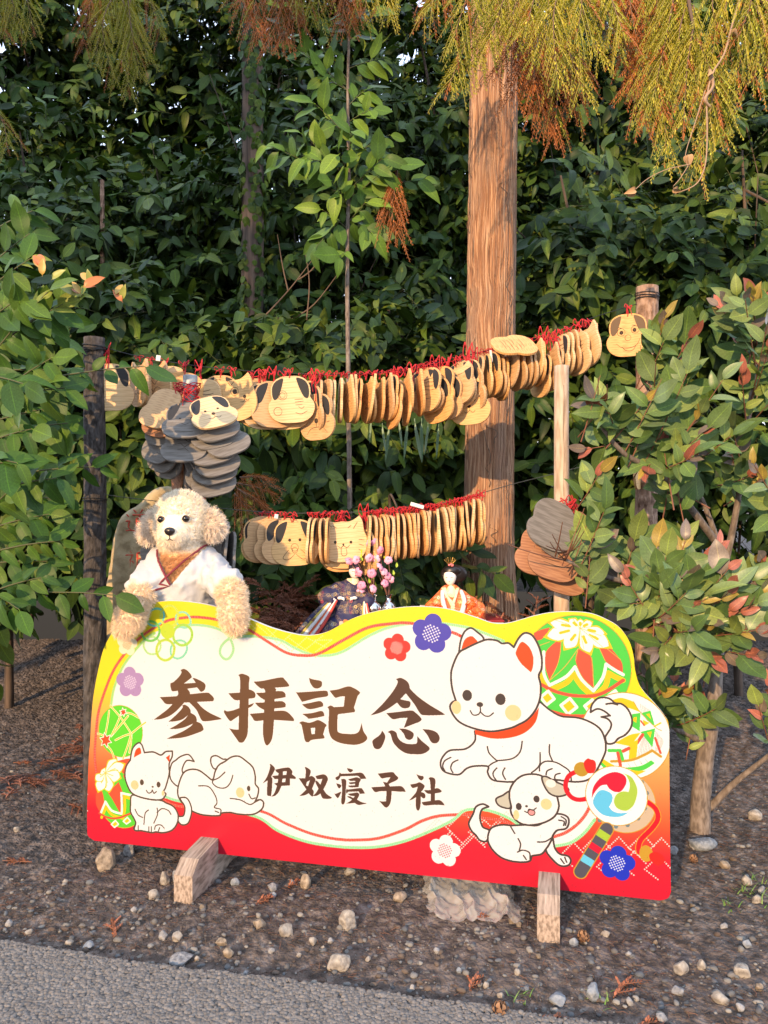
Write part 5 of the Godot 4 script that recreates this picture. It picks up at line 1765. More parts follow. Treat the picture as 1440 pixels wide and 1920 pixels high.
		tag(obj("paper_slip", box_mesh(q[1], 0.0008), M.cord_white, null, Transform3D(Basis(Vector3.BACK, rnd(-0.3, 0.3)), q[0])), q[2], "paper slip")
	# old plaques bunched round the two poles
	var left := [[400,776,2.24,W[0],"sweet","fresh pale plaque with a puppy face, topmost on the left pole",1],[404,798,2.26,M.plaque_old,"","grey plaque directly under the fresh puppy-faced one, left pole",0],[398,812,2.27,M.plaque_old,"weathered","third from the top in the grey stack, left pole",0],[424,826,2.27,M.plaque_old,"","grey-green plaque at the right edge of the grey stack, left pole",0],[348,792,2.25,M.plaque_old,"weathered","large dark-eared grey plaque left of the fresh one, left pole",1],[346,836,2.25,M.plaque_old,"scrawl","grey plaque with its lower rim lettered, under the dark-eared grey one, left pole",0],[395,842,2.26,M.plaque_old,"scrawl","grey plaque with red scribble in the middle of the right stack, left pole",0],[405,862,2.27,M.plaque_old,"","rounded grey plaque below the scribbled one, left pole",0],[400,876,2.28,M.plaque_old,"weathered","grey plaque second from the bottom of the right stack, left pole",0],[388,884,2.30,M.plaque_old,"","grey plaque tucked inside the bottom of the right stack, left pole",0],[398,898,2.29,M.plaque_old,"notes","lowest grey plaque of the right stack, lettered, left pole",0],
		[300,770,2.30,W[2],"","tan plaque leaning away to the left of the left pole",0],[304,786,2.31,M.plaque_brown,"","brown plaque under the leaning tan one, left pole",0],[308,802,2.32,M.plaque_old,"","grey plaque under the leaning brown one, left pole",0],[300,834,2.33,M.plaque_old,"","grey plaque sticking out at the left of the left pole",0],[308,850,2.34,M.plaque_old,"","grey plaque below the one sticking out left, left pole",0],[318,862,2.35,M.plaque_old,"","darkest grey plaque at the lower left of the left pole",0],[334,888,2.40,M.plaque_brown,"","reddish old plaque behind the left pole at its lower end",0],[352,884,2.42,M.plaque_brown,"","brown old plaque behind the left pole, lower right",0]]
	var ax := Vector3(-0.591, 1.343, -2.360)
	for q in left:
		var mid := Vector3((q[0] - 720) / 1450.0 * q[2], 0.92 - (q[1] - 960) / 1450.0 * q[2], -q[2])
		var out := Vector3(mid.x - ax.x, 0, mid.z - ax.z + 0.0001)
		out = out.normalized()
		var hang := Vector3(ax.x, mid.y + 0.12, ax.z) + out * 0.03
		var o: Vector3 = mid - hang
		hang = mid - o.normalized() * 0.074
		plaque(hang, toward(hang, mid, out * 0.6 + Vector3(0, 0.3, 0.7)), false, q[4], q[3], q[5], "plaques bunched on the left pole", 0.0, M.ear if q[6] else null, false, 0.9)
	for q in [[428,1030,2.3,-78,"upright grey plaque edge-on behind the dog's right ear"],[436,1048,2.32,-70,"second grey plaque edge-on behind the dog's shoulder"],[424,1072,2.31,-84,"lowest grey plaque behind the dog's shoulder"],[412,1040,2.34,-66,"grey plaque face-on behind the dog's neck"],[300,1022,2.34,-20,"pale grey plaque between the slab and the dog's neck"]]:
		var h := Vector3((q[0] - 720) / 1450.0 * q[2], 0.92 - (q[1] - 50 - 960) / 1450.0 * q[2], -q[2])
		plaque(h, ypr(q[3], -6, 8), false, "", M.plaque_old, q[4], "old plaques behind the dog", 0.0, null, false)
	var right := [[1052,1003,2.22,M.plaque_old,"","grey dark-eared plaque behind the plain grey one, right pole",1,0.5],[1035,985,2.2,M.plaque_old,"","plain grey weathered plaque on top of the right pole's bunch",0,0.35],[1016,1034,2.23,M.plaque_brown,"","orange-brown plaque sticking out left on the right pole",0,-0.2],[1040,1042,2.2,M.plaque_brown,"notes","orange-brown handwritten plaque in the middle of the right pole's bunch",0,0.1],[1058,1068,2.24,M.plaque_brown,"","orange-brown plaque near the bottom of the right pole's bunch",0,0.1],[1082,1012,2.27,M.plaque_brown,"","brown plaque turned edge-on at the right of the right pole",0,1.3]]
	for q in right:
		var mid := Vector3((q[0] - 720) / 1450.0 * q[2], 0.92 - (q[1] - 960) / 1450.0 * q[2], -q[2])
		var hang := mid + Vector3(0.018 + 0.012 * q[7], 0.068, -0.025)
		plaque(hang, toward(hang, mid, Vector3(sin(q[7]) * 0.8, 0.12, 1)), false, q[4], q[3], q[5], "plaques bunched on the right pole", 0.0, M.ear if q[6] else null, false)
	plaque(Vector3(0.886, 1.147, -2.700), ypr(62, 0, 5), false, "scrawl", M.plaque[1], "orange-lit plaque hanging edge-on against the bark-covered post", "", 0.0, null, true)
	# red strings knotted round the poles
	for q in [[Vector3(-0.591, 1.277, -2.330), 0.034, "tangle of red strings tied round the left pole above the plaques"], [Vector3(-0.575, 0.960, -2.330), 0.032, "red string bows tied to the left pole above the dog's head"], [Vector3(0.538, 0.936, -2.280), 0.03, "red and white string knot tied round the right pole"]]:
		var mb := MB.new()
		for k in 9:
			var p := PackedVector3Array()
			var y := rnd(-0.02, 0.02)
			for i in 12:
				var an := TAU * i / 10.0 + k
				p.append(Vector3(cos(an) * (q[1] * rnd(0.75, 1.2)), y + sin(an * 1.5 + k) * 0.012 + rnd(-0.003, 0.003), sin(an) * q[1] * rnd(0.8, 1.1)))
			mb.tube(smooth3(p, 3), 0.0016, 0.0016, 4)
		for k in 6:
			var s := rv() * 0.02 + Vector3(0, 0, 0.02)
			mb.tube(smooth3(PackedVector3Array([s, s + Vector3(rnd(-0.03, 0.03), rnd(0.0, 0.02), 0.012), s + Vector3(rnd(-0.03, 0.03), rnd(-0.05, -0.01), 0.014)]), 4), 0.0016, 0.0014, 4)
		tag(obj("red_string", mb.mesh(), M.cord, null, Transform3D(Basis(), q[0])), q[2], "string")

# ---------------------------------------------------------------- the poodle
func dog_shape(p: Vector3) -> float:
	# skull, muzzle, cheeks
	var d := ell(p, Vector3(0.0, 0.903, -0.005), Vector3(0.069, 0.071, 0.07))
	d = smin(d, ell(p, Vector3(-0.002, 0.862, 0.024), Vector3(0.06, 0.046, 0.06)), 0.03)
	d = smin(d, cap(p, Vector3(0, 0.868, 0.045), Vector3(-0.003, 0.857, 0.078), 0.037, 0.029), 0.022)
	# ears
	d = smin(d, cap(p, Vector3(-0.058, 0.918, -0.012), Vector3(-0.082, 0.862, -0.002), 0.016, 0.027), 0.006)
	d = smin(d, cap(p, Vector3(0.06, 0.918, -0.016), Vector3(0.084, 0.876, -0.008), 0.018, 0.028), 0.006)
	# neck, trunk
	d = smin(d, cap(p, Vector3(0.0, 0.85, -0.02), Vector3(0.004, 0.75, -0.005), 0.052, 0.068), 0.03)
	d = smin(d, cap(p, Vector3(0.004, 0.75, -0.012), Vector3(0.0, 0.42, -0.05), 0.078, 0.082), 0.04)
	# arms hooked over the board
	d = smin(d, cap(p, Vector3(-0.065, 0.735, 0.0), Vector3(-0.08, 0.698, 0.1), 0.03, 0.028), 0.02)
	d = smin(d, cap(p, Vector3(-0.08, 0.695, 0.105), Vector3(-0.1, 0.64, 0.135), 0.029, 0.029), 0.02)
	d = smin(d, cap(p, Vector3(-0.1, 0.64, 0.135), Vector3(-0.112, 0.614, 0.132), 0.028, 0.024), 0.02)
	d = smin(d, cap(p, Vector3(0.075, 0.74, 0.0), Vector3(0.172, 0.71, 0.16), 0.03, 0.027), 0.02)
	d = smin(d, cap(p, Vector3(0.174, 0.704, 0.165), Vector3(0.186, 0.658, 0.198), 0.029, 0.028), 0.02)
	d = smin(d, cap(p, Vector3(0.186, 0.658, 0.198), Vector3(0.188, 0.634, 0.196), 0.026, 0.023), 0.015)
	# hind legs down to the ground
	for s in [-1.0, 1.0]:
		d = smin(d, cap(p, Vector3(s * 0.05, 0.42, -0.05), Vector3(s * 0.065, 0.26, -0.01), 0.062, 0.045), 0.03)
		d = smin(d, cap(p, Vector3(s * 0.065, 0.26, -0.01), Vector3(s * 0.065, 0.12, -0.075), 0.042, 0.028), 0.02)
		d = smin(d, cap(p, Vector3(s * 0.065, 0.12, -0.075), Vector3(s * 0.065, 0.03, -0.03), 0.028, 0.03), 0.02)
	d = smin(d, cap(p, Vector3(0, 0.42, -0.12), Vector3(0.02, 0.47, -0.17), 0.02, 0.03), 0.02)
	return d

func dog_fur(p: Vector3) -> float:
	return dog_shape(p) + nz2.get_noise_3d(p.x * 1500, p.y * 1500, p.z * 1500) * 0.0035 + nz.get_noise_3d(p.x * 700, p.y * 700, p.z * 700) * 0.002

func shirt_shape(p: Vector3) -> float:
	var d := cap(p, Vector3(-0.066, 0.742, -0.018), Vector3(0.074, 0.742, -0.018), 0.056, 0.056)
	d = smin(d, cap(p, Vector3(0.0, 0.76, -0.012), Vector3(0.006, 0.83, -0.03), 0.083, 0.064), 0.03)
	d = smin(d, cap(p, Vector3(0.002, 0.735, -0.006), Vector3(0.0, 0.46, -0.045), 0.096, 0.098), 0.04)
	d = smin(d, cap(p, Vector3(-0.07, 0.742, -0.005), Vector3(-0.082, 0.716, 0.066), 0.046, 0.044), 0.02)
	d = smin(d, cap(p, Vector3(0.085, 0.745, -0.005), Vector3(0.142, 0.727, 0.105), 0.047, 0.043), 0.02)
	var w := -absf(nz.get_noise_3d(p.x * 900 + p.y * 500, p.y * 1100 - p.x * 600, p.z * 300)) * 0.014
	w += sin(p.x * 120.0 + p.y * 95.0 + nz.get_noise_3d(p.x * 500, p.y * 500, 5) * 4.0) * 0.0034 * smoothstep(0.04, 0.1, absf(p.x))
	return d + w

func v_neck(p: Vector3) -> float:  # below zero inside the opening
	var a := Vector2(p.x + 0.004, p.y - 0.722)
	var l := a.dot(Vector2(-0.88, -0.48).normalized()) - 0.0
	var r := a.dot(Vector2(0.8, -0.6).normalized())
	return maxf(maxf(l, r), -p.z - 0.035)

func poodle() -> void:
	var at := Vector3(-0.569, 0.920, -2.170)
	at.y = 0.0
	var t := thing("dog", "cream toy poodle in a white kimono top resting both paws over the sign's left hump", "dog", at)
	var mb := nets(dog_fur, Vector3(-0.17, 0.56, -0.11), Vector3(0.25, 1.0, 0.27), 0.0052)
	var low := nets(dog_fur, Vector3(-0.2, -0.02, -0.24), Vector3(0.2, 0.58, 0.08), 0.012)
	# one mesh: upper and lower body
	var off := mb.v.size()
	mb.v.append_array(low.v)
	for i in low.ix:
		mb.ix.append(i + off)
	var cols := PackedColorArray()
	for p in mb.v:
		cols.append(fur_color(p, 0.92))
	mb.col = cols
	var fur := StandardMaterial3D.new()
	fur.vertex_color_use_as_albedo = true
	fur.roughness = 1.0
	fur.metallic_specular = 0.15
	fur.rim_enabled = true
	fur.rim = 0.12
	fur.rim_tint = 0.6
	obj("body", mb.mesh(), fur, t)
	# curls
	var lock := MB.new()
	for k in 4:
		var o := Vector3(cos(k * 1.7), 0, sin(k * 1.7)) * 0.16
		var pts := PackedVector3Array()
		for i in 6:
			var s := i / 5.0
			pts.append(o * (1.0 - 0.3 * s) + Vector3(cos(s * 4.5 + k * 1.9) * 0.2 * s, s * (0.9 + 0.12 * k), sin(s * 4.5 + k * 1.9) * 0.2 * s))
		lock.tube(pts, 0.042, 0.012, 3)
	var lockm := lock.mesh()
	var where := []
	var tint := []
	var acc := PackedFloat32Array()
	var sum := 0.0
	for i in range(0, mb.ix.size(), 3):
		sum += (mb.v[mb.ix[i + 1]] - mb.v[mb.ix[i]]).cross(mb.v[mb.ix[i + 2]] - mb.v[mb.ix[i]]).length()
		acc.append(sum)
	var tries := 0
	while where.size() < 15000 and tries < 80000:
		tries += 1
		var k := acc.bsearch(rng.randf() * sum)
		k = mini(k, acc.size() - 1) * 3
		var a := mb.v[mb.ix[k]]
		var b := mb.v[mb.ix[k + 1]]
		var c := mb.v[mb.ix[k + 2]]
		var r1 := sqrt(rng.randf())
		var r2 := rng.randf()
		var p := a * (1 - r1) + b * (r1 * (1 - r2)) + c * (r1 * r2)
		if p.y < 0.545:
			if rng.randf() < 0.85:
				continue
		if p.y < 0.84 and shirt_shape(p) < 0.004 and v_neck(p) > -0.004:
			continue
		if p.distance_to(Vector3(-0.003, 0.867, 0.105)) < 0.017 or p.distance_to(Vector3(-0.036, 0.899, 0.066)) < 0.0125 or p.distance_to(Vector3(0.03, 0.901, 0.068)) < 0.0125:
			continue
		var n := (c - a).cross(b - a).normalized()
		var l := 0.015
		var muzzle := p.distance_to(Vector3(-0.003, 0.862, 0.09))
		if p.y > 0.84:
			l = 0.007 if muzzle < 0.05 else (0.009 if p.z > 0.03 else 0.012)
			if absf(p.x) > 0.07:
				l = 0.019
		elif p.z > 0.09:
			l = 0.013
		elif p.y < 0.8:
			l = 0.017
		else:
			l = 0.009
		var dir := n + rv() * 0.45 + Vector3.DOWN * 0.35
		if p.y > 0.84 and muzzle < 0.055:
			dir = n * 0.5 + Vector3(p.x * 9.0, -0.8, 0.1) + rv() * 0.3
		elif p.y > 0.84 and absf(p.x) <= 0.07:
			dir = n + Vector3(p.x * 5.0, 0.5, -0.1) + rv() * 0.4
		var bb := basis_of(dir, rv()).scaled_local(Vector3(l * rnd(0.8, 1.1), l * rnd(0.75, 1.25), l * rnd(0.8, 1.1)))
		where.append(Transform3D(bb, p - n * 0.002))
		tint.append(fur_color(p, rnd(0.82, 1.18)))
	many("fur", lockm, fur, where, tint, t)
	# face
	var f := MB.new()
	f.ball(Vector3.ZERO, Vector3(0.0145, 0.0115, 0.011), 16)
	for i in f.v.size():
		var q := f.v[i]
		if q.z > 0:
			f.v[i].z -= 0.004 * exp(-pow((absf(q.x) - 0.006) / 0.003, 2) - pow((q.y + 0.002) / 0.004, 2))
		f.v[i].x *= 1.0 + q.y * 14.0
	obj("nose", f.mesh(), M.nose, t, Transform3D(Basis(), Vector3(-0.003, 0.868, 0.1065)))
	for e in [Vector3(-0.0365, 0.8995, 0.0665), Vector3(0.0305, 0.902, 0.0685)]:
		f = MB.new()
		f.ball(Vector3.ZERO, Vector3(0.0104, 0.0098, 0.0088), 16)
		var eye := obj("eye", f.mesh(), M.black_gloss, t, Transform3D(Basis(), e))
		f = MB.new()
		f.tube(smooth3(PackedVector3Array([Vector3(-0.010, -0.002, 0.003), Vector3(-0.004, 0.0075, 0.0062), Vector3(0.004, 0.0078, 0.0062), Vector3(0.010, -0.001, 0.003)]), 4), 0.0013, 0.0013, 5)
		obj("eyelid", f.mesh(), mat(0.12, 0.07, 0.05, 0.8), eye)
	f = MB.new()
	f.tube(smooth3(PackedVector3Array([Vector3(-0.018, 0.8455, 0.096), Vector3(-0.009, 0.8445, 0.104), Vector3(-0.003, 0.8485, 0.107), Vector3(0.003, 0.8445, 0.104), Vector3(0.012, 0.8455, 0.096)]), 4), 0.0012, 0.0012, 5)
	f.tube(PackedVector3Array([Vector3(-0.003, 0.8485, 0.107), Vector3(-0.003, 0.858, 0.1085)]), 0.001, 0.001, 5)
	obj("mouth", f.mesh(), mat(0.06, 0.03, 0.028, 0.8), t)
	for s in [[-0.113, 0.604, 0.156], [0.188, 0.624, 0.218]]:
		for k in 4:
			f = MB.new()
			f.ball(Vector3.ZERO, Vector3(0.0095, 0.0115, 0.012), 10)
			obj("toe", f.mesh(), mat(0.6, 0.42, 0.25, 1.0), t, Transform3D(Basis(), Vector3(s[0] + (k - 1.5) * 0.0125, s[1] - 0.004 + absf(k - 1.5) * 0.003, s[2] - 0.012)))
	# kimono top
	var cloth := func(p: Vector3) -> float: return maxf(shirt_shape(p), -v_neck(p))
	var sh := nets(cloth, Vector3(-0.15, 0.36, -0.16), Vector3(0.22, 0.92, 0.18), 0.0062)
	var cm := tmat(ntex(44, 0.3, [[0.42, 0.415, 0.41], [0.5, 0.495, 0.49]], [0.3, 0.7], 128, 128, 2), Vector3(30, 30, 30), 0.85)
	cm.rim_enabled = true
	cm.rim = 0.3
	obj("kimono_top", sh.mesh(), cm, t)
	var trim := mat(0.16, 0.012, 0.025, 0.7)
	for e in [[Vector2(-0.058, 0.815), Vector2(-0.004, 0.724), 0.0], [Vector2(0.083, 0.838), Vector2(-0.055, 0.7085), 0.0]]:
		var p := PackedVector3Array()
		for k in 22:
			var s := k / 21.0
			var q: Vector2 = e[0].lerp(e[1], s)
			if q.y < 0.722:
				q = Vector2(-0.004, 0.722).lerp(Vector2(-0.056, 0.7075), (0.722 - q.y) / 0.0135)
			var z := 0.16
			while z > -0.1 and shirt_shape(Vector3(q.x, q.y, z)) > 0.0:
				z -= 0.0015
			p.append(Vector3(q.x, q.y, z + 0.001))
		var tb := MB.new()
		tb.tube(p, 0.003, 0.003, 6)
		obj("collar_trim", tb.mesh(), trim, t)

func fur_color(p: Vector3, k: float) -> Color:
	var c := Color(0.7, 0.6, 0.46)
	if p.y > 0.81:
		c = Color(0.74, 0.66, 0.53)
		if absf(p.x) > 0.07:
			c = Color(0.75, 0.63, 0.5)
		c = c.lerp(Color(0.62, 0.48, 0.33), clampf(1.0 - p.distance_to(Vector3(-0.003, 0.86, 0.1)) / 0.045, 0.0, 1.0) * 0.7)
		for e in [Vector3(-0.0365, 0.89, 0.068), Vector3(0.0305, 0.892, 0.068)]:
			c = c.lerp(Color(0.5, 0.34, 0.19), clampf(1.0 - p.distance_to(e) / 0.024, 0.0, 1.0) * 0.75)
	if p.y < 0.822 and absf(p.x) < 0.085 and p.z > -0.03 and p.z < 0.095:
		c = c.lerp(Color(0.7, 0.41, 0.19), smoothstep(0.822, 0.795, p.y))
	elif p.y < 0.8:
		c = Color(0.76, 0.6, 0.42)
	k *= 1.22
	return Color(c.r * k, c.g * k, c.b * k)

# ---------------------------------------------------------------- festival dolls
func brocade(base: Color, golds: Array, seed_: int) -> ImageTexture:
	var im := Image.create(256, 256, false, Image.FORMAT_RGB8)
	im.fill(base)
	var g := RandomNumberGenerator.new()
	g.seed = seed_
	for k in 26:
		var c := Vector2(g.randf() * 256, g.randf() * 256)
		var col: Color = golds[g.randi() % golds.size()]
		if g.randf() < 0.45:
			for q in 5:
				var a := TAU * q / 5.0
				disc(im, c + Vector2(cos(a), sin(a)) * 9, 8, 8, col)
			disc(im, c, 5, 5, base)
		else:
			var p := PackedVector2Array()
			for i in 22:
				var r := 20.0 - i * 0.8
				p.append(c + Vector2(cos(i * 0.45), sin(i * 0.45)) * r)
			line(im, p, 3.0, col)
	return ImageTexture.create_from_image(im)

func doll_face(t: Node3D, head: Vector3, r: Vector3, turn: Basis) -> void:
	var mb := MB.new()
	mb.ball(Vector3.ZERO, r, 20)
	for i in mb.v.size():
		var q := mb.v[i]
		if q.y < 0:
			mb.v[i].x *= 1.0 + q.y / r.y * 0.16
		mb.v[i].z += 0.0032 * exp(-pow(q.x / 0.003, 2) - pow((q.y + 0.003) / 0.005, 2)) * (1.0 if q.z > 0 else 0.0)
	mb.tube(PackedVector3Array([Vector3(0, -r.y * 0.7, -0.003), Vector3(0, -r.y * 1.6, -0.004)]), r.x * 0.42, r.x * 0.46, 12)
	var h := obj("head", mb.mesh(), mat(0.78, 0.74, 0.7, 0.35), t, Transform3D(turn, head))
	var st := MB.new()
	for s in [-1.0, 1.0]:
		st.tube(smooth3(PackedVector3Array([Vector3(s * 0.0045, 0.001, r.z * 0.965), Vector3(s * 0.008, 0.0018, r.z * 0.925), Vector3(s * 0.0115, 0.0005, r.z * 0.84)]), 3), 0.0010, 0.0006, 4)
		st.tube(smooth3(PackedVector3Array([Vector3(s * 0.004, 0.0085, r.z * 0.935), Vector3(s * 0.0075, 0.0095, r.z * 0.89), Vector3(s * 0.011, 0.0085, r.z * 0.81)]), 3), 0.0005, 0.0003, 4)
	obj("eyes", st.mesh(), M.ink, h)
	st = MB.new()
	st.ball(Vector3(0, -0.0125, r.z * 0.865), Vector3(0.0028, 0.0014, 0.0014), 8)
	obj("lips", st.mesh(), mat(0.5, 0.03, 0.03, 0.4), h)

func folded(f: Callable, lo: Vector3, hi: Vector3, cell: float) -> ArrayMesh:
	return nets(f, lo, hi, cell).mesh()

func dolls() -> void:
	var navy := tmat(brocade(Color("27264a"), [Color("c3a055"), Color("b9a06c"), Color("a53a44"), Color("8d8f9a"), Color("d0b060")], 3), Vector3(11, 11, 11), 0.6)
	var orange := tmat(brocade(Color("e0602a"), [Color("f2c46a"), Color("f3e3c0"), Color("d43a26"), Color("f0a040")], 8), Vector3(13, 13, 13), 0.6)
	var cream := tmat(brocade(Color("ead9b4"), [Color("e09a50"), Color("d8b860"), Color("e7c9a0")], 9), Vector3(14, 14, 14), 0.6)
	var white := mat(0.66, 0.64, 0.62, 0.6)
	var hair := mat(0.012, 0.009, 0.009, 0.35)
	var skin := mat(0.78, 0.74, 0.7, 0.4)
	# the emperor, left: seated, arms a little out, long lined sleeves
	var o := Vector3(-0.121, 0.506, -2.500)
	var t := thing("festival_doll", "seated male court doll in navy and gold brocade, face half behind the pink blossoms", "doll", o)
	var robe := func(p: Vector3) -> float:
		var d := cap(p, Vector3(0.005, 0.03, 0), Vector3(0.016, 0.165, -0.006), 0.075, 0.034)
		d = smin(d, ell(p, Vector3(0.01, 0.035, 0.03), Vector3(0.105, 0.05, 0.06)), 0.02)
		d = smin(d, cap(p, Vector3(-0.02, 0.165, 0), Vector3(-0.055, 0.14, 0.025), 0.026, 0.036), 0.015)
		d = smin(d, cap(p, Vector3(0.045, 0.16, 0), Vector3(0.066, 0.13, 0.03), 0.024, 0.03), 0.015)
		return d + sin(p.x * 160 + p.y * 90) * 0.0016 + nz.get_noise_3d(p.x * 500, p.y * 500, p.z * 500) * 0.003
	obj("robe", folded(robe, Vector3(-0.14, -0.05, -0.1), Vector3(0.15, 0.23, 0.12), 0.0055), navy, t)
	for s in [[Vector3(-0.035, 0.14, 0.05), Vector3(-0.085, 0.075, 0.06), Vector3(-0.14, 0.005, 0.065), 1.0], [Vector3(0.06, 0.135, 0.05), Vector3(0.062, 0.09, 0.06), Vector3(0.075, 0.05, 0.062), 0.6]]:
		var side: Vector3 = (s[2] - s[0]).cross(Vector3.BACK).normalized()
		var i := 0
		for c in [navy, mat(0.45, 0.34, 0.06, 0.6), white, mat(0.55, 0.1, 0.03, 0.6), white, mat(0.5, 0.05, 0.035, 0.6)]:
			var w: float = (0.0105 - (0.0 if i == 0 else 0.0035)) * s[3]
			var k: Vector3 = side * (i - 2.5) * 0.0085 * s[3] * -1.0 + Vector3(0, 0, 0.003 * (i % 3))
			var mb := MB.new()
			mb.tube(smooth3(PackedVector3Array([s[0] + k * 0.4, s[1] + k, s[2] + k * 1.1]), 6), w * 0.6, w, 8)
			obj("sleeve_lining" if i else "sleeve", mb.mesh(), c, t)
			i += 1
	for h in [Vector3(-0.018, 0.142, 0.055), Vector3(0.028, 0.142, 0.052)]:
		var mb := MB.new()
		var sg := -1.0 if h.x < 0.0 else 1.0
		mb.ball(Vector3.ZERO, Vector3(0.009, 0.0055, 0.006), 10)
		for k in 5:
			mb.tube(smooth3(PackedVector3Array([Vector3(-sg * 0.005, 0.003 - k * 0.0016, 0.003), Vector3(-sg * 0.012, 0.002 - k * 0.0018, 0.006), Vector3(-sg * (0.015 - absf(k - 1.5) * 0.0012), -0.001 - k * 0.0018, 0.005)]), 3), 0.0014, 0.0009, 5)
		obj("hand", mb.mesh(), skin, t, Transform3D(Basis(), h))
	var col := MB.new()
	col.lathe(PackedVector2Array([Vector2(0.028, 0.16), Vector2(0.024, 0.185), Vector2(0.019, 0.198), Vector2(0.016, 0.2)]), 20, Vector3(0.02, 0, -0.004))
	obj("collar", col.mesh(), cream, t)
	for k in 4:
		obj("belt_ornament", box_mesh(Vector3(0.013, 0.03, 0.006), 0.002), [mat(0.55, 0.42, 0.33), mat(0.75, 0.2, 0.03), mat(0.55, 0.42, 0.33), mat(0.35, 0.2, 0.1)][k], t, Transform3D(Basis(), Vector3(-0.012 + k * 0.0135, 0.058 + 0.005 * (k % 2), 0.088)))
	doll_face(t, Vector3(0.026, 0.222, -0.002), Vector3(0.019, 0.024, 0.019), ypr(12))
	var hat := MB.new()
	hat.lathe(PackedVector2Array([Vector2(0.0205, 0.225), Vector2(0.0215, 0.236), Vector2(0.019, 0.246), Vector2(0.0095, 0.252), Vector2(0.0085, 0.262), Vector2(0.0, 0.264)]), 18, Vector3(0.027, 0.0, -0.006))
	hat.tube(smooth3(PackedVector3Array([Vector3(0.027, 0.252, -0.02), Vector3(0.03, 0.268, -0.03), Vector3(0.032, 0.255, -0.042)]), 4), 0.004, 0.003, 6)
	obj("hat", hat.mesh(), mat(0.02, 0.012, 0.03, 0.5), t)
	# the empress, right
	o = Vector3(0.221, 0.567, -2.500)
	t = thing("festival_doll", "female court doll in orange and cream kimono with black hair, before the cedar trunk", "doll", o)
	var robe2 := func(p: Vector3) -> float:
		var d := cap(p, Vector3(0.0, 0.02, 0), Vector3(-0.006, 0.095, -0.004), 0.06, 0.026)
		d = smin(d, cap(p, Vector3(-0.02, 0.088, 0), Vector3(-0.06, 0.04, 0.02), 0.022, 0.034), 0.015)
		d = smin(d, cap(p, Vector3(0.015, 0.088, 0), Vector3(0.068, 0.035, 0.02), 0.022, 0.038), 0.015)
		d = smin(d, ell(p, Vector3(0, -0.005, 0.01), Vector3(0.11, 0.04, 0.07)), 0.02)
		return d + sin(p.x * 150 - p.y * 80) * 0.0014
	obj("robe", folded(robe2, Vector3(-0.14, -0.06, -0.1), Vector3(0.14, 0.14, 0.11), 0.0055), orange, t)
	for s in [-1.0, 1.0]:
		var mb := MB.new()
		for k in 3:
			mb.tube(smooth3(PackedVector3Array([Vector3(-0.008 + s * (0.016 + k * 0.005), 0.108, 0.012), Vector3(-0.006 + s * 0.014, 0.085, 0.032), Vector3(-0.002 - s * 0.004, 0.055 - k * 0.008, 0.05)]), 5), 0.0042, 0.005, 6)
		obj("collar", mb.mesh(), cream, t)
		mb = MB.new()
		mb.tube(smooth3(PackedVector3Array([Vector3(s * 0.03 - 0.004, 0.1, 0.018), Vector3(s * 0.034, 0.07, 0.045), Vector3(s * 0.024, 0.03, 0.06)]), 6), 0.006, 0.009, 8)
		obj("lapel", mb.mesh(), white, t)
		mb = MB.new()
		for k in 26:
			var c := Vector3(s * rnd(0.036, 0.082), rnd(0.012, 0.066), 0.045 + rnd(0, 0.018))
			mb.tube(smooth3(PackedVector3Array([c, c + rv() * 0.012, c + rv() * 0.016, c + rv() * 0.012]), 4), 0.0016, 0.0014, 4)
		obj("cord_tassel", mb.mesh(), mat(0.72, 0.13, 0.015, 0.6), t)
	var ch := MB.new()
	ch.ball(Vector3(-0.006, 0.088, 0.016), Vector3(0.018, 0.03, 0.016), 14)
	obj("inner_collar", ch.mesh(), cream, t)
	doll_face(t, Vector3(-0.008, 0.142, 0.002), Vector3(0.021, 0.027, 0.02), ypr(-14, 0, 3))
	var hm := MB.new()
	hm.ball(Vector3(0.006, 0.152, -0.012), Vector3(0.044, 0.031, 0.02), 20)
	hm.ball(Vector3(0.0, 0.163, -0.004), Vector3(0.031, 0.019, 0.0215), 18)
	hm.tube(smooth3(PackedVector3Array([Vector3(0.008, 0.15, -0.022), Vector3(0.01, 0.09, -0.036), Vector3(0.01, 0.0, -0.05)]), 5), 0.016, 0.011, 10)
	obj("hair", hm.mesh(), hair, t)
	var cr := MB.new()
	var gold := mat(0.55, 0.33, 0.09, 0.3, 0.9)
	for k in 7:
		var a := (k - 3) * 0.42
		cr.tube(smooth3(PackedVector3Array([Vector3(-0.008, 0.178, 0.008), Vector3(-0.008 + sin(a) * 0.011, 0.19, 0.012), Vector3(-0.008 + sin(a) * 0.02, 0.196 + cos(a) * 0.012, 0.012 + 0.003 * (k % 2))]), 4), 0.0016, 0.0007, 5)
	obj("crown", cr.mesh(), gold, t)
	cr = MB.new()
	for k in 7:
		cr.ball(Vector3(-0.008 + rnd(-0.012, 0.012), 0.181 + rnd(-0.004, 0.006), 0.014), Vector3.ONE * 0.0035, 7)
	obj("crown_flower", cr.mesh(), mat(0.6, 0.16, 0.17, 0.5), t)
	var st := thing("doll_stand", "grey edge of the doll's low stand showing behind the sign, right of the female doll", "stand", Vector3(0.263, 0.543, -2.580))
	obj("board", box_mesh(Vector3(0.25, 0.018, 0.17), 0.003), mat(0.33, 0.33, 0.35, 0.6), st, Transform3D(Basis(), Vector3(0, 0.012, 0)))
	obj("rim", box_mesh(Vector3(0.252, 0.006, 0.172), 0.002), mat(0.3, 0.012, 0.02, 0.4), st, Transform3D(Basis(), Vector3(0, 0.0245, 0)))
	obj("backrest", box_mesh(Vector3(0.05, 0.045, 0.008), 0.002), mat(0.5, 0.46, 0.42, 0.6), st, Transform3D(ypr(20, 0, -6), Vector3(-0.125, 0.05, 0.06)))
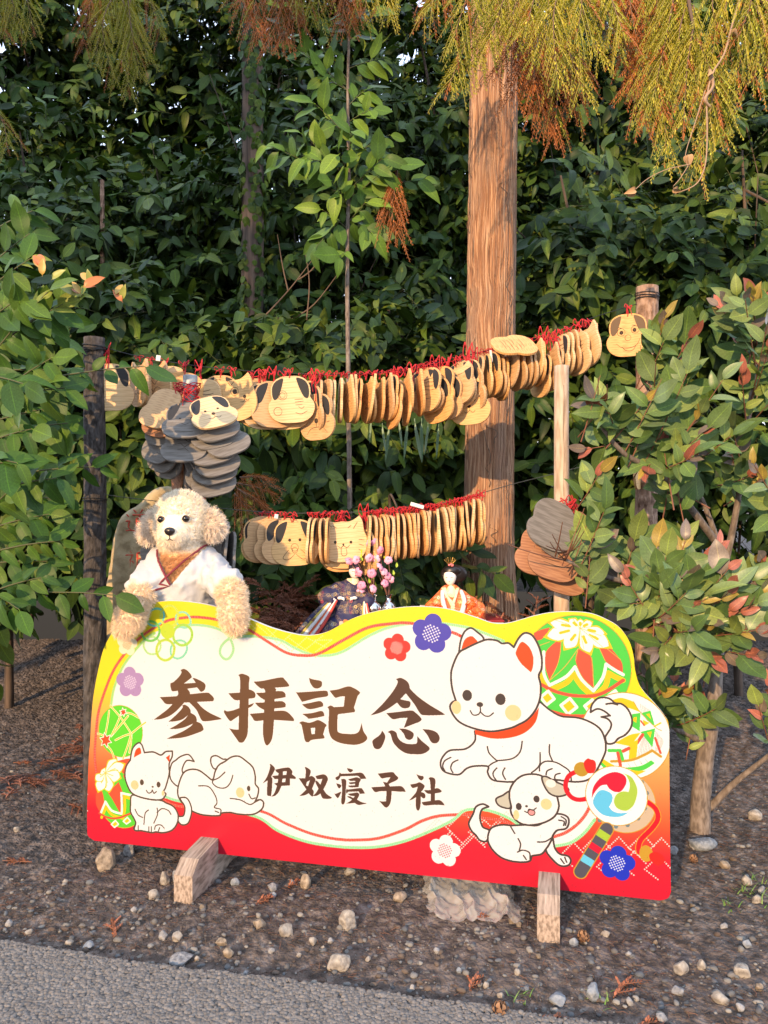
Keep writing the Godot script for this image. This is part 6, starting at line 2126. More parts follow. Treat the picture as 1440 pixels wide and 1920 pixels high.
	# two metal vases with plum blossom
	var silver := mat(0.62, 0.61, 0.6, 0.18, 1.0)
	var prof := PackedVector2Array([Vector2(0.0, -0.07), Vector2(0.017, -0.07), Vector2(0.019, -0.064), Vector2(0.024, -0.035), Vector2(0.0255, -0.02), Vector2(0.022, -0.008), Vector2(0.0115, 0.001), Vector2(0.0085, 0.008), Vector2(0.009, 0.014), Vector2(0.0135, 0.021), Vector2(0.014, 0.022), Vector2(0.0075, 0.012), Vector2(0.0, 0.012)])
	var blossoms := [[[Vector3(-0.051, 0.822, -2.460), Vector3(-0.031, 0.823, -2.470), Vector3(-0.088, 0.768, -2.450), Vector3(-0.081, 0.730, -2.440), Vector3(-0.111, 0.763, -2.470), Vector3(-0.047, 0.775, -2.450), Vector3(-0.039, 0.726, -2.450), Vector3(-0.071, 0.688, -2.440), Vector3(-0.034, 0.678, -2.440), Vector3(-0.074, 0.670, -2.450)]], [[Vector3(-0.012, 0.798, -2.460), Vector3(-0.020, 0.801, -2.470), Vector3(0.014, 0.767, -2.460), Vector3(-0.024, 0.771, -2.460), Vector3(-0.014, 0.746, -2.450), Vector3(0.000, 0.730, -2.460), Vector3(0.012, 0.716, -2.470), Vector3(0.003, 0.694, -2.450), Vector3(-0.044, 0.774, -2.470), Vector3(0.021, 0.704, -2.480)]]]
	var vx := [Vector3(-0.034, 0.634, -2.470), Vector3(0.014, 0.633, -2.490)]
	for k in 2:
		t = thing("flower_vase", ["silver vase of pink plum blossom right beside the navy doll", "silver vase of pink plum blossom, the one farther from the navy doll"][k], "vase", vx[k], "pair of blossom vases")
		var mb := MB.new()
		mb.lathe(prof, 26)
		obj("vase", mb.mesh(), silver, t)
		mb = MB.new()
		mb.lathe(PackedVector2Array([Vector2(0.02, -0.11), Vector2(0.026, -0.1), Vector2(0.021, -0.071), Vector2(0.0, -0.071)]), 20)
		obj("foot", mb.mesh(), mat(0.3, 0.012, 0.015, 0.25), t)
		var tw := MB.new()
		for q in blossoms[k][0]:
			var e: Vector3 = q - t.position
			tw.tube(smooth3(PackedVector3Array([Vector3(0, 0.01, 0), e * 0.5 + Vector3(rnd(-0.008, 0.008), 0.004, 0), e]), 4), 0.0017, 0.001, 5)
			var fl := MB.new()
			for p in 5:
				var a := TAU * p / 5.0 + rnd(0, 0.4)
				var c := Vector3(cos(a), sin(a), 0.3) * 0.0072
				fl.ball(c, Vector3(0.0062, 0.0066, 0.0028), 9, Basis(Vector3(-sin(a), cos(a), 0), 0.7))
			fl.ball(Vector3(0, 0, 0.001), Vector3.ONE * 0.0042, 8)
			obj("blossom", fl.mesh(), [mat(0.72, 0.27, 0.4, 0.6), mat(0.75, 0.36, 0.48, 0.6)][rng.randi() % 2], t, Transform3D(basis_of(rv() + Vector3.UP, Vector3(rnd(-0.7, 0.7), rnd(-0.3, 0.7), 1)).scaled_local(Vector3.ONE * rnd(1.05, 1.35)), e))
		obj("stem", tw.mesh(), mat(0.2, 0.09, 0.06, 0.7), t)
		for q in 5:
			obj("leaf_bud", leaf_mesh(0.5, 0.5, 0.1), mat(0.32, 0.45, 0.03, 0.5), t, Transform3D(basis_of(rv() * 0.5 + Vector3.UP, rv() + Vector3.BACK).scaled_local(Vector3.ONE * 0.017), Vector3(rnd(-0.04, 0.035), rnd(0.02, 0.16), rnd(0.0, 0.02))))

# ---------------------------------------------------------------- stones, bag, cones, tufts
func small_things() -> void:
	# px, py of the foot, size in millimetres, kind, label ("" = one of many alike)
	var k := 0
	for q in STONES:
		var r := Vector3(q[2] * rnd(0.44, 0.5), q[3] * rnd(0.45, 0.5), q[2] * rnd(0.38, 0.46)) * 0.001
		var p := Vector3(q[0], 0, q[1])
		p.y = ground_y(p.x, p.z) + r.y * 0.5
		var names := {"p": "pale", "g": "grey", "t": "tan", "b": "bluish"}
		var mats := {"p": M.stone_pale, "g": M.stone_grey, "t": M.stone_tan, "b": M.stone_blue}
		var label: String = q[5]
		var group := ""
		if label == "":
			var before := 0
			var total := 0
			for s in STONES:
				if s[5] == "" and s[4] == q[4]:
					total += 1
					before += 1 if s[0] < q[0] else 0
			label = "small %s stone on the soil, %s %s one counting from the left" % [names[q[4]], ORDINAL[before], names[q[4]]]
			if before == total - 1:
				label = "small %s stone on the soil, the farthest %s one to the right" % [names[q[4]], names[q[4]]]
			group = "small %s stones on the soil" % names[q[4]]
		var t := obj("stone", rock_mesh(200 + k, r, q[4] != "p" or k % 3 != 0), mats[q[4]], null, Transform3D(Basis(Vector3.UP, rnd(-0.6, 0.6)) * Basis(Vector3.BACK, rnd(-0.25, 0.25)), p))
		tag(t, label, "stone", group)
		k += 1
	# cloudy plastic bag crumpled under the sign
	var a := Vector3(0.100, 0.002, -1.930)
	var b := Vector3(0.317, 0.012, -1.780)
	var mb := MB.new()
	var nx := 90
	var ny := 34
	var ridges := []
	for i in 15:
		var c := Vector2(rnd(0.1, 2.5), rnd(0.0, 1.0))
		var d := Vector2.from_angle(rnd(0.3, 2.4)) * rnd(0.15, 0.5)
		ridges.append([c - d, c + d, rnd(0.006, 0.015), rnd(0.05, 0.12)])
	var wr := FastNoiseLite.new()
	wr.seed = 77
	wr.noise_type = FastNoiseLite.TYPE_CELLULAR
	wr.cellular_return_type = FastNoiseLite.RETURN_DISTANCE
	wr.frequency = 0.22
	wr.fractal_type = FastNoiseLite.FRACTAL_NONE
	for j in ny + 1:
		for i in nx + 1:
			var u := float(i) / nx
			var v := float(j) / ny
			var x := lerpf(a.x, b.x, u)
			var z := lerpf(-1.99, -1.765 + 0.05 * (1.0 - u) - 0.03, v) + 0.05 * u
			var e := 1.0 - pow(absf(u * 2 - 1), 3.0)
			var hgt := 0.005 + e * 0.022 * pow(1.0 - v, 1.8)
			for r in ridges:
				var q := Geometry2D.get_closest_point_to_segment(Vector2(u * 2.6, v), r[0], r[1])
				hgt += r[2] * exp(-q.distance_to(Vector2(u * 2.6, v)) / r[3]) * minf(e * 2.0, 1.0)
			var lobe := 0.06 * nz2.get_noise_2d(x * 130, 3) + 0.03 * nz.get_noise_2d(x * 330, 9) - 0.05 * pow(absf(u * 2.0 - 1.0), 2.0)
			mb.add(Vector3(x + 0.03 * nz.get_noise_2d(v * 90, 60) * v, ground_y(x, z) + hgt, z + lobe * v))
	for j in ny:
		for i in nx:
			var c := j * (nx + 1) + i
			mb.quad(c, c + nx + 1, c + nx + 2, c + 1)
	for i in mb.v.size():
		mb.v[i].z -= 0.02
	var film := mat(0.54, 0.49, 0.42, 0.14)
	film.transparency = BaseMaterial3D.TRANSPARENCY_ALPHA
	film.albedo_color.a = 0.44
	tag(obj("plastic_bag", mb.mesh(), film), "crumpled cloudy plastic bag on the soil under the sign, left of its right foot", "plastic bag")
	for q in [[Vector3(0.218, -0.023, -1.450), 0.016, "round brown cedar cone at the edge of the asphalt"], [Vector3(0.440, -0.028, -1.710), 0.013, "brown cedar cone beside the right wooden foot"], [Vector3(0.840, -0.016, -2.100), 0.011, "small brown cone beside the red-tipped shrub's foot"]]:
		var c: Vector3 = q[0]
		c.y = ground_y(c.x, c.z) + q[1] * 0.7
		var t := thing("cedar_cone", q[2], "cone", c)
		var core := MB.new()
		core.ball(Vector3.ZERO, Vector3.ONE * q[1] * 0.75, 12)
		obj("core", core.mesh(), mat(0.09, 0.045, 0.025), t)
		for s in 26:
			var y := 1.0 - 2.0 * (s + 0.5) / 26
			var an := s * 2.4
			var n := Vector3(cos(an) * sqrt(1 - y * y), y, sin(an) * sqrt(1 - y * y))
			obj("scale", leaf_mesh(0.9, 0.35, 0.5), [mat(0.2, 0.105, 0.055), mat(0.27, 0.15, 0.08)][s % 2], t, Transform3D(basis_of(n * 0.6 + Vector3.UP * 0.4, n).scaled_local(Vector3.ONE * q[1] * 0.75), n * q[1] * 0.62))
	# grass and weeds
	var gi := 0
	for q in [[0.905, -1.93, 16, 0.05], [0.93, -1.86, 12, 0.045], [0.83, -1.85, 9, 0.04], [0.96, -1.98, 10, 0.05], [0.42, -1.5, 12, 0.035], [0.265, -1.50, 9, 0.028], [0.98, -1.88, 8, 0.05]]:
		var o := Vector3(q[0], ground_y(q[0], q[1]), q[1])
		var t := thing("grass_tuft", ["bright green grass tuft in the gravel below the red-tipped shrub", "low green weeds beside the brightest grass tuft, right of the sign", "thin grass blades close to the sign's lower right corner", "green grass blades in the gravel at the right edge, nearer the shrub trunk", "grass blades at the asphalt's edge, right of the cone", "few grass blades at the asphalt's edge beside the cone", "few green blades among stones at the right edge"][gi], "grass", o)
		gi += 1
		for s in q[2]:
			var d := Vector3(rnd(-0.8, 0.8), rnd(0.5, 1.0), rnd(-0.6, 0.6))
			var bl := MB.new()
			var w := Vector3(d.z, 0, -d.x).normalized() * 0.0016
			var l: float = q[3] * rnd(0.6, 1.3)
			var o2 := Vector3(rnd(-0.025, 0.025), 0, rnd(-0.025, 0.025))
			for i in 5:
				var f := i / 4.0
				var c := o2 + d * l * f + Vector3.DOWN * l * 0.45 * f * f
				bl.add(c + w * (1.0 - f)); bl.add(c - w * (1.0 - f))
			for i in 4:
				bl.quad(i * 2, i * 2 + 1, i * 2 + 3, i * 2 + 2)
			obj("blade", bl.mesh(), [mat(0.1, 0.2, 0.03, 0.6), mat(0.15, 0.24, 0.05, 0.6)][s % 2], t)
	# fallen cedar sprigs, rusty
	var n := 0
	for q in [[Vector3(-0.956, -0.033, -2.100), Vector3(-1.036, -0.033, -2.100), "long rust-red cedar sprig on the soil at the left edge"], [Vector3(-0.599, -0.029, -1.720), Vector3(-0.633, -0.009, -1.800), "rust-brown cedar sprig on the soil near the road, left"], [Vector3(0.168, -0.023, -1.520), Vector3(0.191, -0.023, -1.580), "rust-red cedar sprig lying on the soil below the plastic bag"], [Vector3(0.288, -0.025, -1.440), Vector3(0.348, -0.021, -1.440), "orange cedar sprig lying at the bottom edge on the asphalt"], [Vector3(0.445, -0.016, -1.500), Vector3(0.507, -0.012, -1.580), "straight red-brown twig of cedar on the soil, lower right"], [Vector3(0.460, -0.020, -1.420), Vector3(0.516, -0.018, -1.440), "red-brown sprig at the bottom edge, right"], [Vector3(-0.306, -0.011, -1.850), Vector3(-0.275, -0.013, -1.900), "small orange sprig behind the left foot's stones"], [Vector3(0.209, -0.013, -1.780), Vector3(0.242, -0.005, -1.800), "rust-brown sprig at the plastic bag's lower edge"], [Vector3(-1.390, 0.150, -2.900), Vector3(-1.320, 0.210, -2.900), "rust-coloured cedar sprig on dark soil at the left edge behind"], [Vector3(-0.242, -0.015, -1.950), Vector3(-0.221, 0.003, -2.000), "dead brown sprig under the sign near the left foot"]]:
		var p0: Vector3 = q[0]
		var p1: Vector3 = q[1]
		p0.y = ground_y(p0.x, p0.z) + 0.006
		p1.y = ground_y(p1.x, p1.z) + 0.006
		var t := thing("cedar_sprig", q[2], "cedar sprig", p0)
		var m2 := MB.new()
		var len := p0.distance_to(p1)
		branchlet(m2, Vector3.ZERO, p1 - p0, len, 0.0, Color(0.3, 0.1, 0.045), Color(0.24, 0.08, 0.04), 0.004, 0.012)
		for s in 3:
			branchlet(m2, (p1 - p0) * (0.2 + 0.2 * s), (p1 - p0).rotated(Vector3.UP, 0.6 if s % 2 else -0.6), len * 0.4, 0.0, Color(0.3, 0.1, 0.045), Color(0.22, 0.08, 0.04), 0.004, 0.011)
		obj("needles", m2.mesh(), M.needles, t)
	# heaps of dead cedar fronds behind the sign
	var proto := MB.new()
	branchlet(proto, Vector3.ZERO, Vector3(1, 0.15, 0), 0.12, 0.2, Color.WHITE, Color.WHITE, 0.004, 0.013)
	for s in 5:
		branchlet(proto, Vector3(0.02 + s * 0.018, 0.004, 0), Vector3(0.8, 0.1, 0.7 if s % 2 else -0.7), 0.06, 0.25, Color.WHITE, Color.WHITE, 0.0045, 0.012)
	proto.col = PackedColorArray()
	var pm := proto.mesh()
	var where := []
	var tint := []
	for i in 420:
		var x := rnd(-0.62, 0.75)
		var z := -rnd(2.42, 3.1)
		if rng.randf() < 0.55:
			x = rnd(-0.5, -0.12)
			z = -rnd(2.45, 2.85)
		var lift := rnd(0.0, 0.05) + 0.16 * exp(-pow((x + 0.36) / 0.13, 2) - pow((z + 2.75) / 0.14, 2)) * rng.randf()
		var bb := Basis(Vector3.UP, rnd(0, TAU)) * Basis(Vector3.BACK, rnd(-0.7, 0.7))
		where.append(Transform3D(bb.scaled_local(Vector3.ONE * rnd(0.6, 1.2)), Vector3(x, ground_y(x, z) + 0.01 + lift, z)))
		var kk := rnd(0.5, 1.15)
		tint.append(Color(0.25 * kk, 0.085 * kk, 0.04 * kk))
	for i in 60:
		var x := rnd(-1.3, -0.8)
		var z := -rnd(2.5, 3.4)
		where.append(Transform3D(Basis(Vector3.UP, rnd(0, TAU)).scaled_local(Vector3.ONE * rnd(0.5, 0.9)), Vector3(x, ground_y(x, z) + 0.008, z)))
		tint.append(Color(0.2, 0.075, 0.04))
	tag(many("dead_fronds", pm, M.needles, where, tint), "heaped rust-brown dead cedar fronds on the bank behind the sign")

const SKYE := 1.6
const EXPO := 1.33
const SUNE := 1.6
const SUN_AZ := 25.0
const SUN_EL := 16.0
const OFF_TREES := [[-4.7, -2.0, 3.1, 7.5, 1.9, 1900, "broad evergreen tree across the road, nearer to the sign"], [-8.3, -2.4, 3.0, 8.8, 2.4, 1700, "taller evergreen tree across the road, farther from the sign"]]
const ORDINAL := ["first", "second", "third", "fourth", "fifth", "sixth", "seventh", "eighth", "ninth", "tenth", "eleventh", "twelfth", "thirteenth", "fourteenth", "fifteenth", "sixteenth", "seventeenth", "eighteenth", "nineteenth", "twentieth", "twenty-first", "twenty-second", "twenty-third", "twenty-fourth", "twenty-fifth", "twenty-sixth", "twenty-seventh", "twenty-eighth", "twenty-ninth", "thirtieth"]

const STONES := [
	[-0.748, -2.076, 77, 73, "t", "angular tan stone under the lower left corner of the sign"],
	[-0.709, -2.147, 50, 44, "g", "round grey stone beside the tan one under the sign"],
	[-0.563, -1.985, 29, 46, "p", "upright pale stone left of the left wooden foot"],
	[-0.536, -1.990, 27, 38, "g", ""],
	[-0.569, -1.913, 43, 35, "p", "smooth pale stone in front of the left foot"],
	[-0.435, -1.855, 20, 17, "t", ""],
	[-0.379, -1.970, 27, 25, "b", ""],
	[-0.280, -1.945, 34, 26, "g", ""],
	[-0.272, -1.904, 23, 18, "b", ""],
	[-0.201, -1.957, 37, 49, "t", "tan stone standing under the sign between the feet"],
	[-0.234, -1.979, 19, 19, "g", ""],
	[-0.090, -2.028, 36, 25, "p", ""],
	[-0.083, -1.777, 51, 58, "p", "tall pale angular stone in the middle of the soil strip"],
	[-0.095, -1.616, 59, 44, "p", "largest flat pale stone near the road, centre"],
	[-0.221, -1.742, 45, 33, "p", "white rounded stone left of the tall pale one"],
	[-0.284, -1.765, 41, 26, "t", ""],
	[-0.492, -1.725, 23, 30, "g", ""],
	[-0.458, -1.718, 29, 33, "p", ""],
	[-0.426, -1.635, 60, 27, "g", "flat grey stone lying against the asphalt edge"],
	[-0.395, -1.638, 18, 15, "p", ""],
	[-0.689, -1.691, 23, 19, "p", ""],
	[-0.643, -1.683, 32, 19, "b", ""],
	[-0.156, -1.710, 25, 22, "p", ""],
	[-0.133, -1.692, 13, 13, "p", ""],
	[-0.118, -1.710, 16, 16, "g", ""],
	[-0.243, -1.669, 19, 16, "g", ""],
	[-0.354, -1.694, 34, 25, "t", ""],
	[-0.335, -1.657, 31, 25, "t", ""],
	[0.040, -1.885, 43, 30, "t", "brick-shaped tan stone left of the plastic bag"],
	[0.417, -1.696, 25, 26, "b", "bluish round stone touching the right foot"],
	[0.500, -1.747, 25, 17, "p", ""],
	[0.294, -1.778, 24, 24, "t", ""],
	[0.308, -1.763, 19, 15, "t", ""],
	[0.339, -1.501, 45, 31, "b", "flat blue-grey stone near the bottom edge"],
	[0.408, -1.510, 37, 49, "b", "angular blue-grey stone standing near the bottom edge"],
	[0.617, -1.606, 39, 36, "p", "pale faceted stone at the lower right"],
	[0.663, -1.613, 26, 27, "p", ""],
	[0.733, -1.585, 41, 41, "p", "broad pale stone near the right edge, low"],
	[0.649, -1.492, 36, 33, "p", "rounded pale stone near the lower right corner"],
	[0.517, -1.443, 27, 24, "g", ""],
	[0.582, -1.529, 35, 26, "g", ""],
	[0.473, -1.488, 16, 20, "g", ""],
	[0.794, -1.692, 25, 25, "b", ""],
	[0.926, -1.976, 35, 35, "p", ""],
	[0.909, -1.886, 31, 32, "p", ""],
	[0.946, -1.940, 26, 27, "g", ""],
	[0.916, -2.078, 42, 25, "t", ""],
	[0.899, -2.193, 89, 49, "b", "large smooth bluish stone at the foot of the grey forked trunk"],
	[0.878, -2.189, 30, 27, "g", ""],
	[0.809, -2.162, 32, 32, "g", ""],
	[0.527, -1.838, 12, 12, "p", ""],
	[0.273, -1.578, 17, 17, "p", ""],
	[0.204, -1.541, 16, 19, "p", ""],
	[0.228, -1.513, 18, 15, "p", ""],
	[0.326, -1.472, 18, 13, "p", ""],
	[0.057, -1.535, 14, 14, "g", ""],
	[-0.020, -1.511, 14, 18, "p", ""],
	[1.151, -2.408, 56, 41, "p", "pale stone at the right edge below the side branch"],
	[-0.129, -1.504, 17, 18, "p", "single tan stone sitting on the asphalt"],
	[-0.856, -1.768, 21, 24, "g", ""],
	[-0.798, -1.738, 19, 19, "p", ""],
	[-1.089, -2.295, 22, 22, "p", ""],
	[-0.814, -1.974, 19, 16, "p", ""],
	[-0.594, -1.838, 20, 17, "g", ""],
	[-0.284, -1.588, 15, 15, "g", ""],
	[-0.183, -1.664, 16, 13, "p", ""],
	[-0.034, -1.645, 15, 13, "p", ""],
	[0.114, -1.665, 18, 16, "g", ""],
	[0.153, -1.588, 15, 15, "b", ""],
	[0.328, -1.645, 15, 13, "t", ""],
	[0.527, -1.665, 18, 14, "g", ""],
	[0.602, -1.717, 18, 16, "t", ""],
	[0.779, -1.773, 21, 18, "g", ""],
	[0.745, -1.867, 17, 15, "t", ""],
	[0.677, -1.472, 22, 20, "g", ""],
	[0.744, -1.537, 21, 21, "t", ""],
]

const BOARD := "-3,884 2,905 27,919! 2016,916! 2040,906 2049,885! 2046,699 2044,466 2043,369 2031,338 2005,305 1971,268 1952,237 1941,192 1938,158 1925,109 1894,65 1850,39 1803,23 1741,20 1681,25 1629,37 1589,50 1540,64 1493,64 1435,46 1355,24 1276,17 1195,21 1103,37 1017,65 930,112 870,127 811,125 720,105 628,73 512,38 417,24 330,22 258,32 198,55 143,92 105,138 69,198 50,257 31,339 18,422 9,556 4,608 -3,796"

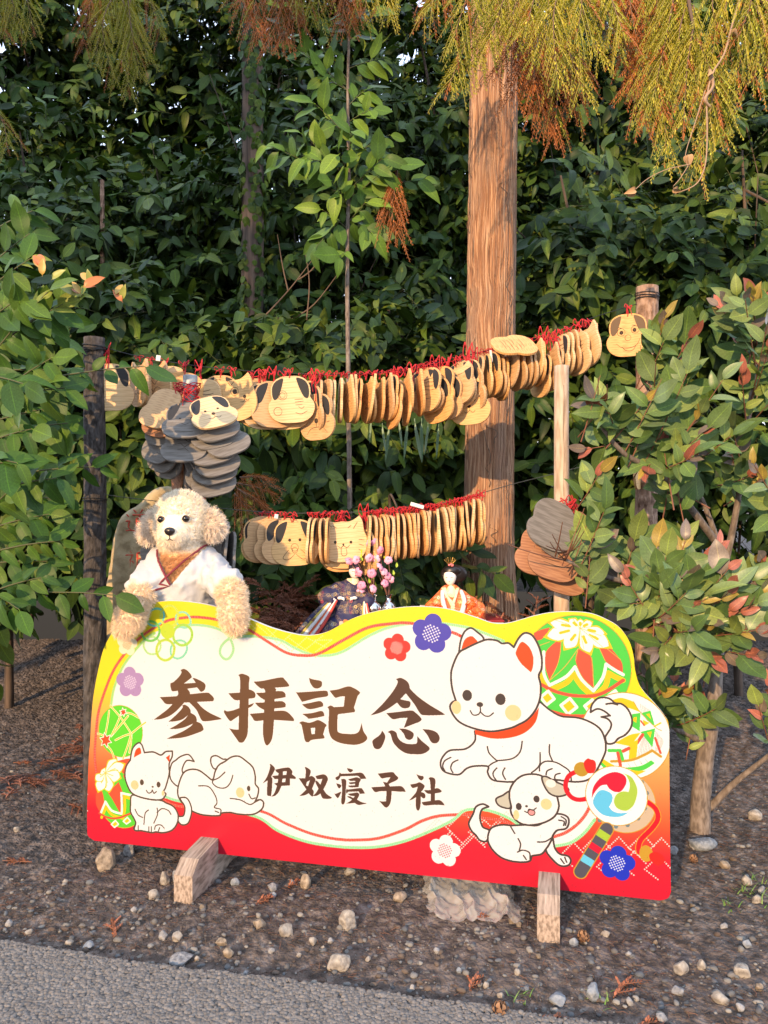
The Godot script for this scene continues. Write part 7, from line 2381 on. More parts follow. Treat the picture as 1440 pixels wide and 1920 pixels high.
const ART := [
	"F ececea 97,406 110,344 150,260 224,175 286,132 417,106 483,108 539,123 567,143 653,138 750,146 811,173 870,193 930,194 987,177 1074,123 1148,90 1240,72 1328,71 1416,82 1474,100 1531,122! 1627,202 1745,453 1844,548 1839,642 1819,681 1786,727 1745,761 1698,776! 1571,717! 1541,697 1484,681 1431,681 1398,691 1364,723 1289,766 1201,808 1114,835 1025,847 933,849 841,841 746,814 667,773! 504,757 362,742 273,728 154,669 104,545",
	"D f8f08c 4.1 610,58 663,110",
	"D f8f08c 4.1 663,110 606,145",
	"D f8f08c 4.1 663,91 746,157",
	"D f8f08c 4.1 746,110 707,149",
	"D f8f08c 4.1 707,108 796,187",
	"D f8f08c 4.1 796,127 746,170",
	"D f8f08c 4.1 786,137 887,202",
	"D f8f08c 4.1 854,135 796,187",
	"D f8f08c 4.1 854,135 941,174",
	"D f8f08c 4.1 912,127 825,197",
	"D f8f08c 4.1 887,143 945,140",
	"D f8f08c 4.1 945,140 887,183",
	"D f3d6cc 3.7 1265,772 1312,721",
	"D f3d6cc 3.7 1312,721 1359,763",
	"D f3d6cc 3.7 1273,776 1319,726",
	"D f3d6cc 3.7 1346,738 1393,687",
	"D f3d6cc 3.7 1393,687 1438,729",
	"D f3d6cc 3.7 1353,742 1400,692",
	"D f3d6cc 3.7 1417,758 1463,708",
	"D f3d6cc 3.7 1463,708 1508,749",
	"D f3d6cc 3.7 1424,762 1470,712",
	"D f3d6cc 3.7 1496,729 1541,680",
	"D f3d6cc 3.7 1541,680 1586,721",
	"D f3d6cc 3.7 1503,734 1548,684",
	"D f3d6cc 3.7 1310,812 1357,761",
	"D f3d6cc 3.7 1357,761 1403,803",
	"D f3d6cc 3.7 1318,817 1364,766",
	"D f3d6cc 3.7 1382,814 1428,764",
	"D f3d6cc 3.7 1428,764 1474,805",
	"D f3d6cc 3.7 1389,819 1435,768",
	"D f3d6cc 3.7 1461,789 1507,739",
	"D f3d6cc 3.7 1507,739 1552,780",
	"D f3d6cc 3.7 1468,793 1514,743",
	"D f3d6cc 3.7 1710,808 1753,759",
	"D f3d6cc 3.7 1710,808 1753,838",
	"D f3d6cc 3.7 1753,759 1793,799",
	"D f3d6cc 3.7 1785,775 1827,726",
	"D f3d6cc 3.7 1785,775 1827,804",
	"D f3d6cc 3.7 1827,726 1867,767",
	"D f3d6cc 3.7 1850,777 1893,729",
	"D f3d6cc 3.7 1850,777 1893,806",
	"D f3d6cc 3.7 1893,729 1931,769",
	"D f3d6cc 3.7 1923,761 1965,713",
	"D f3d6cc 3.7 1923,761 1965,791",
	"D f3d6cc 3.7 1965,713 2003,753",
	"D f3d6cc 3.7 1979,767 2021,720",
	"D f3d6cc 3.7 1979,767 2021,797",
	"D f3d6cc 3.7 2021,720 2058,759",
	"D f3d6cc 3.7 1899,817 1941,769",
	"D f3d6cc 3.7 1899,817 1941,847",
	"D f3d6cc 3.7 1941,769 1979,809",
	"D f3d6cc 3.7 1971,823 2013,776",
	"D f3d6cc 3.7 1971,823 2013,853",
	"D f3d6cc 3.7 2013,776 2051,815",
	"D f3d6cc 3.7 1826,830 1868,782",
	"D f3d6cc 3.7 1826,830 1868,860",
	"D f3d6cc 3.7 1868,782 1907,822",
	"R 9fd86a 9.7 95,428 97,406 110,344 150,260 224,175 273,140",
	"R 9bdc92 9.7 358,116 417,106 483,108 539,123 567,147 581,186 567,217 547,222 530,203 537,175 567,149 606,142 653,138 750,146 811,173 870,193 930,194 987,177 1074,123 1148,90 1240,72 1328,71 1416,82 1474,100 1531,122",
	"R e0402c 9.7 36,679 29,610 31,554 42,451 69,366 105,286 150,223 209,164 258,129 321,95 374,83 440,77 525,85 628,111 709,154 781,191 846,198 900,188 988,138 1074,93 1159,77 1227,74 1352,97 1391,111",
	"R e0402c 9.7 299,742 377,762 545,748 689,753 778,787 872,814 964,824 1036,820 1114,806 1202,769 1260,735 1318,713 1393,702 1431,700 1467,707 1520,709 1576,725",
	"R e0402c 9.7 1690,748 1732,728 1774,690 1803,641 1814,585 1821,533",
	"R 8fdc9a 9.7 318,732 362,742 504,757 667,773 746,814 841,841 933,849 1025,847 1114,835 1201,808 1289,766 1364,723 1398,691 1431,681 1484,681 1541,697 1584,721",
	"R 8fdc9a 9.7 1698,776 1745,761 1786,727 1819,681",
	"R 57cdb0 7.8 298,102 286,110 273,114 260,112 249,107 243,98 242,86 246,74 255,62 267,54 280,51 293,52 303,57 310,67 311,79 307,91 298,102",
	"R 86d8b0 7.8 409,74 414,85 416,96 412,105 405,113 395,117 384,116 373,112 364,104 359,93 358,82 361,72 368,65 378,61 390,61 401,66 409,74",
	"R a9dc7c 7.8 292,170 297,182 296,194 290,206 280,214 268,217 254,217 242,211 234,201 229,190 230,177 236,166 246,158 258,154 272,155 284,161 292,170",
	"R 74d3a4 7.8 396,208 387,219 376,226 363,229 351,226 342,220 337,209 337,196 342,183 351,173 363,165 376,163 387,165 396,172 401,183 401,195 396,208",
	"R 5fc33a 8.6 293,132 290,146 282,158 270,166 257,169 242,167 231,160 223,148 220,135 223,121 231,109 242,101 257,98 270,100 282,107 290,119 293,132",
	"R c3dc34 8.6 366,78 362,93 353,105 341,113 328,115 315,111 305,102 298,89 298,75 302,60 310,48 323,40 336,38 349,42 359,51 365,64 366,78",
	"R 9bd32c 9.4 421,148 415,162 404,173 391,179 376,180 363,174 353,165 348,152 348,138 354,124 365,113 378,107 393,106 406,112 416,121 421,134 421,148",
	"R b4d420 9.4 351,201 347,216 338,227 326,235 312,237 299,233 289,225 282,212 281,198 285,184 294,172 307,165 321,163 333,166 344,175 351,187 351,201",
	"E c6dd3a 325,131 28.1,28.1 - 0.0",
	"W f4ecc8 e08a4a 162,186 42.9,0.10",
	"W b290bd e8dcee 174,324 59.2,-0.05",
	"W e23a34 f6d8d0 1173,158 49.9,0.15",
	"W 4f49b4 e6e4f4 1292,106 69.8,0.15",
	"W f0eeec e0607a 1337,827 55.2,0.15",
	"W 2438c4 dfe4f6 1887,813 58.1,0.15",
	"E 62d832 135,506 89.6,94.9 c9a83a 2.2",
	"L f4f4ea 7.5 179,512 139,460 94,415",
	"L f0cc20 4.4 179,512 139,460 94,415",
	"L f4f4ea 7.5 179,512 211,486 237,467",
	"L f0cc20 4.4 179,512 211,486 237,467",
	"L f4f4ea 7.5 179,512 150,522 114,540",
	"L f0cc20 4.4 179,512 150,522 114,540",
	"L f4f4ea 7.5 179,512 178,543 171,582",
	"L f0cc20 4.4 179,512 178,543 171,582",
	"L f4f4ea 7.5 179,512 165,556 145,607",
	"L f0cc20 4.4 179,512 165,556 145,607",
	"L f4f4ea 7.5 96,527 134,484 166,448",
	"L f0cc20 4.4 96,527 134,484 166,448",
	"L f4f4ea 7.5 68,538 81,482 88,434",
	"L f0cc20 4.4 68,538 81,482 88,434",
	"L f4f4ea 7.5 145,436 179,439 207,451",
	"L f0cc20 4.4 145,436 179,439 207,451",
	"L f4f4ea 7.5 83,565 99,583 109,610",
	"L f0cc20 4.4 83,565 99,583 109,610",
	"L f4f4ea 7.5 41,521 60,525 73,538",
	"L f0cc20 4.4 41,521 60,525 73,538",
	"L f4f4ea 7.5 140,436 123,475 99,522",
	"L f0cc20 4.4 140,436 123,475 99,522",
	"O e8552a f4f4ea 2.6 161,440! 151,441! 149,452! 144,444! 134,448! 139,438! 131,431! 141,429! 143,419! 148,427! 158,423! 154,433!",
	"O e8552a f4f4ea 2.6 99,550! 83,553! 80,571! 70,557! 55,564! 61,547! 49,536! 65,533! 68,515! 78,529! 93,522! 87,539!",
	"E 5fd43a 143,751 98.9,109.5 d8b23a 2.2",
	"F e8593a 119,618! 176,605 161,652 145,662!",
	"F e8593a 127,692! 145,737 143,792 130,803! 101,759 83,737!",
	"F e8593a 34,741! 57,730 68,780 52,814! 34,783",
	"F e8593a 145,667! 181,651 186,715 171,725!",
	"L f4f4ea 8.8 54,814 73,770! 99,801 140,809! 140,769 138,733! 181,738",
	"L f0cc20 10.6 57,830 75,789! 101,817 145,825! 153,782 150,745! 186,752",
	"L e8593a 7.1 47,815 83,828 125,826 186,800",
	"O f0cc20 f4f4ea 5.3 97,852! 114,836! 127,849! 110,862!",
	"O f0cc20 f4f4ea 5.3 146,836! 163,820! 176,833! 159,845!",
	"F f0cc20 72,664! 117,644 123,627 122,605! 98,611 81,621",
	"F f4f4f0 72,664! 113,641 120,626 117,611! 101,613 85,624",
	"L e6c436 2.6 72,664 97,635",
	"F f0cc20 72,664! 128,662 144,647 157,623! 129,619 107,623",
	"F f4f4f0 72,664! 126,658 142,644 148,628! 131,622 109,627",
	"L e6c436 2.6 72,664 114,644",
	"F f0cc20 72,664! 100,697 117,693 140,679! 129,658 117,648",
	"F f4f4f0 72,664! 101,692 118,689 132,677! 128,661 115,652",
	"L e6c436 2.6 72,664 105,672",
	"F f0cc20 72,664! 56,711 68,725 90,737! 104,715 107,696",
	"F f4f4f0 72,664! 61,709 72,724 88,730! 100,716 102,698",
	"L e6c436 2.6 72,664 81,700",
	"F f0cc20 72,664! 33,700 32,719 41,741! 64,727 78,711",
	"F f4f4f0 72,664! 37,701 36,720 44,733! 61,726 73,710",
	"L e6c436 2.6 72,664 56,702",
	"F f0cc20 72,664! 36,669 30,680 29,698! 48,699 62,696",
	"F f4f4f0 72,664! 39,672 32,683 34,694! 46,697 59,693",
	"L e6c436 2.6 72,664 51,681",
	"F f0cc20 72,664! 75,644 68,646 55,654! 51,667 51,674",
	"F f4f4f0 72,664! 72,648 66,649 57,655! 53,664 54,670",
	"L e6c436 2.6 72,664 64,659",
	"E 4fd04a 1763,199 167.5,168.3 bf9636 2.3",
	"F e8593f 1716,103! 1669,148 1665,198 1678,243! 1706,182 1714,146!",
	"F e8593f 1768,137! 1760,176 1782,229 1816,261! 1814,192 1806,158!",
	"F e8593f 1833,132! 1851,172 1874,196 1905,209! 1901,174 1871,134!",
	"F e8593f 1628,92! 1653,80 1681,72! 1657,109 1632,117!",
	"L e5a84a 2.3 1716,103 1706,182 1678,243",
	"L e5a84a 2.3 1768,137 1760,176",
	"L e5a84a 2.3 1810,164 1816,261",
	"L e5a84a 2.3 1833,132 1851,172",
	"L e5a84a 2.3 1768,137 1727,196 1678,244",
	"L e5a84a 2.3 1678,119 1639,135",
	"L e5a84a 2.3 1852,130 1898,167",
	"L f0c81e 17.1 1646,224 1660,249 1678,275! 1730,249 1753,219! 1779,257 1815,289! 1851,254 1861,211! 1881,222 1905,232",
	"L f4f4ea 10.1 1660,152 1660,220 1678,259! 1730,229 1758,196! 1779,236 1815,270! 1844,226 1854,183! 1878,199 1906,214",
	"L e8593f 10.9 1646,255 1699,279 1768,289 1837,279 1906,232",
	"O f0c81e f4f4ea 9.4 1650,299! 1674,278! 1693,302! 1669,323!",
	"O f0c81e f4f4ea 9.4 1714,322! 1742,298! 1764,325! 1736,349!",
	"O f0c81e f4f4ea 9.4 1788,320! 1812,299! 1831,323! 1807,344!",
	"O f0c81e f4f4ea 9.4 1862,282! 1882,266! 1896,286! 1877,302!",
	"L e8593f 10.1 1674,340 1730,353 1792,352",
	"F f0c81e 1773,71! 1725,95 1720,116 1722,146! 1750,137 1768,125",
	"F f0c81e 1773,71! 1769,128 1784,144 1809,159! 1816,129 1815,106",
	"F f0c81e 1773,71! 1813,127 1839,134 1875,134! 1859,102 1841,81",
	"F f0c81e 1773,71! 1815,99 1835,97 1859,88! 1840,70 1823,61",
	"F f0c81e 1773,71! 1802,75 1809,65 1815,49! 1799,44 1788,44",
	"F f0c81e 1773,71! 1706,63 1682,78 1657,105! 1691,115 1719,115",
	"F f0c81e 1773,71! 1722,42 1698,45 1668,55! 1693,73 1715,83",
	"F f0c81e 1773,71! 1764,41 1753,39 1736,41! 1738,59 1743,70",
	"F f0c81e 1773,71! 1790,55 1785,48 1775,40! 1764,48 1759,54",
	"F f4f4f0 1773,71! 1729,98 1723,118 1728,137! 1747,135 1764,122",
	"L d8b030 1.2 1773,71 1717,109",
	"L f0c81e 8.6 1758,94 1746,110",
	"F f4f4f0 1773,71! 1774,126 1787,142 1804,148! 1813,130 1810,109",
	"L d8b030 1.2 1773,71 1785,136",
	"L f0c81e 8.6 1784,98 1792,117",
	"F f4f4f0 1773,71! 1816,123 1841,131 1862,126! 1857,105 1838,85",
	"L d8b030 1.2 1773,71 1843,129",
	"L f0c81e 8.6 1805,90 1827,104",
	"F f4f4f0 1773,71! 1816,94 1835,93 1849,86! 1840,74 1822,66",
	"L d8b030 1.2 1773,71 1839,94",
	"L f0c81e 8.6 1800,76 1819,80",
	"F f4f4f0 1773,71! 1800,70 1808,62 1810,52! 1801,47 1790,49",
	"L d8b030 1.2 1773,71 1810,66",
	"L f0c81e 8.6 1786,64 1795,59",
	"F f4f4f0 1773,71! 1707,68 1683,82 1671,101! 1691,111 1718,110",
	"L d8b030 1.2 1773,71 1677,75",
	"L f0c81e 8.6 1738,81 1712,89",
	"F f4f4f0 1773,71! 1721,47 1697,48 1681,57! 1693,70 1716,78",
	"L d8b030 1.2 1773,71 1693,47",
	"L f0c81e 8.6 1741,66 1718,63",
	"F f4f4f0 1773,71! 1761,45 1751,42 1741,45! 1740,56 1746,66",
	"L d8b030 1.2 1773,71 1751,42",
	"L f0c81e 8.6 1762,62 1754,55",
	"F f4f4f0 1773,71! 1785,55 1782,48 1775,44! 1768,48 1764,54",
	"L d8b030 1.2 1773,71 1784,51",
	"L f0c81e 8.6 1774,61 1774,55",
	"E f2f2ee 1912,408 136.5,137.4 bf9636 2.8",
	"F f0c81e 1871,297! 1901,288 1938,298! 1955,329! 1918,317 1881,308!",
	"F f0c81e 1881,432! 1925,404 1958,395! 1938,424 1925,439!",
	"L b8b4a8 1.6 1958,304 1960,322 1962,339",
	"L b8b4a8 1.6 1963,307 1966,325 1968,343",
	"L b8b4a8 1.6 1968,310 1971,328 1974,347",
	"L b8b4a8 1.6 1972,313 1976,331 1980,350",
	"L b8b4a8 1.6 1977,316 1982,334 1986,354",
	"L b8b4a8 1.6 1982,319 1987,337 1992,358",
	"L b8b4a8 1.6 1986,321 1992,341 1998,362",
	"L b8b4a8 1.6 1950,473 1955,441 1968,408",
	"L b8b4a8 1.6 1955,469 1960,438 1971,408",
	"L b8b4a8 1.6 1960,466 1964,436 1974,407",
	"L b8b4a8 1.6 1965,462 1969,434 1977,406",
	"L b8b4a8 1.6 1970,459 1974,431 1980,405",
	"L b8b4a8 1.6 1975,455 1978,429 1983,404",
	"L b8b4a8 1.6 1980,452 1983,426 1986,403",
	"L b8b4a8 1.6 1985,448 1988,424 1989,402",
	"L b8b4a8 1.6 1990,445 1992,422 1992,401",
	"L b8b4a8 1.6 2003,385 2005,420 2003,451",
	"L b8b4a8 1.6 2007,390 2009,420 2006,449",
	"L b8b4a8 1.6 2010,395 2013,419 2009,447",
	"L b8b4a8 1.6 2014,399 2017,419 2012,445",
	"L b8b4a8 1.6 2018,404 2021,419 2015,442",
	"L b8b4a8 1.6 2021,408 2025,419 2018,440",
	"F 4fd04a 1933,337! 1958,332! 1956,390! 1932,376!",
	"F f0c81e 1938,347! 1947,345! 1946,364! 1935,358!",
	"F 4fd04a 1962,332! 1988,323! 2001,370! 1978,355!",
	"F f0c81e 1975,335! 1985,332! 1990,351!",
	"F f0c81e 1965,353! 1985,362! 1968,374!",
	"F 4fd04a 1958,392! 2002,378! 1994,438!",
	"F f0c81e 1977,392! 1992,388! 1988,409!",
	"L e0563f 9.4 1965,400 1948,427",
	"L e0563f 7.0 2002,408 2018,454",
	"L e0563f 4.7 1959,357 1969,370",
	"L f0c81e 4.7 2000,372 2018,360",
	"L c79a34 1.9 1938,298 1957,329 2001,373 2021,384",
	"F f0c81e 1925,431! 1951,416! 1946,474! 1923,480!",
	"L c79a34 8.1 1870,491 1929,483 1972,462 1993,448! 2019,465",
	"F f0c81e 1841,483! 1870,499 1900,512 1946,513 1975,513! 1946,530! 1888,515 1841,505!",
	"F 4fd04a 1911,508! 1958,499 1990,479! 2001,487! 1972,509 1946,515",
	"L 4fd04a 10.1 1863,457 1897,455! 1904,482",
	"L e0563f 9.5 1890,463 1898,503",
	"L e0563f 10.1 1906,456 1923,446",
	"L 4fd04a 8.8 1841,501 1856,516",
	"L b8b4a8 1.4 1920,493 1929,507",
	"L b8b4a8 1.4 1938,487 1946,500",
	"L b8b4a8 1.4 1955,482 1964,494",
	"L b8b4a8 1.4 1972,476 1981,487",
	"O f0f0ee 4a3f3c 5.8 1806,339! 1810,316 1823,298 1840,290 1864,292 1881,305 1901,307 1921,324 1933,355 1928,383 1911,405 1891,417 1878,432 1857,435 1851,414! 1867,387 1869,369 1857,356 1839,352! 1866,346! 1847,332 1827,327",
	"L 4a3f3c 5.8 1854,310 1871,307 1888,310",
	"O f0f0ee 4a3f3c 6.0 1437,423! 1437,455 1407,483 1355,492 1332,513 1323,535 1327,555 1344,567 1384,570 1410,548 1437,538 1480,536 1479,555 1491,576 1515,582 1562,580 1627,568 1695,563 1756,565 1798,555 1822,528 1849,471 1853,446 1850,422 1837,392 1809,372 1768,359 1716,357 1681,340 1649,315! 1558,379!",
	"L 4a3f3c 4.7 1478,471 1485,493 1509,515",
	"L 4a3f3c 4.7 1509,515 1558,505 1584,481 1591,446",
	"L 4a3f3c 4.7 1480,537 1494,525 1509,517",
	"L 4a3f3c 4.7 1357,515 1337,528 1330,546 1337,561",
	"L 4a3f3c 4.7 1381,522 1364,532 1357,550 1364,565",
	"L 4a3f3c 4.7 1509,539 1498,553 1498,566 1507,579",
	"L 4a3f3c 4.7 1535,537 1528,555 1537,574",
	"L 4a3f3c 4.7 1648,479 1648,512 1640,529 1621,546",
	"L 4a3f3c 4.7 1678,451 1678,479 1688,504",
	"L 4a3f3c 4.7 1646,538 1648,520 1665,506 1695,506 1720,517 1741,533 1747,564",
	"L 4a3f3c 4.7 1686,528 1671,536 1667,549",
	"L 4a3f3c 4.7 1711,541 1697,547 1695,560 1701,568",
	"F f04a1e 1437,419! 1493,422 1551,408 1608,378 1645,333! 1634,380 1600,417 1551,437 1493,443 1439,433!",
	"O f0f0ee 4a3f3c 6.2 1384,171! 1390,128 1403,96 1423,83 1443,94 1466,119 1435,157",
	"F f04f20 1392,157! 1401,127 1415,113 1431,111 1450,131! 1423,140",
	"O f0f0ee 4a3f3c 6.6 1384,167 1411,149 1450,129 1478,119 1509,121 1526,130 1547,128 1564,141! 1581,109 1600,93 1623,100 1642,130 1653,168 1653,206 1644,230 1650,260 1648,302 1634,341 1608,374 1578,393 1551,406 1493,420 1439,415 1392,399 1368,377 1355,350 1360,334 1374,325! 1362,286 1358,243 1364,211",
	"F f04f20 1572,152 1585,126 1597,124 1616,142 1627,173 1625,204 1619,220! 1589,194 1572,167",
	"E 4a3f3c 1412,306 15.8,18.3 - 0.0",
	"E 4a3f3c 1521,313 16.6,18.7 - 0.0",
	"E 4a3f3c 1454,334 10.8,7.9 - 0.0",
	"E f8cf98 1376,348 15.8,21.6 - 0.0",
	"E f8cf98 1562,355 26.2,26.2 - 0.0",
	"L 4a3f3c 4.2 1422,356 1431,369 1446,368 1455,358 1455,342",
	"L 4a3f3c 4.2 1455,358 1470,370 1485,370 1498,359",
	"O eeeeec 4a3f3c 6.1 1485,747 1463,736 1454,706 1461,679 1483,668! 1463,661 1441,672 1432,695 1423,713 1417,731 1426,752 1441,766 1454,781 1476,781",
	"O eeeeec 4a3f3c 6.1 1686,750 1695,783 1711,801 1736,805 1745,819 1736,835 1711,838 1686,819 1667,790",
	"O eeeeec 4a3f3c 6.1 1485,747 1498,733 1524,724 1558,723 1601,717 1640,715 1669,695 1690,676 1715,672 1736,681 1738,702 1728,718 1703,725 1690,741 1682,763 1669,786 1652,807 1623,816 1618,830 1601,838 1563,840 1524,831 1494,807 1480,778",
	"O c4c0ae 4a3f3c 5.6 1552,614 1528,627 1507,640 1511,657 1528,666 1554,664",
	"O eeeeec 4a3f3c 6.1 1550,632 1552,606 1567,578 1593,557 1627,550 1657,556 1669,579 1695,603 1705,628 1707,653 1695,680 1669,700 1635,713 1601,717 1576,708 1558,688 1554,671 1556,662",
	"O c4c0ae 4a3f3c 5.6 1654,559 1669,555 1695,568 1724,579 1738,591 1730,608 1703,616 1678,608 1661,584",
	"E eceadf 1682,576 15.9,13.1 - 0.0",
	"E 4a3f3c 1580,659 9.4,11.7 - 0.0",
	"E 4a3f3c 1637,630 9.8,11.2 - 0.0",
	"E f8cf98 1572,687 9.4,15.9 - 0.0",
	"E f8cf98 1668,644 17.8,17.8 - 0.0",
	"E 4a3f3c 1605,656 4.7,3.7 - 0.0",
	"E f09a98 1621,675 11.2,9.4 4a3f3c 3.3",
	"L 4a3f3c 3.7 1599,673 1608,676 1613,665 1625,667 1636,659",
	"L 4a3f3c 4.7 1554,727 1567,748",
	"L 4a3f3c 4.7 1578,764 1586,781 1582,801",
	"L 4a3f3c 4.7 1576,808 1593,800 1614,806 1616,826",
	"L 4a3f3c 4.7 1595,817 1604,829",
	"L 4a3f3c 4.7 1640,769 1665,765 1686,750",
	"L 4a3f3c 4.7 1707,692 1724,695 1722,708",
	"L 4a3f3c 4.7 1715,680 1730,690 1728,707",
	"L 4a3f3c 4.7 1713,816 1724,830",
	"L 4a3f3c 4.7 1726,810 1732,825",
	"L 4a3f3c 4.7 1606,716 1584,714",
	"O eeeeec 5b4a3c 5.3 370,689 343,675 333,648 341,611 358,596 378,581 408,573 430,596! 400,595 383,626 385,649",
	"O eeeeec 5b4a3c 5.3 511,617 496,600 496,577 515,569 540,579 554,580 544,601",
	"O eeeeec 5b4a3c 5.7 385,644 413,626 447,626 476,642 501,656 511,626 525,602 549,587 573,570 602,565 631,581 655,601 664,632 664,658 676,673 673,698 662,722! 683,712 695,722 688,745 655,766 602,770 569,767 535,772 525,782 467,785 422,775 398,761 370,732 366,696",
	"L 5b4a3c 4.4 506,653 501,667 520,681 549,681 569,662 579,634",
	"L 5b4a3c 4.4 501,658 525,647 549,625",
	"L 5b4a3c 4.4 447,682 486,682 511,711 518,737 508,754 532,759 532,772",
	"L 5b4a3c 4.4 569,717 607,719 645,732 674,713 688,714",
	"L 5b4a3c 4.4 640,696 650,711 664,707",
	"L 5b4a3c 4.4 511,767 525,771",
	"E 5b4a3c 639,676 6.6,9.7 - 0.0",
	"E f8cf98 607,693 15.9,18.5 - 0.0",
	"O eeeeec 5b4a3c 5.3 366,800 388,794 393,762 378,740 375,731 398,729 413,746 420,773 413,805 403,822 383,828 368,818",
	"O eeeeec 5b4a3c 5.7 181,738 176,771 176,799 189,821 197,838 189,858 197,866 217,864 232,865 263,867 278,863 308,863 343,850 363,823 366,791 348,765 318,754 298,747 217,740",
	"O eeeeec 5b4a3c 5.7 175,609! 184,567 207,544 222,551 232,578! 268,573 298,582 318,568 344,565! 343,584 331,612 331,648 318,695 309,714 318,722 303,742 268,747 217,742 181,729 161,698 153,667 158,634",
	"F f04f20 189,599! 197,571 214,561 220,581!",
	"F f04f20 318,590! 334,578! 332,606!",
	"E 5b4a3c 222,687 7.9,10.6 - 0.0",
	"E 5b4a3c 289,690 7.9,10.6 - 0.0",
	"E 5b4a3c 265,700 4.4,3.5 - 0.0",
	"E f8cf98 193,699 15.9,16.8 - 0.0",
	"E f8cf98 307,720 5.7,9.7 - 0.0",
	"L 5b4a3c 4.0 240,715 248,724 260,720 264,712 270,723 280,716",
	"L 5b4a3c 4.0 194,788 207,808 225,815",
	"L 5b4a3c 4.0 248,786 235,800 230,840",
	"L 5b4a3c 4.0 283,776 285,798 270,832",
	"L 5b4a3c 4.0 283,792 303,776 328,781 338,794",
	"L 5b4a3c 4.0 197,843 191,862",
	"L 5b4a3c 4.0 207,847 207,863",
	"L 5b4a3c 4.0 250,847 250,863",
	"L 5b4a3c 4.0 260,846 260,862",
	"L 5b4a3c 4.0 273,854 278,840 298,836 311,846",
	"L 5b4a3c 4.0 293,846 288,860",
	"E cdb79a 1908,618 95.9,95.9 c79a34 2.4",
	"E 6f8288 1977,583 6.4,7.4 - 0.0",
	"E 6f8288 1971,631 6.4,7.4 - 0.0",
	"E 6f8288 1951,664 6.4,7.4 - 0.0",
	"E 6f8288 1919,688 6.4,7.4 - 0.0",
	"E 6f8288 1884,696 6.4,7.4 - 0.0",
	"E 6f8288 1834,681 6.4,7.4 - 0.0",
	"E 6f8288 1962,550 6.4,7.4 - 0.0",
	"L f0a030 18.9 1981,612 2004,631 2010,661 1992,693 1961,729 1952,754 1954,771",
	"L dc1c2c 14.2 1981,612 2004,631 2010,661 1992,693 1961,729 1952,754 1954,771",
	"E c79a34 1975,773 20.3,25.7 - 0.0",
	"F e02a26 1985,775 2004,765 2024,773! 2028,781! 2033,789! 2027,798! 2011,809! 1990,796",
	"L dc1c2c 14.2 1767,529 1740,546 1729,572 1732,596 1749,616 1773,621 1805,612",
	"E b8912c 1778,523 23.0,23.0 - 0.0",
	"F e02a26 1785,503 1798,486! 1805,489! 1820,494 1823,515 1816,532! 1796,532",
	"E f4f4f2 1885,599 93.9,93.9 c79a34 2.4",
	"F dc1c3a 1810,613! 1814,580 1832,551 1859,531 1886,524 1911,534 1915,557 1900,583 1882,587 1865,579 1856,566! 1838,571 1820,592",
	"F 62c4ea 1814,620 1829,591 1847,584 1870,594 1873,615 1863,636! 1876,649 1897,653 1923,648! 1900,663 1870,667 1841,661 1820,641",
	"F a9ca4a 1923,584! 1926,559 1917,535 1906,526! 1932,537 1948,570 1946,600 1935,628 1914,644 1888,638 1878,618 1885,596 1903,584",
	"L c79a34 44.6 1856,707 1775,852",
	"L 565560 37.8 1856,707 1775,852",
	"L a9ca3f* 37.8 1851,717 1839,738",
	"L dc1c3a* 37.8 1826,761 1815,780",
	"L 6accec* 37.8 1802,803 1791,824",
	"F 6b4a30 376,270! 389,265 404,271 416,283 420,291 417,297 389,318! 436,313! 423,296! 434,297 456,305 471,314 474,324 469,338 457,344 450,339 441,329! 402,336! 411,345 414,355! 478,346 493,351 506,364 504,374 497,376! 441,381! 463,402 493,419 534,435 523,440 471,449 456,442 439,411 411,385! 390,386! 384,394 358,420 329,440 296,452 270,455! 296,436 325,414 344,395! 318,395 305,383 294,372! 362,365! 367,357 365,345! 345,348 339,341 336,321 349,314 371,293 380,278",
	"F 6b4a30 383,397! 393,394 406,400 415,411 416,422! 434,431 440,445 439,452! 456,458 465,472 464,482 439,494 384,513 321,522! 345,509 384,491 415,471 425,460! 395,474 362,483 332,485! 362,468 393,446 405,431! 384,447 356,456 328,459! 345,445 369,423 384,405",
	"F 6b4a30 599,278! 612,272 628,275 642,283 640,305 640,326! 652,329 662,336 665,346 660,355 639,359! 639,381! 659,373! 652,384 638,392! 637,442 635,482 626,504 616,515 603,515 595,506 565,468! 582,471 601,471! 602,421! 584,434 570,442 559,433 545,412 548,404! 557,408 578,404 604,394! 605,366! 586,366 574,357 562,344! 606,339! 607,306 605,284",
	"F 6b4a30 657,298! 693,293 759,278 774,285 789,302 784,309 737,315! 742,321 740,327! 764,326 775,333 777,343 773,347 736,355! 736,363! 764,361 776,368 777,376 772,382 735,388! 735,397! 766,394 784,398 800,411 808,422 804,428 776,428 734,428! 730,476 724,501 710,519 700,511 693,478 694,432! 664,436 654,426 643,412! 697,405! 697,395! 679,387 662,372! 698,369! 700,360! 683,352 666,337! 701,334! 700,325 695,320! 684,320 670,310",
	"F 6b4a30 863,275! 877,279 905,283 910,291 907,303 893,310 879,307 867,291",
	"F 6b4a30 814,325! 822,327 877,321 923,316 931,324 928,335 887,344 841,358 835,356",
	"F 6b4a30 837,368! 867,361 899,353 911,357 914,366 909,372 863,383",
	"F 6b4a30 838,401! 873,396 905,387 915,391 918,400 913,405 865,416 855,411",
	"F 6b4a30 826,434! 838,427 861,430 877,426 895,419 911,424 926,434 921,443! 914,467! 919,476 917,481! 873,489 861,498 849,494 842,468 835,439",
	"F ececea 869,448! 885,446! 884,468! 872,469!",
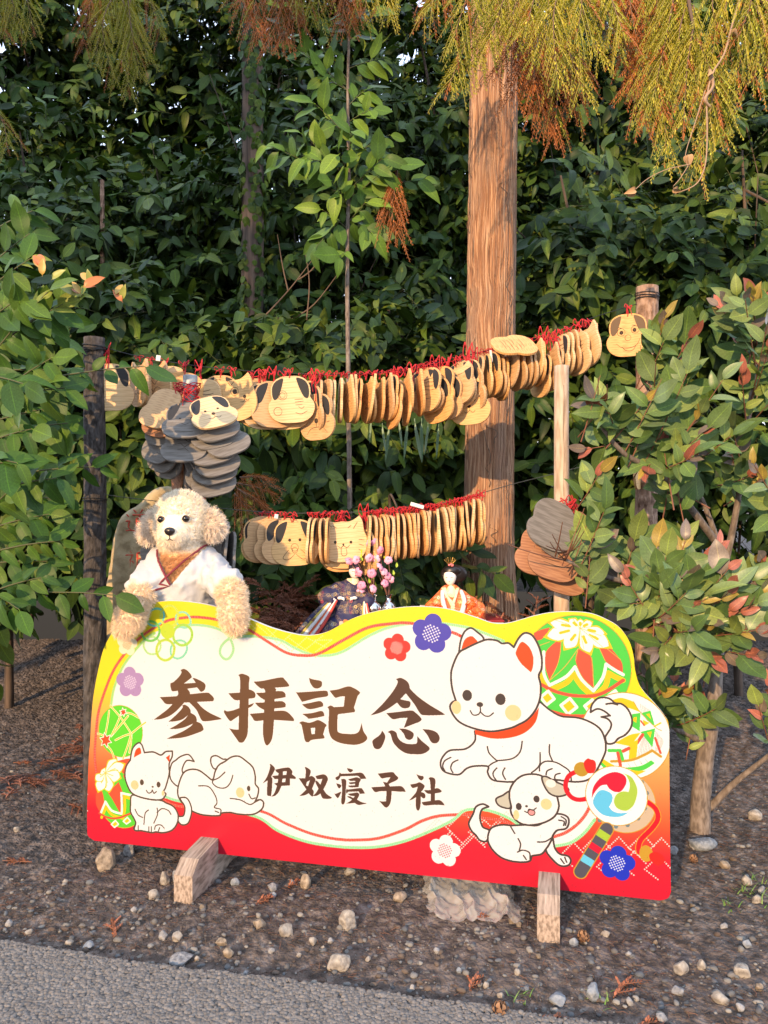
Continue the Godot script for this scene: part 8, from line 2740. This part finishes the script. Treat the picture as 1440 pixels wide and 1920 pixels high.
	"F 6b4a30 937,315! 967,309 1003,297 1022,301 1044,313 1044,320 1037,328! 1024,369! 1028,378 1026,384! 969,394! 966,399! 965,447 973,458 997,460 1026,458 1042,448 1051,420! 1058,447 1071,467 1065,480 1046,491 1020,496 977,493 949,482 937,464 933,437 935,385 929,373! 941,366 953,371! 988,367! 992,332! 977,333 960,338 951,332",
	"F 573c30 1171,264! 1186,259 1203,265 1215,277 1219,294! 1247,319 1285,344 1334,371 1326,376 1266,380 1251,371 1234,345 1205,310! 1186,331! 1203,334 1217,336 1221,342 1217,356 1201,361 1188,357 1175,343! 1142,367 1113,382 1082,392! 1113,363 1142,330 1165,299 1177,274",
	"F 573c30 1137,381! 1180,374 1222,367 1238,373 1258,392 1253,402 1234,411 1198,427! 1211,392! 1184,395 1163,400 1152,395",
	"F 573c30 1123,441! 1131,451 1134,464 1126,487 1117,501 1105,505 1094,499 1089,480 1097,470 1115,456",
	"F 573c30 1142,445! 1155,438 1171,443 1177,459 1188,472 1209,480 1232,479 1243,474 1244,452! 1260,467 1285,487 1281,499 1262,510 1238,513 1207,512 1180,498 1161,477 1152,451",
	"F 573c30 1182,430! 1203,430 1224,437 1232,446 1228,460 1217,466 1205,462 1198,447",
	"F 573c30 1262,427! 1290,428 1311,436 1320,452 1315,467 1302,472 1290,467 1279,447",
	"F 573c30 717,586! 723,584 737,597 733,611 724,628 728,637 724,691 717,696 708,690 710,642! 692,654! 709,627 720,593",
	"F 573c30 738,602! 785,591 800,600 802,607 800,613! 814,623 811,629 793,629! 793,652! 793,653! 762,657! 751,680 739,693 724,698! 736,683 745,658! 734,651! 748,647! 749,634! 736,635! 726,625! 750,621! 751,613! 744,611!",
	"F 573c30 847,586! 853,585 869,596 864,617! 874,614 886,624 881,641 874,658! 880,667 877,683 872,684 861,675! 847,683 827,687! 844,672 853,662! 840,645! 825,625! 849,624! 851,597",
	"F 573c30 886,613! 917,605 931,617 927,633 915,657! 927,672 945,683 934,688 913,688 904,672! 891,681 876,683! 888,671 897,656! 886,634 888,629 895,632 904,642! 911,621! 893,623",
	"F 573c30 1000,577! 1020,581 1017,588 1010,591 1002,584",
	"F 573c30 973,594! 979,598! 1017,594 1048,589 1060,596 1068,608! 1048,611! 1041,602! 1034,601! 977,607! 974,613 967,621 960,619 959,612 969,606",
	"F 573c30 979,616! 996,619 995,655 993,690 986,703 979,695 982,652",
	"F 573c30 961,632! 977,636 978,643 971,649 965,642",
	"F 573c30 954,668! 961,668 979,659! 977,666 969,681 963,681",
	"F 573c30 1003,615! 1017,611 1034,606 1048,612 1043,624 1041,638! 1027,639! 1029,619! 1010,620!",
	"F 573c30 1005,626! 1029,622! 1029,628! 1012,631",
	"F 573c30 1002,637! 1041,632! 1041,639! 1012,642",
	"F 573c30 999,647! 1004,650 1045,642 1055,646 1063,659! 1045,662! 1041,654! 1003,658! 998,665 996,655",
	"F 573c30 1002,665! 1017,662 1036,658 1043,665 1035,682! 1050,689 1071,692! 1041,700 1027,694! 1012,697 996,699! 1010,690 1017,683! 1003,677 1001,673! 1010,673 1022,678! 1027,671! 1012,671",
	"F ececea 767,606! 781,604! 780,617! 767,619!",
	"F ececea 765,632! 777,630! 776,643! 764,644!",
	"F ececea 866,629! 859,651! 852,648! 855,636!",
	"F 573c30 1108,588! 1157,579 1169,587 1179,596 1173,605 1157,614 1146,620! 1150,628! 1185,624 1196,628 1203,638 1200,642 1156,643! 1155,665 1152,683 1143,698 1134,700 1125,692 1113,680! 1125,681 1137,679! 1138,645! 1116,647 1098,651 1085,636! 1134,629! 1126,614! 1140,616! 1152,597! 1139,599 1123,603 1116,598",
	"F 573c30 1241,579! 1251,583 1265,585 1265,593 1258,599 1249,594",
	"F 573c30 1220,616! 1240,611 1253,606 1269,616 1265,627 1257,638! 1269,642 1272,653 1267,659 1259,656! 1256,652! 1255,685 1249,701 1241,696 1239,676 1240,657! 1226,666 1216,670! 1228,656 1240,640 1246,621! 1228,627",
	"F 573c30 1282,591! 1290,586 1305,592 1304,623! 1314,621 1326,628 1323,634 1304,639! 1304,662! 1319,660 1330,666 1337,676! 1305,677 1269,682 1259,672! 1290,665! 1290,642! 1278,641 1266,631! 1290,629! 1287,598",
]
